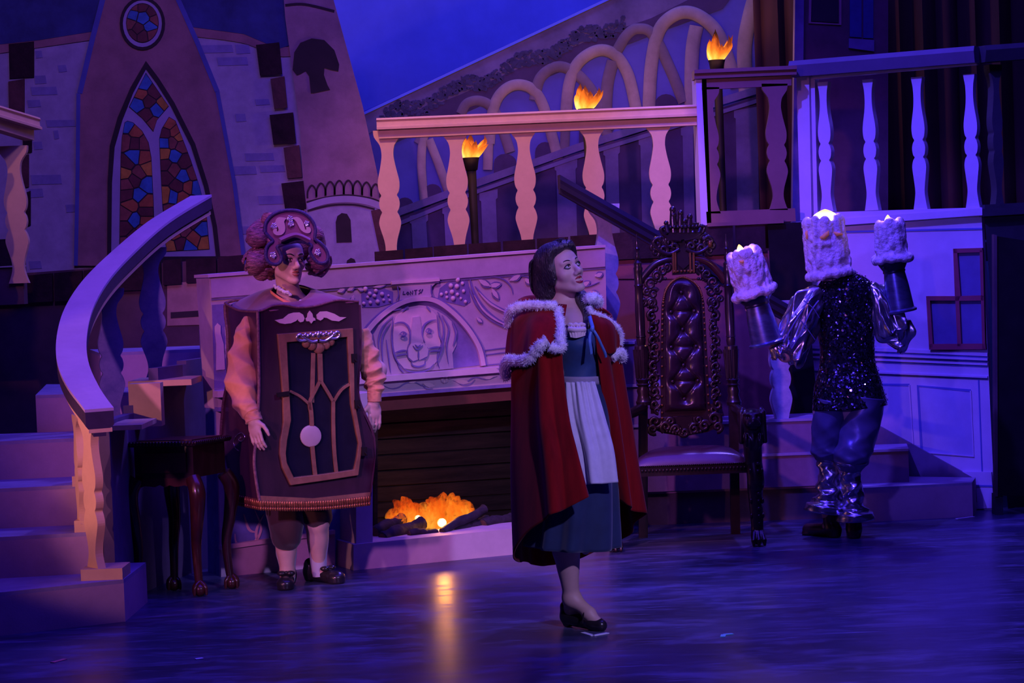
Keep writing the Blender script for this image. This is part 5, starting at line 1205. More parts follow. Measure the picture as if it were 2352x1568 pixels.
def fur(path, rad, seed, flat=1.0, spikes=2200, hl=.010):
    P = smooth3(path, 8); r = random.Random(seed); n = len(P)
    mb = MB().tube(P, [rad*(1+.07*math.sin(i*.37+seed)+.05*math.sin(i*.83+2*seed)+r.uniform(-.04, .04)) for i in range(n)], 16, flat=flat)
    vs = mb.v; vs2 = []
    for i, (x, y, z) in enumerate(vs):
        c = P[min(i//16, n-1)]; d = Vector((x, y, z))-c; vs2.append(tuple(c+d*(1+r.uniform(-.09, .10))))
    mb.v = vs2; base = len(vs2)
    for _ in range(spikes):
        i = r.randrange(base); p = Vector(vs2[i]); c = P[min(i//16, n-1)]; d = (p-c).normalized()
        j = Vector((r.uniform(-1, 1), r.uniform(-1, 1), r.uniform(-1, 1))).normalized(); s = d.cross(j).normalized()*.0012
        mb.add([p-s-d*.004, p+s-d*.004, p+d*hl*r.uniform(.5, 1)+j*hl*.45], [(0, 1, 2)])
    return mb
m_skin = M('stage_skin', (.56, .36, .29), rough=.5, var=.06, scale=12, sss=.06)

# ================================================================== person in the red cape
YW = 9.78
Wp = lambda px, py, dy=0.0: at(px, py, YW+dy)
wom = thing('person', 'person in a fur trimmed red velvet cape over a blue dress and pale apron', 'person', onz(1335, 1420)*Vector((1, 1, 0)) if False else Vector((onz(1330, 1425).x, YW, 0)))
S = SDF(Wp(1180, 1500, -.32)+Vector((0, 0, -.15)), Wp(1460, 548, .42), .004)
fr = frame(36, 15, 12); hc = Wp(1291, 620)
hk = .97
L = head(S, hc, fr, hk, True)
nb = Wp(1290, 716, .04)
S.cap(L(0, -.035, -.075), nb, .047, .052, .03)
S.cap(L(.02, .0, -.09), nb+Vector((.035, -.04, -.01)), .018, .016, .02)
sl, sr = Wp(1222, 738, .04), Wp(1358, 742, .12); ch = Wp(1312, 775, -.01); wa = Wp(1325, 868, .0); hp_ = Wp(1322, 945, .02)
S.cap(nb, sl, .055, .050, .05).cap(nb, sr, .055, .042, .05)
S.ell(ch, (.105, .09, .12), k=.06).cap(ch, wa, .105, .105, .06).ell(hp_, (.15, .115, .12), k=.06)
for q in (-1, 1): S.ell(ch+Vector((.015+q*.045, -.06+.02*q, -.02)), (.045, .045, .05), k=.03)
for sh, el, wr, qd in ((sl, Wp(1195, 838, .0), Wp(1225, 915, -.14), 1), (sr, Wp(1408, 835, .10), Wp(1385, 915, -.02), -1)):
    S.cap(sh, el, .05, .038, .03).cap(el, wr, .038, .025, .02)
    hand(S, wr, (qd*.25, -.35, -.9), (-qd*.9, -.4, 0), (qd*.5, -.8, 0), .9, .6)
kn = Wp(1305, 1190, -.14); an = Wp(1313, 1374, -.03); 
S.cap(Wp(1305, 960, .0), kn, .085, .058, .05).cap(kn, Wp(1300, 1262, -.07), .056, .055, .03).cap(Wp(1300, 1262, -.07), an, .055, .033, .03)
S.ell(Wp(1304, 1278, -.02), (.05, .055, .10), k=.03)
heel = Vector((Wp(1304, 1400).x, YW+.03, .055)); toe = onz(1380, 1436, .025)
S.cap(an, heel+Vector((.01, 0, .01)), .034, .030, .02).cap(an, an.lerp(toe, .62)+Vector((0, 0, .01)), .034, .026, .03).cap(an.lerp(toe, .6), toe, .028, .020, .02).cap(heel, toe, .027, .019, .02)
k2 = Wp(1330, 1185, -.02); a2 = Wp(1340, 1235, .34)
S.cap(Wp(1345, 960, .03), k2, .085, .058, .05).cap(k2, a2, .056, .033, .03).cap(a2, Wp(1345, 1262, .36), .030, .022, .02)
body = obj('body', S.mesh(), m_skin, wom, smooth=180)
face_parts(L, fr, hk, body, (.30, .02, .03), (.03, .016, .014), openm=.007, gaze=(.002, .003))
m_blush = M('blush', (.50, .17, .15), rough=.5, var=0)
m_hair = M('dark_brown_hair', (.022, .014, .018), rough=.36, var=.5, scale=14, stretch=(5, 5, 1), bump=.9, bscale=34, spec=.9)
S = SDF(hc-Vector((.20, .20, .26)), hc+Vector((.20, .22, .17)), .004)
s_, f_, u_ = fr
HL = lambda a, b, d: hc+(s_*a+f_*b+u_*d)
S.ell(HL(0, -.035, .045), (.094, .100, .092), (s_, f_, u_), .02).ell(HL(0, -.085, -.020), (.094, .085, .095), (s_, f_, u_), .03).ell(HL(-.01, -.105, -.065), (.080, .065, .075), (s_, f_, u_), .03)
for q in (-1, 1): S.ell(HL(q*.074, -.005, .010), (.018, .042, .065), (s_, f_, u_), .02)
S.ell(HL(0, .030, .092), (.070, .062, .034), (s_, f_, u_), .02).ell(HL(-.02, -.10, -.085), (.062, .052, .055), (s_, f_, u_), .03)
rh = random.Random(2)
for q in (-1, 1):
    for k in range(9):
        t = k/8
        a = HL(q*.006+q*.010*t, .072-.045*t, .096+.020*t); b = HL(q*(.074+.008*t), .024-.05*t, .046-.03*t); c_ = HL(q*(.070-.004*t), -.055-.03*t, -.055-.02*t)
        m_ = a.lerp(b, .5)+(u_*.022+s_*q*.014+f_*.006)
        for p, r_ in zip(zip(*(lambda Q: (Q[:-1], Q[1:]))(smooth3([a, m_, b, c_], 4))), [.013]*99): S.cap(p[0], p[1], .013, .0125, .006)
S.ell(HL(0, .085, -.035), (.064, .070, .112), (s_, f_, u_), .01, True)
hair = obj('hair', S.mesh(), m_hair, wom, smooth=180)
lk = MB()
for k in range(26):
    a = rh.uniform(-.07, .07); y0 = rh.uniform(-.02, .05)
    P = smooth3([HL(a*.6, y0+.04, .122-abs(a)*.25), HL(a*1.2, y0-.05, .126-abs(a)*.6), HL(a*1.25, -.105, .06), HL(a*1.1-.01, -.146, -.03), HL(a*.7-.01, -.140, -.09)], 5)
    lk.tube(P, [.007*math.sin(PI*(.1+.85*i/(len(P)-1))) for i in range(len(P))], 6)
obj('hair_locks', lk, m_hair, hair, smooth=60, kind='stuff')
# side ponytail over the shoulder
S = SDF(Wp(1310, 790, -.25), Wp(1385, 655, .15), .005)
pt = smooth3([Wp(1328, 676, .03), Wp(1345, 700, -.02), Wp(1352, 725, -.06), Wp(1346, 752, -.09)], 5)
for k in range(5):
    o_ = Vector((.016*math.cos(k*1.26), .016*math.sin(k*1.26), 0))
    for i in range(len(pt)-1): S.cap(pt[i]+o_*(1-.3*i/15), pt[i+1]+o_*(1-.3*(i+1)/15), .021-.0007*i, .020-.0007*i, .006)
obj('ponytail', S.mesh(), m_hair, wom, smooth=180)
# dress
m_bod = M('blue_bodice_cloth', (.018, .055, .16), rough=.6, var=.15, scale=20, sheen=.3)
m_skirt = M('blue_skirt_cloth', (.010, .026, .075), rough=.8, var=.2, scale=8, sheen=.3)
m_apron = M('pale_apron_cloth', (.62, .60, .66), rough=.75, var=.08, scale=20)
m_lace = M('white_blouse_cloth', (.72, .58, .56), rough=.8, var=.08)
obj('bodice', cloth([Wp(1326, 757, .0), Wp(1324, 790, -.02), Wp(1326, 830, -.01), Wp(1330, 872, .0)], [.092, .108, .100, .105], [.110, .140, .118, .122], nu=64, nv=30, fold=rumple(4, .006, (2, 5), (1, 3))), m_bod, wom, smooth=180)
bl_ = MB().tube(smooth3([Wp(1306, 756, -.155), Wp(1318, 757, -.168), Wp(1330, 757, -.165), Wp(1343, 756, -.145)], 6), .012, 8)
bl_.add(*(lambda m_: (m_.v, m_.f))(loft([[Wp(1305, 745, -.12), Wp(1306, 758, -.155), Wp(1310, 774, -.168)], [Wp(1318, 747, -.13), Wp(1320, 760, -.17), Wp(1322, 776, -.176)], [Wp(1331, 746, -.13), Wp(1333, 758, -.165), Wp(1333, 774, -.17)], [Wp(1345, 744, -.10), Wp(1346, 757, -.135), Wp(1345, 770, -.15)]], 40, 10, False, lambda u, v: .005*math.sin(u*40)*(1-v))))
blo = obj('blouse', bl_, m_lace, wom, smooth=180)
rf = MB()
for k in range(14): rf.ball(Wp(1306+k*2.7, 746-1.2*math.sin(k*1.3)-k*.1, -.125-.012*math.sin(PI*k/13)), (.009, .008, .008), 7, 5)
obj('ruffle', rf, m_lace, blo, smooth=180, kind='stuff')
obj('waist_band', cloth([Wp(1330, 862, -.005), Wp(1330, 880, -.005)], [.110, .113], [.130, .132], nu=48, nv=4), M('grey_waistband', (.30, .27, .34), rough=.7), wom, smooth=180)
obj('skirt', cloth([Wp(1328, 874, .0), Wp(1322, 950, .01), Wp(1318, 1060, .01), Wp(1316, 1160, .0), Wp(1314, 1252, .0)], [.135, .165, .180, .190, .200], [.13, .165, .20, .225, .24], nu=150, nv=40, fold=lambda u, v: .020*v*math.sin(2*PI*u*9+1.2*math.sin(v*3)+.8*math.sin(u*20))), m_skirt, wom, smooth=180, solid=.004)
acol = []
for k in range(9):
    t = k/8
    top = Wp(1300+t*66, 878-t*2, -.148+.02*abs(2*t-1)**2); m1 = Wp(1306+t*82, 960-t*4, -.205+.03*abs(2*t-1)**2); m2 = Wp(1325+t*84, 1040-t*5, -.25+.04*abs(2*t-1)**2); lo = Wp(1334+t*82, 1113-t*5, -.275+.045*abs(2*t-1)**2)
    acol.append([top, m1, m2, lo])
ap_ = obj('apron', loft(acol, 110, 36, False, lambda u, v: .011*(.35+v)*math.sin(u*15+1.6*math.sin(v*2.2)+1.3*math.sin(u*5))+.004*math.sin(u*37)*(1-v)), m_apron, wom, smooth=180, solid=.003)
# cape: panels hanging from the shoulders, open at the front
m_velv = M('red_velvet', (.22, .006, .007), rough=.9, var=.3, scale=5, sheen=.08, spec=.1, stretch=(3, 3, .4))
m_lin = M('dark_red_lining', (.10, .004, .006), rough=.7, var=.2)
cap = [[(1302, 700, -.10), (1290, 800, -.25), (1305, 950, -.32), (1328, 1050, -.36), (1352, 1140, -.38)],
       [(1275, 698, -.08), (1262, 800, -.26), (1272, 950, -.33), (1290, 1060, -.38), (1300, 1168, -.40)],
       [(1245, 698, -.05), (1232, 800, -.22), (1232, 950, -.29), (1242, 1070, -.34), (1252, 1190, -.38)],
       [(1205, 706, .0), (1200, 800, -.10), (1200, 950, -.15), (1203, 1090, -.2), (1212, 1225, -.25)],
       [(1184, 725, .05), (1176, 800, .02), (1176, 950, .0), (1176, 1110, -.02), (1182, 1286, -.05)],
       [(1196, 712, .10), (1190, 800, .14), (1188, 950, .17), (1192, 1110, .2), (1203, 1290, .2)],
       [(1240, 700, .14), (1235, 800, .22), (1232, 950, .28), (1238, 1110, .31), (1258, 1300, .33)],
       [(1310, 696, .16), (1315, 800, .26), (1318, 950, .33), (1325, 1100, .38), (1330, 1280, .42)],
       [(1375, 704, .18), (1390, 800, .25), (1400, 950, .31), (1415, 1080, .35), (1432, 1235, .36)],
       [(1404, 722, .12), (1420, 800, .12), (1430, 900, .14), (1450, 1040, .16), (1474, 1188, .16)],
       [(1388, 722, .02), (1402, 800, .0), (1418, 900, .0), (1438, 1040, .02), (1458, 1170, .04)],
       [(1362, 716, -.08), (1374, 800, -.12), (1388, 900, -.10), (1406, 1020, -.06), (1426, 1150, .0)]]
obj('cape', loft([[Wp(*p) for p in c] for c in cap], 190, 54, False, lambda u, v: .017*min(1, v*1.6)*math.sin(u*40+2.5*math.sin(u*7))+.006*v*math.sin(u*83+3*math.sin(u*11))), m_velv, wom, smooth=180, solid=.006)
hood = SDF(Wp(1160, 760, -.1), Wp(1290, 660, .35), .006)
hood.ell(Wp(1222, 706, .15), (.085, .09, .055), k=.03).ell(Wp(1270, 712, .17), (.10, .08, .06), k=.03)
obj('hood', hood.mesh(), m_velv, wom, smooth=180)
# short shoulder cape, two halves
lc = [[(1285, 704, -.11), (1281, 740, -.19), (1281, 795, -.26)], [(1262, 696, -.08), (1250, 740, -.22), (1240, 796, -.30)], [(1230, 697, -.02), (1214, 740, -.16), (1205, 815, -.25)], [(1196, 703, .03), (1180, 750, -.06), (1176, 830, -.12)], [(1178, 720, .10), (1168, 770, .06), (1162, 850, .05)], [(1196, 704, .16), (1182, 770, .22), (1178, 850, .24)], [(1260, 696, .17), (1262, 770, .28), (1262, 860, .32)]]
obj('shoulder_cape', loft([[Wp(*p) for p in c] for c in lc], 80, 24, False, lambda u, v: .008*v*math.sin(u*30)), m_velv, wom, smooth=180, solid=.006)
rc = [[(1352, 704, -.05), (1362, 740, -.12), (1376, 790, -.10)], [(1366, 712, -.03), (1386, 745, -.10), (1398, 812, -.08)], [(1384, 722, .02), (1410, 750, -.02), (1414, 806, -.02)], [(1400, 732, .08), (1426, 772, .08), (1424, 812, .06)], [(1394, 722, .17), (1412, 770, .24), (1410, 840, .25)], [(1330, 700, .18), (1340, 770, .28), (1340, 850, .33)]]
obj('shoulder_cape', loft([[Wp(*p) for p in c] for c in rc], 70, 24, False, lambda u, v: .006*v*math.sin(u*24)), m_velv, wom, smooth=180, solid=.006)
m_fur = M('white_fur', (.80, .76, .80), rough=.95, var=.18, scale=60, sheen=.5, bump=.4, bscale=120)
Z3 = lambda P, dys: [Wp(1140+x/6.534, 660+y/6.534, d) for (x, y), d in zip(P, dys)]
obj('fur_trim', fur(Z3([(190, 560), (180, 430), (240, 330), (370, 275), (520, 262), (680, 270), (800, 270), (890, 285)], [.02, -.03, -.08, -.10, -.11, -.13, -.14, -.13]), .019, 1), m_fur, wom, smooth=180, label='white fur collar roll')
obj('fur_trim', fur(Z3([(930, 320), (925, 400), (950, 500), (970, 620), (960, 720), (960, 800), (985, 860), (960, 920), (890, 920), (810, 880)], [-.14, -.16, -.19, -.23, -.26, -.28, -.29, -.30, -.31, -.31]), .0185, 2, 1.0, 2600), m_fur, wom, smooth=180, label='white fur front edging')
obj('fur_trim', fur(Z3([(770, 800), (690, 850), (600, 940), (520, 1040), (420, 1090), (310, 1095), (200, 1090), (140, 1150), (125, 1240), (150, 1340)], [-.31, -.31, -.29, -.27, -.24, -.20, -.14, -.08, .0, .06]), .0225, 3, 1.0, 3200), m_fur, wom, smooth=180, label='white fur hem edging')
obj('fur_trim', fur(Z3([(1350, 190), (1400, 160), (1470, 150), (1520, 190), (1530, 250)], [-.04, -.06, -.06, -.04, .0]), .020, 4, 1.0, 1100), m_fur, wom, smooth=180, label='white fur tuft at the neck')
obj('fur_trim', fur(Z3([(1390, 290), (1420, 370), (1500, 400), (1600, 440), (1720, 510), (1810, 590), (1860, 680), (1875, 770), (1850, 860)], [-.08, -.09, -.08, -.05, -.02, .0, .02, .03, .03]), .010, 5, 1.0, 1500), m_fur, wom, smooth=180, label='white fur edging')
obj('fur_trim', fur(Z3([(1720, 1050), (1790, 1000), (1850, 960), (1890, 1020), (1880, 1080)], [-.02, .0, .02, .04, .06]), .019, 6, 1.0, 1100), m_fur, wom, smooth=180, label='white fur hem tuft')
m_rib = M('blue_satin_ribbon', (.10, .22, .50), rough=.35, var=.1)
def ribbon(pts, dys, w_, tw=0):
    P = smooth3(Z3(pts, dys), 6); n = len(P); vs = []
    for i, p in enumerate(P):
        a = tw*i/n; d = Vector((math.cos(a), math.sin(a)*.6, .25)).normalized(); vs += [p-d*w_/2, p+d*w_/2]
    return MB().add(vs, [(2*i, 2*i+1, 2*i+3, 2*i+2) for i in range(n-1)])
rbn = obj('ribbon', ribbon([(1400, 430), (1420, 510), (1445, 600), (1440, 640)], [-.13, -.16, -.18, -.19], .016, .5), m_rib, wom, smooth=180, solid=.003)
obj('ribbon_tail', ribbon([(1440, 620), (1405, 720), (1405, 820), (1420, 920), (1430, 1000)], [-.19, -.2, -.21, -.21, -.21], .014, 1.0), m_rib, rbn, smooth=180, solid=.003)
obj('ribbon_tail', ribbon([(1445, 620), (1520, 740), (1580, 870), (1630, 980), (1645, 1050)], [-.19, -.19, -.18, -.17, -.16], .012, -.5), m_rib, rbn, smooth=180, solid=.003)
obj('ribbon_knot', MB().ball(Z3([(1440, 625)], [-.195])[0], (.010, .008, .012), 10, 7), m_rib, rbn, smooth=180)
# shoe
m_shoe = M('black_shoe_leather', (.018, .014, .018), rough=.3, var=.2, coat=.3)
S = SDF((heel.x-.08, min(heel.y, toe.y)-.10, -.01), (toe.x+.08, heel.y+.09, .16), .004)
S.cap(heel+Vector((0, 0, -.012)), toe, .034, .028, .02).ell(toe.lerp(heel, .18)+Vector((0, 0, 0)), (.040, .036, .026), k=.02)
S.cap(heel, heel+Vector((-.004, .0, .035)), .032, .030, .02)
S.cap(an.lerp(toe, .30)+Vector((0, 0, .02)), an.lerp(toe, .72)+Vector((0, 0, .02)), .034, .026, .01, True); S.cap(an+Vector((0, 0, .03)), heel+Vector((.01, 0, .045)), .036, .026, .01, True)
S.cyl(heel+Vector((0, 0, -.006)), Vector((heel.x, heel.y, 0.001)), .027, .022, .008)
sh_ = obj('shoe', S.mesh(), m_shoe, wom, smooth=180)
st0 = an.lerp(toe, .58)
dfo = (toe-heel); dfo.z = 0; dfo.normalize(); prp = Vector((dfo.y, -dfo.x, 0))
obj('strap', MB().tube(smooth3([st0-prp*.040-Vector((0, 0, .035)), st0-prp*.026+Vector((0, 0, .012)), st0+Vector((0, 0, .026)), st0+prp*.026+Vector((0, 0, .012)), st0+prp*.040-Vector((0, 0, .035))], 6), .0055, 8, flat=.6), m_shoe, sh_, smooth=60)
# ================================================================== person in the clock case costume
YC = 11.42
Kp = lambda px, py, dy=0.0: at(px, py, YC+dy)
man = thing('person', 'person in a dark wooden clock case costume with scrolled wig, knee breeches and white stockings', 'person', Vector((Kp(690, 1340).x, YC+.1, 0)))
S = SDF(Kp(515, 1390, -.35)+Vector((0, 0, -.12)), Kp(885, 505, .35), .0045)
fm = frame(30, -3, 0); hm = Kp(662, 594, -.02)
Lm = head(S, hm, fm, 1.03, False)
mn = Kp(668, 700, .05)
S.cap(Lm(0, -.035, -.075), mn, .056, .062, .03)
shl, shr = Kp(595, 728, .03), Kp(748, 722, .12)
S.cap(mn, shl, .06, .055, .05).cap(mn, shr, .06, .055, .05).ell(Kp(672, 800, .08), (.17, .11, .17), k=.06).ell(Kp(674, 930, .08), (.15, .11, .16), k=.08).ell(Kp(678, 1020, .08), (.16, .12, .12), k=.08)
for sh, el, wr, d, n, t in ((shl, Kp(552, 850, -.08), Kp(582, 962, -.30), (.12, -.20, -.95), (-.55, -.8, .2), (.85, -.4, -.1)), (shr, Kp(868, 850, .10), Kp(858, 922, .0), (.06, -.18, -.95), (.5, -.8, 0), (-.8, -.5, 0))):
    S.cap(sh, el, .055, .043, .03).cap(el, wr, .043, .030, .02)
    hand(S, wr, d, n, t, 1.0, .45)
for hp, kn, an, ft in ((Kp(640, 1060, .06), Kp(655, 1215, -.02), Kp(660, 1312, .0), onz(655, 1352)), (Kp(712, 1055, .10), Kp(728, 1195, .06), Kp(732, 1296, .12), onz(795, 1340))):
    S.cap(hp, kn, .095, .062, .05).cap(kn, an, .058, .036, .03).ell(kn.lerp(an, .32)+Vector((0, .02, 0)), (.052, .055, .085), k=.03)
    S.cap(an, Vector((an.x, an.y, .06)), .036, .034, .02).cap(Vector((an.x, an.y, .05)), Vector((an.x+(ft.x-an.x)*.8, an.y+(ft.y-an.y)*.8, .03)), .034, .024, .02)
mb_ = obj('body', S.mesh(), m_skin, man, smooth=180)
face_parts(Lm, fm, 1.03, mb_, (.34, .09, .06), (.02, .012, .010), fem=False, gaze=(.001, 0))
# case
ya = math.radians(22); e1 = Vector((math.cos(ya), math.sin(ya), 0)); e2 = Vector((-math.sin(ya), math.cos(ya), 0))
q0 = at(592, 715, 11.13); PQ = Plane(q0, e1); PS = Plane(q0, e2)
m_case = M('plum_case_wood', (.060, .018, .040), rough=.35, var=.35, scale=5, stretch=(1, 1, .3), coat=.3)
m_cased = M('dark_case_wood', (.030, .010, .024), rough=.35, var=.35, scale=5, stretch=(1, 1, .3), coat=.3)
m_trim = M('bronze_trim', (.20, .09, .055), rough=.45, var=.3, scale=12)
m_pipe = M('braid_piping', (.14, .055, .085), rough=.6, var=.5, scale=80)
m_gold = M('lilac_gilt', (.52, .36, .42), rough=.5, var=.1)
m_silv = M('polished_pewter', (.60, .55, .60), rough=.22, metal=.9, var=.1)
case = obj('clock_case', MB().slab(PQ, [(592, 715), (606, 711), (627, 702), (652, 700), (680, 705), (705, 705), (730, 701), (755, 694), (780, 689), (824, 692), (829, 778), (827, 860), (824, 910), (838, 960), (858, 1005), (862, 1050), (854, 1092), (850, 1140), (720, 1152), (596, 1149), (586, 1085), (584, 1050), (590, 990), (595, 900), (594, 800)], .018, -.018), m_cased, man)
sidep = [(592, 715), (560, 714), (545, 711), (528, 703), (517, 696), (517, 720), (523, 769), (523, 865), (513, 928), (508, 990), (507, 1011), (511, 1040), (516, 1059), (536, 1136), (596, 1149), (586, 1085), (584, 1050), (590, 990), (595, 900), (594, 800)]
# side with an arm hole: two boards, front and back of it
obj('case_side', MB().slab(PS, sidep, .014, -.014), m_case, case)
wdt = (PQ(826, 800)-PQ(592, 800)).dot(e1); dep = (PS(516, 800)-PS(592, 800)).dot(e2)
sr_ = MB()
base_ = [PQ(826, 700), PQ(829, 800), PQ(824, 910), PQ(860, 1010), PQ(850, 1140)]
obj('case_side', loft([[p+e2*(dep*t) for p in base_] for t in (0, .33, .66, 1)], 8, 24), m_case, case, solid=.012)
bk = [PS(517, 700), PS(523, 865), PS(508, 1000), PS(536, 1136)]
obj('case_back', loft([[p+e1*(wdt*t) for p in bk] for t in (0, .33, .66, 1)], 8, 24), m_case, case, solid=.012)
for L in ([(592, 715), (594, 800), (595, 900), (590, 990), (584, 1055), (588, 1100), (596, 1149)],):
    obj('piping', MB().tube(smooth3([PQ(x, y, .004) for x, y in L], 6), .009, 8), m_pipe, case, smooth=60)
obj('piping', MB().tube(smooth3([PS(x, y, .004) for x, y in [(517, 700), (518, 725), (523, 769), (523, 865), (513, 928), (508, 990), (507, 1011), (516, 1059), (536, 1136)]], 6), .009, 8), m_pipe, case, smooth=60)
obj('piping', MB().tube(smooth3([PQ(x, y, .0) for x, y in [(592, 715), (606, 711), (627, 702), (652, 700), (680, 705), (705, 705), (730, 701), (755, 694), (780, 689), (824, 692)]], 6), .007, 8), m_pipe, case, smooth=60)
obj('piping', MB().tube(smooth3([PS(x, y, .0) for x, y in [(592, 715), (560, 714), (545, 711), (528, 703), (517, 696)]], 6), .007, 8), m_pipe, case, smooth=60)
obj('piping', MB().tube(smooth3([PS(517, 696), PS(519, 690)+e1*.06, PS(522, 688)+e1*.14], 6), .007, 8), m_pipe, case, smooth=60)
# shoulder yoke from neck to rim
nr = [(623, 668, .03), (632, 682, -.06), (648, 692, -.10), (668, 696, -.11), (690, 690, -.10), (708, 676, -.02), (712, 664, .08), (690, 655, .15), (655, 655, .15), (632, 660, .10)]
rm = [PS(519, 702, -.02)+e1*.02, PS(560, 716, -.02), PQ(606, 715, -.02), PQ(675, 708, -.02), PQ(755, 698, -.02), PQ(822, 694, -.02), PQ(826, 694)+e2*dep*.55, PQ(824, 694)+e2*dep*.98, PS(519, 692)+e1*wdt*.6, PS(519, 695)+e1*wdt*.2]
m_yoke = M('purple_yoke_cloth', (.17, .05, .12), rough=.7, var=.15, scale=8, sheen=.3)
ycol = []
for (x, y, d), r in zip(nr, rm):
    n_ = Kp(x, y, d); r = Vector(r); ycol.append([n_, n_.lerp(r, .35)+Vector((0, 0, .012)), n_.lerp(r, .7)+Vector((0, 0, .006)), r])
yo = obj('shoulder_yoke', loft(ycol, 60, 16, True), m_yoke, man, smooth=180, solid=.006)
obj('collar_band', loft([[Kp(x, y, d), Kp(x+2, y+8, d-.012)] for x, y, d in [(621, 666, -.03), (634, 676, -.09), (650, 686, -.125), (668, 694, -.13)]], 24, 4), M('orange_collar_cloth', (.80, .28, .12), rough=.7), yo, smooth=180, solid=.006)
lc_ = MB(); rl = random.Random(4)
for k in range(30):
    t = k/29; x = 630+t*38; y = 656+t*20+rl.uniform(-2, 3); lc_.ball(Kp(x, y, -.075-.03*math.sin(t*2)), rl.uniform(.006, .010), 7, 5)
obj('lace_collar', lc_, M('white_lace', (.65, .60, .68), rough=.9), man, smooth=180, kind='stuff')
obj('lace_jabot', MB().tube(smooth3([Kp(690, 690, -.10), Kp(692, 700, -.12), Kp(690, 710, -.12)], 4), [.008]*4+[.014]*4+[.008], 8), M('white_lace', (.65, .60, .68)), man, smooth=180)
# gilt ornaments
Z5 = lambda P: [(480+x/4.355, 640+y/4.355) for x, y in P]
obj('gilt_wing', MB().slab(PQ, Z5([(660, 415), (745, 398), (800, 352), (850, 338), (905, 336), (942, 358), (957, 395), (945, 428), (915, 436), (895, 420), (890, 402), (872, 422), (820, 445), (760, 452), (710, 444)]), .008, 0), m_gold, case)
obj('gilt_wing', MB().slab(PQ, Z5([(1375, 385), (1310, 382), (1255, 350), (1180, 325), (1115, 328), (1078, 362), (1082, 402), (1115, 418), (1142, 402), (1148, 388), (1180, 392), (1230, 418), (1300, 426)]), .008, 0), m_gold, case)
obj('gilt_fleur', MB().slab(PQ, Z5([(1010, 320), (990, 350), (985, 385), (968, 400), (978, 425), (1005, 425), (1025, 448), (1045, 420), (1066, 418), (1062, 395), (1042, 385), (1036, 350)]), .010, 0), m_gold, case)
Zd = lambda P: [(620+x/4.127, 740+y/4.127) for x, y in P]
do_ = Zd([(75, 110), (430, 85), (790, 55), (800, 400), (805, 750), (850, 1000), (875, 1150), (860, 1300), (840, 1450), (520, 1500), (200, 1545), (120, 1380), (95, 1250), (100, 1120), (130, 950), (125, 700), (100, 400)])
di_ = Zd([(162, 190), (440, 165), (735, 140), (750, 450), (770, 780), (820, 1050), (842, 1150), (825, 1280), (800, 1395), (520, 1435), (228, 1470), (162, 1330), (152, 1240), (165, 1120), (202, 930), (185, 650), (172, 400)])
door = obj('case_door', MB().ring(PQ, do_, di_, .026, .002), m_trim, case, bevel=.003)
obj('door_pane', MB().slab(PQ, di_, .004, .002), M('dark_door_pane', (.010, .010, .024), rough=.2, var=.2), door)
obj('pendulum_rod', MB().slab(PQ, Zd([(392, 290), (432, 290), (420, 760), (378, 760)]), .004, .010), m_trim, door)
pc_ = PQ(713, 1001, .012); rmx = Matrix((e1, PQ.n, Vector((0, 0, 1)))).transposed()
obj('pendulum_disc', MB().lathe([(0, .050), (.4, .056), (.8, .054), (1, .044)], pc_, pc_+PQ.n*.014, 28), M('pale_pendulum', (.40, .30, .33), rough=.4, var=.1), door, smooth=40)
for L, w_ in (([(735, 812), (736, 845), (737, 876)], 11), ([(736, 874), (724, 898), (712, 922), (713, 942)], 7), ([(737, 874), (752, 898), (766, 922)], 7), ([(666, 898), (690, 910), (711, 928)], 6), ([(803, 882), (784, 896), (767, 922)], 6), ([(712, 924), (716, 958), (718, 1026), (725, 1096)], 9), ([(766, 920), (766, 970), (768, 1031), (773, 1084)], 8)):
    obj('mullion', MB().stroke(PQ, L, w_, .012, .012, 6), m_trim, door)
cr_ = MB()
for side in (-1, 1):
    def cp(dx, y): x = 731+side*dx; return PQ(x, y-(x-731)*.07, .034)
    cr_.tube(smooth3([cp(24, 778), cp(38, 780), cp(47, 776), cp(49, 769), cp(42, 765), cp(37, 770)], 5), .0075, 8)
    for k in range(6): cr_.ball(cp(6+k*6, 766+(k % 2)*3), (.010, .008, .010), 8, 5)
    cr_.tube(smooth3([cp(2, 782), cp(14, 784), cp(26, 778), cp(34, 772)], 5), .008, 8)
cr_.ball(PQ(731, 768, .036), (.011, .010, .018), 8, 6)
obj('pewter_crest', cr_, m_silv, door, smooth=60, kind='stuff')
for k, (x, y, r) in enumerate([(703, 789, .022), (716, 794, .024), (732, 799, .030), (748, 792, .024), (759, 785, .022)]):
    obj('scallop', MB().ball(PQ(x, y, .018), (r, .010, r), 12, 8), m_trim, door, smooth=60)
for x, y in ((813, 822), (820, 928), (836, 1036)): obj('hinge', MB().box(PQ(x, y, .03), (.028, .024, .044), rmx).tube([PQ(x+2, y+2, .045), PQ(x+7, y+8, .05)], .005, 6), m_black, door)
obj('latch', MB().bar(PQ(636, 907, .035), PQ(664, 903, .035), .016, .022), m_black, door)
sp = [(548-2.2*k*math.cos(k*.45)*.6+0, 1010+2.0*k*math.sin(k*.45)) for k in range(2, 16)]
obj('scroll_inlay', MB().tube(smooth3([PS(553, 1004, .003), PS(549, 1006, .003), PS(550, 1012, .003), PS(557, 1012, .003), PS(562, 1003, .003), PS(556, 994, .003), PS(545, 998, .003), PS(537, 1012, .003), PS(540, 1028, .003), PS(550, 1036, .003)], 5), .0035, 6), m_silv, case, smooth=60)
fr_m = M('bronze_fringe', (.26, .09, .04), rough=.3, metal=.5, var=.5, scale=60)
fg = MB(); rf_ = random.Random(8)
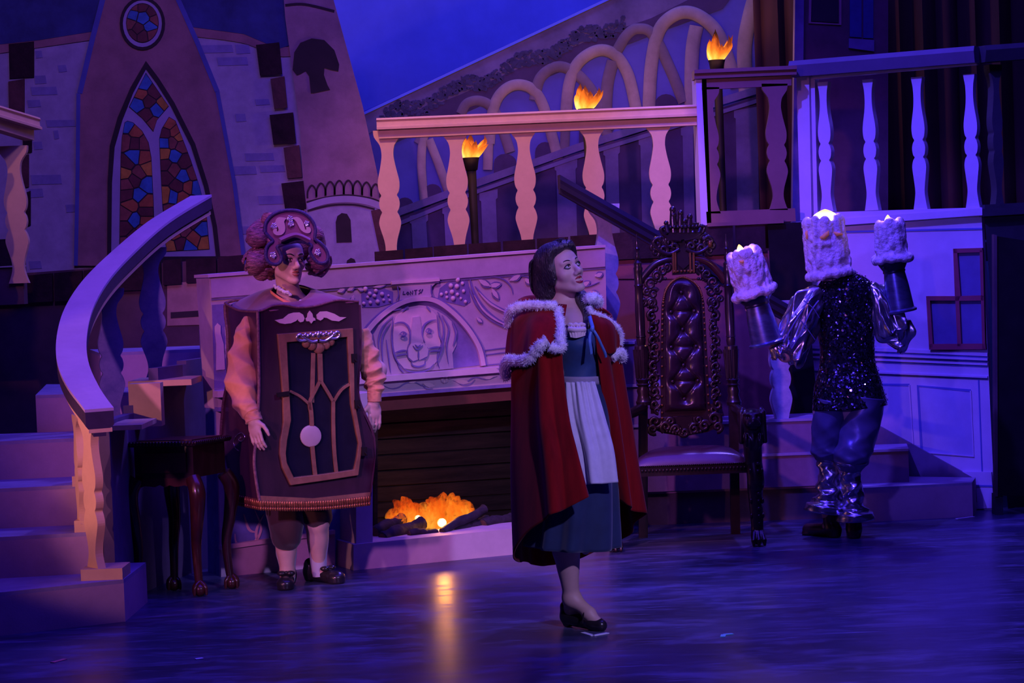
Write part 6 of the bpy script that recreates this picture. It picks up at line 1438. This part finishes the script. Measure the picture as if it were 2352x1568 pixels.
for (a, b, pl, n_) in ((596, 850, PQ, 46), (536, 596, PS, 14)):
    for k in range(n_):
        t = (k+.5)/n_; x = a+(b-a)*t
        y = (1149+6*math.sin(PI*t)-11*t if pl is PQ else 1137+12*t)
        p = pl(x, y, .004); fg.ball(p+Vector((0, 0, -.014)), (.011, .010, .022), 7, 5); fg.ball(p+Vector((0, 0, -.040)), (.009, .009, .012), 6, 4)
obj('tassel_fringe', fg, fr_m, case, smooth=60, kind='stuff')
obj('hem_band', MB().slab(PQ, [(594, 1138), (720, 1144), (851, 1130), (850, 1146), (720, 1158), (596, 1152)], .010, 0), m_trim, case)
# shirt sleeves
m_shirt = M('peach_shirt_cloth', (.60, .27, .14), rough=.75, var=.12, scale=14, sheen=.2)
obj('sleeve', cloth([Kp(572, 735, -.06), Kp(564, 765, -.09), Kp(556, 815, -.12), Kp(556, 880, -.19), Kp(566, 930, -.26), Kp(580, 952, -.29)], [.030, .055, .070, .084, .070, .046], [.05, .072, .080, .085, .07, .05], nu=130, nv=100, fold=rumple(21, .022, (1, 4), (2, 6), 6)), m_shirt, man, smooth=180)
obj('cuff', cloth([Kp(578, 948, -.285), Kp(582, 960, -.29), Kp(584, 968, -.295)], [.046, .044, .046], [.046, .044, .046], nu=60, nv=12, fold=rumple(3, .004, (6, 9), (1, 2))), m_shirt, man, smooth=180)
obj('sleeve', cloth([Kp(826, 760, .06), Kp(838, 800, .05), Kp(852, 845, .04), Kp(862, 880, .02), Kp(860, 905, .0)], [.05, .062, .064, .058, .036], [.06, .07, .075, .065, .04], nu=120, nv=90, fold=rumple(31, .022, (1, 3), (3, 7), 6)), m_shirt, man, smooth=180)
obj('cuff', cloth([Kp(860, 900, .0), Kp(860, 922, .0)], [.038, .036], [.038, .036], nu=50, nv=8, fold=rumple(5, .003, (6, 9), (1, 2))), m_shirt, man, smooth=180)
# breeches, stockings, shoes
m_bre = M('wine_breeches', (.028, .006, .012), rough=.8, var=.2, sheen=.3)
m_sto = M('white_stocking', (.46, .43, .50), rough=.75, var=.06)
obj('breeches_leg', cloth([Kp(648, 1100, .05), Kp(652, 1165, .02), Kp(657, 1210, -.02), Kp(658, 1238, -.02), Kp(658, 1250, -.01)], [.10, .098, .092, .078, .062], [.11, .11, .10, .085, .065], nu=70, nv=36, fold=rumple(9, .008, (2, 5), (1, 3))), m_bre, man, smooth=180)
obj('breeches_leg', cloth([Kp(712, 1100, .10), Kp(722, 1160, .08), Kp(729, 1190, .07), Kp(730, 1208, .08)], [.09, .085, .080, .062], [.11, .11, .095, .065], nu=70, nv=36, fold=rumple(10, .007, (2, 5), (1, 3))), m_bre, man, smooth=180)
obj('stocking', cloth([Kp(657, 1240, -.01), Kp(658, 1268, .02), Kp(660, 1298, .01), Kp(661, 1322, .005), Kp(660, 1335, .0)], [.052, .055, .043, .040, .038], [.056, .058, .046, .044, .05], nu=40, nv=20), m_sto, man, smooth=180)
obj('stocking', cloth([Kp(729, 1200, .08), Kp(730, 1235, .11), Kp(731, 1275, .12), Kp(733, 1305, .12), Kp(735, 1322, .12)], [.054, .058, .046, .041, .038], [.056, .060, .048, .044, .05], nu=40, nv=20), m_sto, man, smooth=180)
for (an, ft, hl) in ((Vector((Kp(660, 1330).x, YC+.03, 0)), onz(655, 1356), .0), (Vector((Kp(728, 1320, .12).x, YC+.14, 0)), onz(800, 1342), 0)):
    d = (ft-an); d.z = 0
    S = SDF((min(an.x, ft.x)-.12, min(an.y, ft.y)-.12, -.01), (max(an.x, ft.x)+.12, max(an.y, ft.y)+.12, .16), .005)
    t0 = an+d.normalized()*-.05; t1 = an+d.normalized()*.15
    S.cap((t0.x, t0.y, .042), (t1.x, t1.y, .030), .040, .034, .02).ell((t1.x, t1.y, .030), (.046, .046, .030), k=.02).cap((t0.x, t0.y, .06), (t0.x, t0.y, .085), .038, .036, .02)
    S.cap((an.x, an.y, .10), (an.x, an.y, .16), .036, .036, .01, True)
    S.cyl((t0.x, t0.y, .001), (t0.x, t0.y, .04), .034, .036, .01).cyl((t1.x, t1.y, .001), (t1.x, t1.y, .02), .044, .042, .01)
    so_ = obj('shoe', S.mesh(), m_shoe, man, smooth=180)
    bp = an+d.normalized()*.085; up_ = Vector((0, 0, 1)); pr = Vector((d.y, -d.x, 0)).normalized()
    obj('shoe_bow', MB().ball((bp.x+pr.x*.022, bp.y+pr.y*.022, .075), (.026, .018, .014), 10, 6).ball((bp.x-pr.x*.022, bp.y-pr.y*.022, .075), (.026, .018, .014), 10, 6).ball((bp.x, bp.y, .077), .011, 8, 6), m_bod if hl == 0 and an.x > -1.0 else m_shoe, so_, smooth=60)
# wig and scrolled hat front
m_wig = M('mauve_wig', (.26, .10, .13), rough=.5, var=.8, scale=30, stretch=(1, 1, 3.5), bump=1.0, bscale=55)
S = SDF(Kp(560, 665, -.22), Kp(765, 485, .32), .005)
S.ell(Kp(655, 560, .09), (.135, .13, .13), k=.03)
for a, b, r in (((588, 545, -.02), (620, 520, .12), .055), ((583, 605, -.04), (604, 590, .10), .060), ((600, 625, .0), (630, 615, .12), .045), ((735, 595, .02), (728, 612, .16), .055), ((622, 505, .02), (690, 505, .12), .05), ((722, 540, .06), (728, 560, .2), .05)):
    S.cap(Kp(*a), Kp(*b), r, r*.95, .012)
S.ell(hm+fm[1]*.09+fm[2]*-.035, (.075, .085, .115), fm, .01, True); S.cap(hm+fm[2]*-.05, hm+fm[2]*-.2, .075, .075, .01, True)
wig = obj('wig', S.mesh(), m_wig, man, smooth=180)
st = MB(); rs = random.Random(6)
for (a, b, r) in (((588, 545, -.02), (620, 520, .12), .057), ((583, 605, -.04), (604, 590, .10), .062), ((735, 595, .02), (728, 612, .16), .057), ((600, 625, .0), (630, 615, .12), .047)):
    A_, B_ = Kp(*a), Kp(*b); ax = (B_-A_).normalized(); x = ax.cross(Vector((0, 0, 1))).normalized(); y = ax.cross(x)
    for k in range(16):
        ph = rs.uniform(0, 6.3); l0 = rs.uniform(-.2, .3); l1 = rs.uniform(.7, 1.2)
        P = [A_.lerp(B_, l0+(l1-l0)*q/8)+(x*math.cos(ph+q*.12)+y*math.sin(ph+q*.12))*r*(.97 if 0 < q < 8 else .8) for q in range(9)]
        st.tube(P, [.004+.009*math.sin(PI*(q+.5)/9) for q in range(9)], 6)
obj('wig_strands', st, m_wig, wig, smooth=60, kind='stuff')
PH = Plane(at(672, 560, 11.27), (math.cos(math.radians(20)), math.sin(math.radians(20)), 0))
Zh = lambda P: [(560+x/6.817, 470+y/6.817) for x, y in P]
m_hat = M('purple_hat_felt', (.20, .065, .16), rough=.65, var=.12, sheen=.3)
ho = smooth2(Zh([(330, 430), (338, 300), (400, 200), (490, 135), (600, 98), (720, 85), (850, 98), (960, 145), (1050, 225), (1108, 330), (1120, 430), (1112, 535), (1185, 590), (1265, 670), (1312, 770), (1310, 860), (1265, 910), (1195, 918), (1130, 885), (1075, 815), (1035, 745), (1035, 680), (1060, 645), (980, 598), (830, 578), (680, 602), (560, 642), (522, 665), (562, 740), (590, 830), (570, 895), (520, 932), (440, 928), (372, 880), (342, 800), (352, 680), (402, 610), (450, 568), (390, 500), (330, 430)]), 3)[:-1]
hat = obj('hat_front', MB().slab(PH, ho, .016, -.016), m_hat, man)
obj('hat_braid', MB().tube([PH(x, y, .002) for x, y in ho+ho[:1]], .009, 8), M('navy_braid', (.045, .03, .12), rough=.6, var=.5, scale=90), hat, smooth=60)
obj('hat_brim', MB().tube(smooth3([PH(x, y, .03) for x, y in Zh([(560, 560), (700, 500), (800, 475), (900, 500), (1020, 560)])], 5), .026, 10, flat=.5), m_hat, hat, smooth=60)
for W2 in ([(650, 205), (560, 195), (510, 230), (498, 300), (535, 355), (552, 398), (532, 424), (515, 405), (520, 378), (490, 372), (462, 400), (468, 445), (515, 478), (590, 472), (640, 420), (648, 340), (632, 260), (670, 212)], [(750, 205), (830, 190), (890, 220), (930, 280), (950, 345), (962, 392), (985, 382), (975, 360), (1000, 345), (1040, 360), (1052, 400), (1030, 442), (970, 442), (900, 400), (858, 330), (820, 260), (785, 228)]):
    obj('hat_scroll', MB().slab(PH, smooth2(Zh(W2), 2), .010, 0), m_gold, hat)
m_gem = M('rhinestone', (.85, .80, .85), rough=.1, metal=.8, var=0)
rj = random.Random(9)
for cx, cy, n_ in ((470, 335, 11), (722, 215, 10), (738, 300, 11), (985, 298, 8), (460, 790, 13), (1155, 745, 12)):
    g = MB()
    for k in range(n_):
        a = k*2.4; r = 7+9*math.sqrt(k); x, y = Zh([(cx+r*1.2*math.cos(a), cy+r*1.2*math.sin(a))])[0]; g.ball(PH(x, y, .006), .0062, 7, 5)
    obj('rhinestone_cluster', g, m_gem, hat, smooth=60, kind='stuff')

# ================================================================== person in the candle costume, seen from behind
YD = 12.5
Dp = lambda px, py, dy=0.0: at(px, py, YD+dy)
can = thing('person', 'person seen from behind in a black sequined vest with a candle hat and candle hands', 'person', Vector((Dp(1935, 1230).x, YD, 0)))
S = SDF(Dp(1680, 1260, -.35)+Vector((0, 0, -.1)), Dp(2110, 500, .4), .006)
fd = frame(190, 0, 0); hd = Dp(1908, 592, .0)
Ld = head(S, hd, fd, 1.0, False)
nk = Dp(1925, 658, .0)
S.cap(Ld(0, -.03, -.08), nk, .056, .06, .03)
a1, a2 = Dp(1873, 690, .0), Dp(2000, 678, .03)
S.cap(nk, a1, .06, .055, .05).cap(nk, a2, .06, .055, .05).ell(Dp(1940, 760, .03), (.155, .10, .17), k=.06).ell(Dp(1944, 850, .03), (.14, .10, .13), k=.07).ell(Dp(1950, 930, .02), (.16, .13, .12), k=.07)
for sh, el, wr in ((a1, Dp(1805, 812, -.05), Dp(1745, 735, -.10)), (a2, Dp(2062, 775, -.02), Dp(2056, 672, -.06))):
    S.cap(sh, el, .055, .045, .03).cap(el, wr, .045, .032, .02)
    hand(S, wr, (wr-el), (0, -1, 0), (1, 0, 0), .8, 1.1)
for hp, kn, an, ft in ((Dp(1905, 945, .02), Dp(1905, 1060, .08), Dp(1905, 1180, .06), onz(1862, 1228)), (Dp(1985, 940, .02), Dp(1952, 1070, -.02), Dp(1960, 1190, .02), onz(1968, 1215))):
    S.cap(hp, kn, .095, .06, .05).cap(kn, an, .058, .038, .03).cap(an, Vector((an.x, an.y, .06)), .038, .036, .02)
    d = (ft-an); d.z = 0; t1 = an+d.normalized()*.12; S.cap(Vector((an.x, an.y, .05)), Vector((t1.x, t1.y, .03)), .036, .025, .02)
obj('body', S.mesh(), m_skin, can, smooth=180)
# sequined vest
m_seq = bpy.data.materials.new('black_sequins'); m_seq.use_nodes = True
nt = m_seq.node_tree; b_ = nt.nodes['Principled BSDF']
tc = nt.nodes.new('ShaderNodeTexCoord'); vo = nt.nodes.new('ShaderNodeTexVoronoi'); vo.inputs['Scale'].default_value = 95
nt.links.new(tc.outputs['Object'], vo.inputs['Vector'])
nm_ = nt.nodes.new('ShaderNodeNormalMap') if False else None
ge = nt.nodes.new('ShaderNodeNewGeometry'); vm = nt.nodes.new('ShaderNodeVectorMath'); vm.operation = 'SUBTRACT'; vm.inputs[1].default_value = (.5, .5, .5)
nt.links.new(vo.outputs['Color'], vm.inputs[0]); vs_ = nt.nodes.new('ShaderNodeVectorMath'); vs_.operation = 'SCALE'; vs_.inputs['Scale'].default_value = 1.5
nt.links.new(vm.outputs[0], vs_.inputs[0]); va = nt.nodes.new('ShaderNodeVectorMath'); va.operation = 'ADD'; nt.links.new(vs_.outputs[0], va.inputs[0]); nt.links.new(ge.outputs['Normal'], va.inputs[1])
vn = nt.nodes.new('ShaderNodeVectorMath'); vn.operation = 'NORMALIZE'; nt.links.new(va.outputs[0], vn.inputs[0]); nt.links.new(vn.outputs[0], b_.inputs['Normal'])
b_.inputs['Base Color'].default_value = (.035, .03, .045, 1); b_.inputs['Metallic'].default_value = .7; b_.inputs['Roughness'].default_value = .16
vp = [(1918, 634, .0), (1930, 666, .01), (1940, 710, .03), (1944, 770, .03), (1946, 830, .03), (1948, 880, .02), (1952, 935, .02)]
vest = obj('vest', cloth([Dp(*p) for p in vp], [.085, .178, .182, .160, .160, .190, .212], [.08, .12, .13, .125, .12, .15, .18], nu=110, nv=70, fold=rumple(14, .006, (2, 4), (1, 3))), m_seq, can, smooth=180)
rq = random.Random(12); sq = MB(); dg = vest.data
wb = WL[vest.name]
pol = [p for p in dg.polygons if p.normal.y < -.05]
for _ in range(900):
    p = rq.choice(pol); c = p.center+wb; n = (p.normal+Vector((rq.uniform(-.6, .6), rq.uniform(-.6, .6), rq.uniform(-.6, .6)))).normalized()
    c = c+Vector((rq.uniform(-.006, .006), 0, rq.uniform(-.006, .006)))+p.normal*.003
    x = n.cross(Vector((.3, .2, 1))).normalized(); y = n.cross(x); r = .0042
    sq.add([c+x*(r*math.cos(a*PI/3))+y*(r*math.sin(a*PI/3)) for a in range(6)], [(0, 1, 2, 3, 4, 5)])
obj('sequins', sq, M('sequin_foil', (.30, .28, .34), rough=.12, metal=.95, var=0), vest, kind='stuff')
# silver sleeves with criss-cross ribbon
m_lame = M('silver_lame', (.55, .54, .58), rough=.24, metal=.95, var=.15, scale=10, bump=.12, bscale=30)
m_lamd = M('grey_ribbon', (.10, .09, .20), rough=.5, var=.1)
rumL = rumple(41, .036, (3, 7), (1, 3), 6); rumR = rumple(47, .036, (3, 7), (1, 3), 6)
slL = cloth([Dp(1880, 672, .0), Dp(1858, 695, -.02), Dp(1840, 740, -.04), Dp(1822, 785, -.06), Dp(1806, 818, -.07), Dp(1792, 812, -.08), Dp(1780, 792, -.09)], [.055, .092, .108, .105, .082, .060, .040], [.08, .10, .11, .10, .085, .06, .042], nu=120, nv=90, fold=lambda u, v: rumL(u, v)+.004*math.sin(2*PI*u*13+4*v)*math.sin(PI*v))
obj('sleeve', slL, m_lame, can, smooth=180)
obj('sleeve', cloth([Dp(1998, 664, .02), Dp(2016, 682, .0), Dp(2036, 725, -.02), Dp(2054, 765, -.03), Dp(2068, 782, -.03), Dp(2076, 765, -.04), Dp(2074, 735, -.05)], [.050, .080, .098, .098, .082, .062, .042], [.07, .09, .10, .10, .085, .06, .042], nu=120, nv=90, fold=lambda u, v: rumR(u, v)+.004*math.sin(2*PI*u*13+4*v)*math.sin(PI*v)), m_lame, can, smooth=180)
PLs = Plane((0, YD-.155, 0), (1, 0))
for L in ([(1866, 668), (1850, 700), (1822, 745), (1800, 785)], [(1880, 690), (1862, 715), (1838, 765), (1818, 800)], [(1846, 690), (1868, 708), (1882, 730)], [(1826, 720), (1852, 752), (1872, 780)]):
    obj('sleeve_ribbon', MB().tube(smooth3([Dp(x, y, -.160-.02*math.sin(i*1.05)) for i, (x, y) in enumerate(L)], 6), .0075, 6, flat=.4), m_lamd, can, smooth=60)
# candles worn on the forearms and as a hat
m_wax = M('dripped_wax', (.60, .50, .52), rough=.75, var=.32, scale=22, bump=1.0, bscale=60, sss=.1)
m_cup = M('blued_metal_cup', (.16, .17, .30), rough=.32, metal=.8, var=.35, scale=9, stretch=(1, 1, 3))
m_rim = M('dark_cup_rim', (.05, .05, .08), rough=.28, metal=.7, var=.3)
m_flm = flame_mat('candle_flame', [(0, (1, .36, .08)), (.25, (1, .78, .50)), (.6, (1, .74, .42)), (1, (1, .45, .10))], 3.2, None)
def candle(base, top, r0, r1, seed, name, lipr=0, drips=9):
    base = Vector(base); top = Vector(top); ax = (top-base); Lc = ax.length; ax.normalize()
    x = ax.cross(Vector((0, 1, 0))).normalized(); y = ax.cross(x); r = random.Random(seed)
    m = max(r0, r1, lipr)+.06
    lo = [min(base[i], top[i])-m for i in range(3)]; hi = [max(base[i], top[i])+m for i in range(3)]
    S = SDF(lo, hi, .005); S.cyl(base, top, r0, r1, .02, rnd=.015)
    for k in range(drips):
        a = 2*PI*k/drips+r.uniform(-.25, .25); d = x*math.cos(a)+y*math.sin(a); l = r.uniform(.25, .85)
        p0 = top+d*(r1*.96)-ax*.006; p1 = p0.lerp(base+d*r0, l); S.cap(p0, p1, r.uniform(.014, .024), r.uniform(.010, .020), .012); S.ell(p1, r.uniform(.012, .018), k=.014)
        S.ell(top+d*(r1*.85)+ax*r.uniform(-.004, .018), r.uniform(.018, .03), k=.015)
    for k in range(90):
        a = r.uniform(0, 6.3); t = r.uniform(.05, .95); d = x*math.cos(a)+y*math.sin(a); S.ell(base+ax*(Lc*t)+d*(r0+(r1-r0)*t+.002), (r.uniform(.006, .012), r.uniform(.006, .012), r.uniform(.012, .034)), k=.014)
    if lipr:
        for k in range(18):
            a = 2*PI*k/18; d = x*math.cos(a)+y*math.sin(a); S.ell(base+d*lipr+ax*r.uniform(-.008, .012), r.uniform(.018, .027), k=.02)
    S.ell(top+ax*.02, (r1*.62, r1*.62, .03), (x, y, ax), .015, True)
    return obj(name, S.mesh(), m_wax, can, smooth=180)
def flame(p, h, r, par, lean):
    t = thing_flame = None
    P = smooth3([p, p+Vector((lean*.2, 0, h*.35)), p+Vector((lean*.6, 0, h*.72)), p+Vector((lean, 0, h))], 5); n = len(P)
    m = MB().tube(P, [r*(.55+.9*math.sin(PI*min(1, q/(n-1)*.62+.12)))*(1-(q/(n-1))**2.2)+.001 for q in range(n)], 10)
    o = obj('flame', m, m_flm, par, smooth=180)
    d = bpy.data.lights.new('candle_glow', 'POINT'); d.color = (1, .5, .16); d.energy = .55; d.shadow_soft_size = .02
    q = bpy.data.objects.new('candle_glow', d); C.objects.link(q); q.parent = can; q.location = p+Vector((0, 0, h*1.1))-WL[can.name]
    return o
cnL = candle(Dp(1733, 672, -.10), Dp(1708, 584, -.12), .100, .086, 3, 'hand_candle', .112)
flame(Dp(1704, 596, -.15), .085, .020, cnL, -.014)
cnR = candle(Dp(2050, 596, -.06), Dp(2043, 517, -.06), .078, .070, 5, 'hand_candle', .096)
flame(Dp(2040, 524, -.10), .075, .017, cnR, .0)
hatc = candle(Dp(1907, 632, .0), Dp(1891, 508, .0), .118, .108, 8, 'candle_hat', .122, 11)
flame(Dp(1896, 515, -.03), .085, .062, hatc, .0)
m_ember = M('glowing_wax_hollow', (.75, .35, .12), rough=.6, emis=(1, .24, .05), estr=.08, var=.2)
for L, R in ([(1883, 546, -.118), (1892, 544, -.122), (1900, 537, -.122), (1903, 529, -.118)], [.004, .014, .013, .003]), ([(1915, 533, -.116), (1923, 538, -.116), (1935, 538, -.10)], [.004, .011, .004]), ([(1857, 522, -.055), (1853, 535, -.05), (1854, 548, -.06)], [.004, .011, .006]):
    obj('glowing_hollow', MB().tube([Dp(*p) for p in L], R, 9), m_ember, hatc, smooth=180)
obj('glowing_hollow', MB().tube([Dp(2053, 532, -.130), Dp(2063, 530, -.125), Dp(2073, 526, -.10)], [.004, .011, .005], 9), m_ember, cnR, smooth=180)
obj('glowing_hollow', MB().tube([Dp(1697, 600, -.212), Dp(1705, 601, -.214), Dp(1713, 596, -.205)], [.004, .010, .004], 9), m_ember, cnL, smooth=180)
def cup(b, t, rb_, rt_, rimr):
    b = Vector(b); t = Vector(t)
    o = obj('candle_cup', MB().lathe([(0, rb_+.012), (.04, rb_+.014), (.07, rb_), (.5, rb_*.55+rt_*.45), (.80, rt_)], b, t, 28), m_cup, can, smooth=40)
    obj('cup_rim', MB().lathe([(.78, rt_*1.05), (.80, rt_*1.10), (.83, rt_*1.06), (.85, rt_*1.12), (.97, rimr), (1, rimr*1.02), (1.0, rimr*.9)], b, t, 28), m_rim, o, smooth=40)
cup(Dp(1762, 790, -.09), Dp(1733, 677, -.10), .088, .066, .100)
cup(Dp(2069, 716, -.05), Dp(2050, 600, -.06), .078, .058, .084)
# trousers, silver leg covers, shoes
m_trs = M('blue_grey_satin', (.12, .11, .22), rough=.35, metal=.35, var=.15, scale=8, bump=.05)
obj('trouser_leg', cloth([Dp(1912, 915, .02), Dp(1905, 970, .03), Dp(1902, 1015, .05), Dp(1902, 1040, .06), Dp(1904, 1058, .06)], [.105, .100, .096, .098, .062], [.14, .13, .115, .115, .07], nu=80, nv=50, fold=rumple(51, .010, (2, 4), (2, 5))), m_trs, can, smooth=180)
obj('trouser_leg', cloth([Dp(1982, 910, .0), Dp(1975, 965, .0), Dp(1962, 1020, -.02), Dp(1954, 1052, -.03), Dp(1952, 1078, -.02)], [.122, .122, .112, .108, .066], [.15, .145, .13, .125, .075], nu=80, nv=50, fold=rumple(53, .012, (2, 4), (2, 5))), m_trs, can, smooth=180)
obj('leg_cover', cloth([Dp(1902, 1040, .06), Dp(1902, 1058, .06), Dp(1904, 1100, .07), Dp(1903, 1140, .07), Dp(1896, 1168, .06)], [.092, .064, .070, .080, .105], [.10, .075, .08, .09, .11], nu=90, nv=70, fold=rumple(61, .020, (1, 3), (2, 6), 7)), m_lame, can, smooth=180)
obj('leg_cover', cloth([Dp(1954, 1056, -.03), Dp(1953, 1078, -.02), Dp(1955, 1120, .0), Dp(1960, 1160, .01), Dp(1962, 1186, .0)], [.100, .064, .068, .070, .098], [.11, .075, .08, .085, .11], nu=90, nv=70, fold=rumple(67, .020, (1, 3), (2, 6), 7)), m_lame, can, smooth=180)
obj('boot_cuff', cloth([Dp(1895, 1160, .06), Dp(1893, 1176, .06)], [.108, .114], [.11, .115], nu=50, nv=6, fold=rumple(7, .006, (2, 4), (0, 1), 4, False)), m_lame, can, smooth=180, solid=.004)
obj('boot_cuff', cloth([Dp(1963, 1178, .0), Dp(1964, 1194, .0)], [.102, .110], [.11, .115], nu=50, nv=6, fold=rumple(8, .006, (2, 4), (0, 1), 4, False)), m_lame, can, smooth=180, solid=.004)
m_brs = M('brown_shoe_leather', (.06, .022, .02), rough=.3, var=.3, coat=.3)
for an, ft in ((Vector((Dp(1905, 1190).x, YD+.08, 0)), onz(1858, 1228)), (Vector((Dp(1962, 1210).x, YD+.02, 0)), Vector((Dp(1972, 1210).x, YD+.25, 0)))):
    d = ft-an; d.z = 0; d.normalize(); t0 = an-d*.05; t1 = an+d*.15
    S = SDF((min(t0.x, t1.x)-.08, min(t0.y, t1.y)-.08, -.01), (max(t0.x, t1.x)+.08, max(t0.y, t1.y)+.08, .2), .005)
    S.cap((t0.x, t0.y, .044), (t1.x, t1.y, .032), .042, .034, .02).cap((t0.x+d.x*.02, t0.y+d.y*.02, .06), (t0.x+d.x*.03, t0.y+d.y*.03, .15), .045, .048, .02)
    S.cyl((t0.x, t0.y, .001), (t0.x, t0.y, .04), .036, .038, .008).cyl((t1.x, t1.y, .001), (t1.x, t1.y, .02), .040, .038, .01)
    obj('shoe', S.mesh(), m_brs, can, smooth=180)
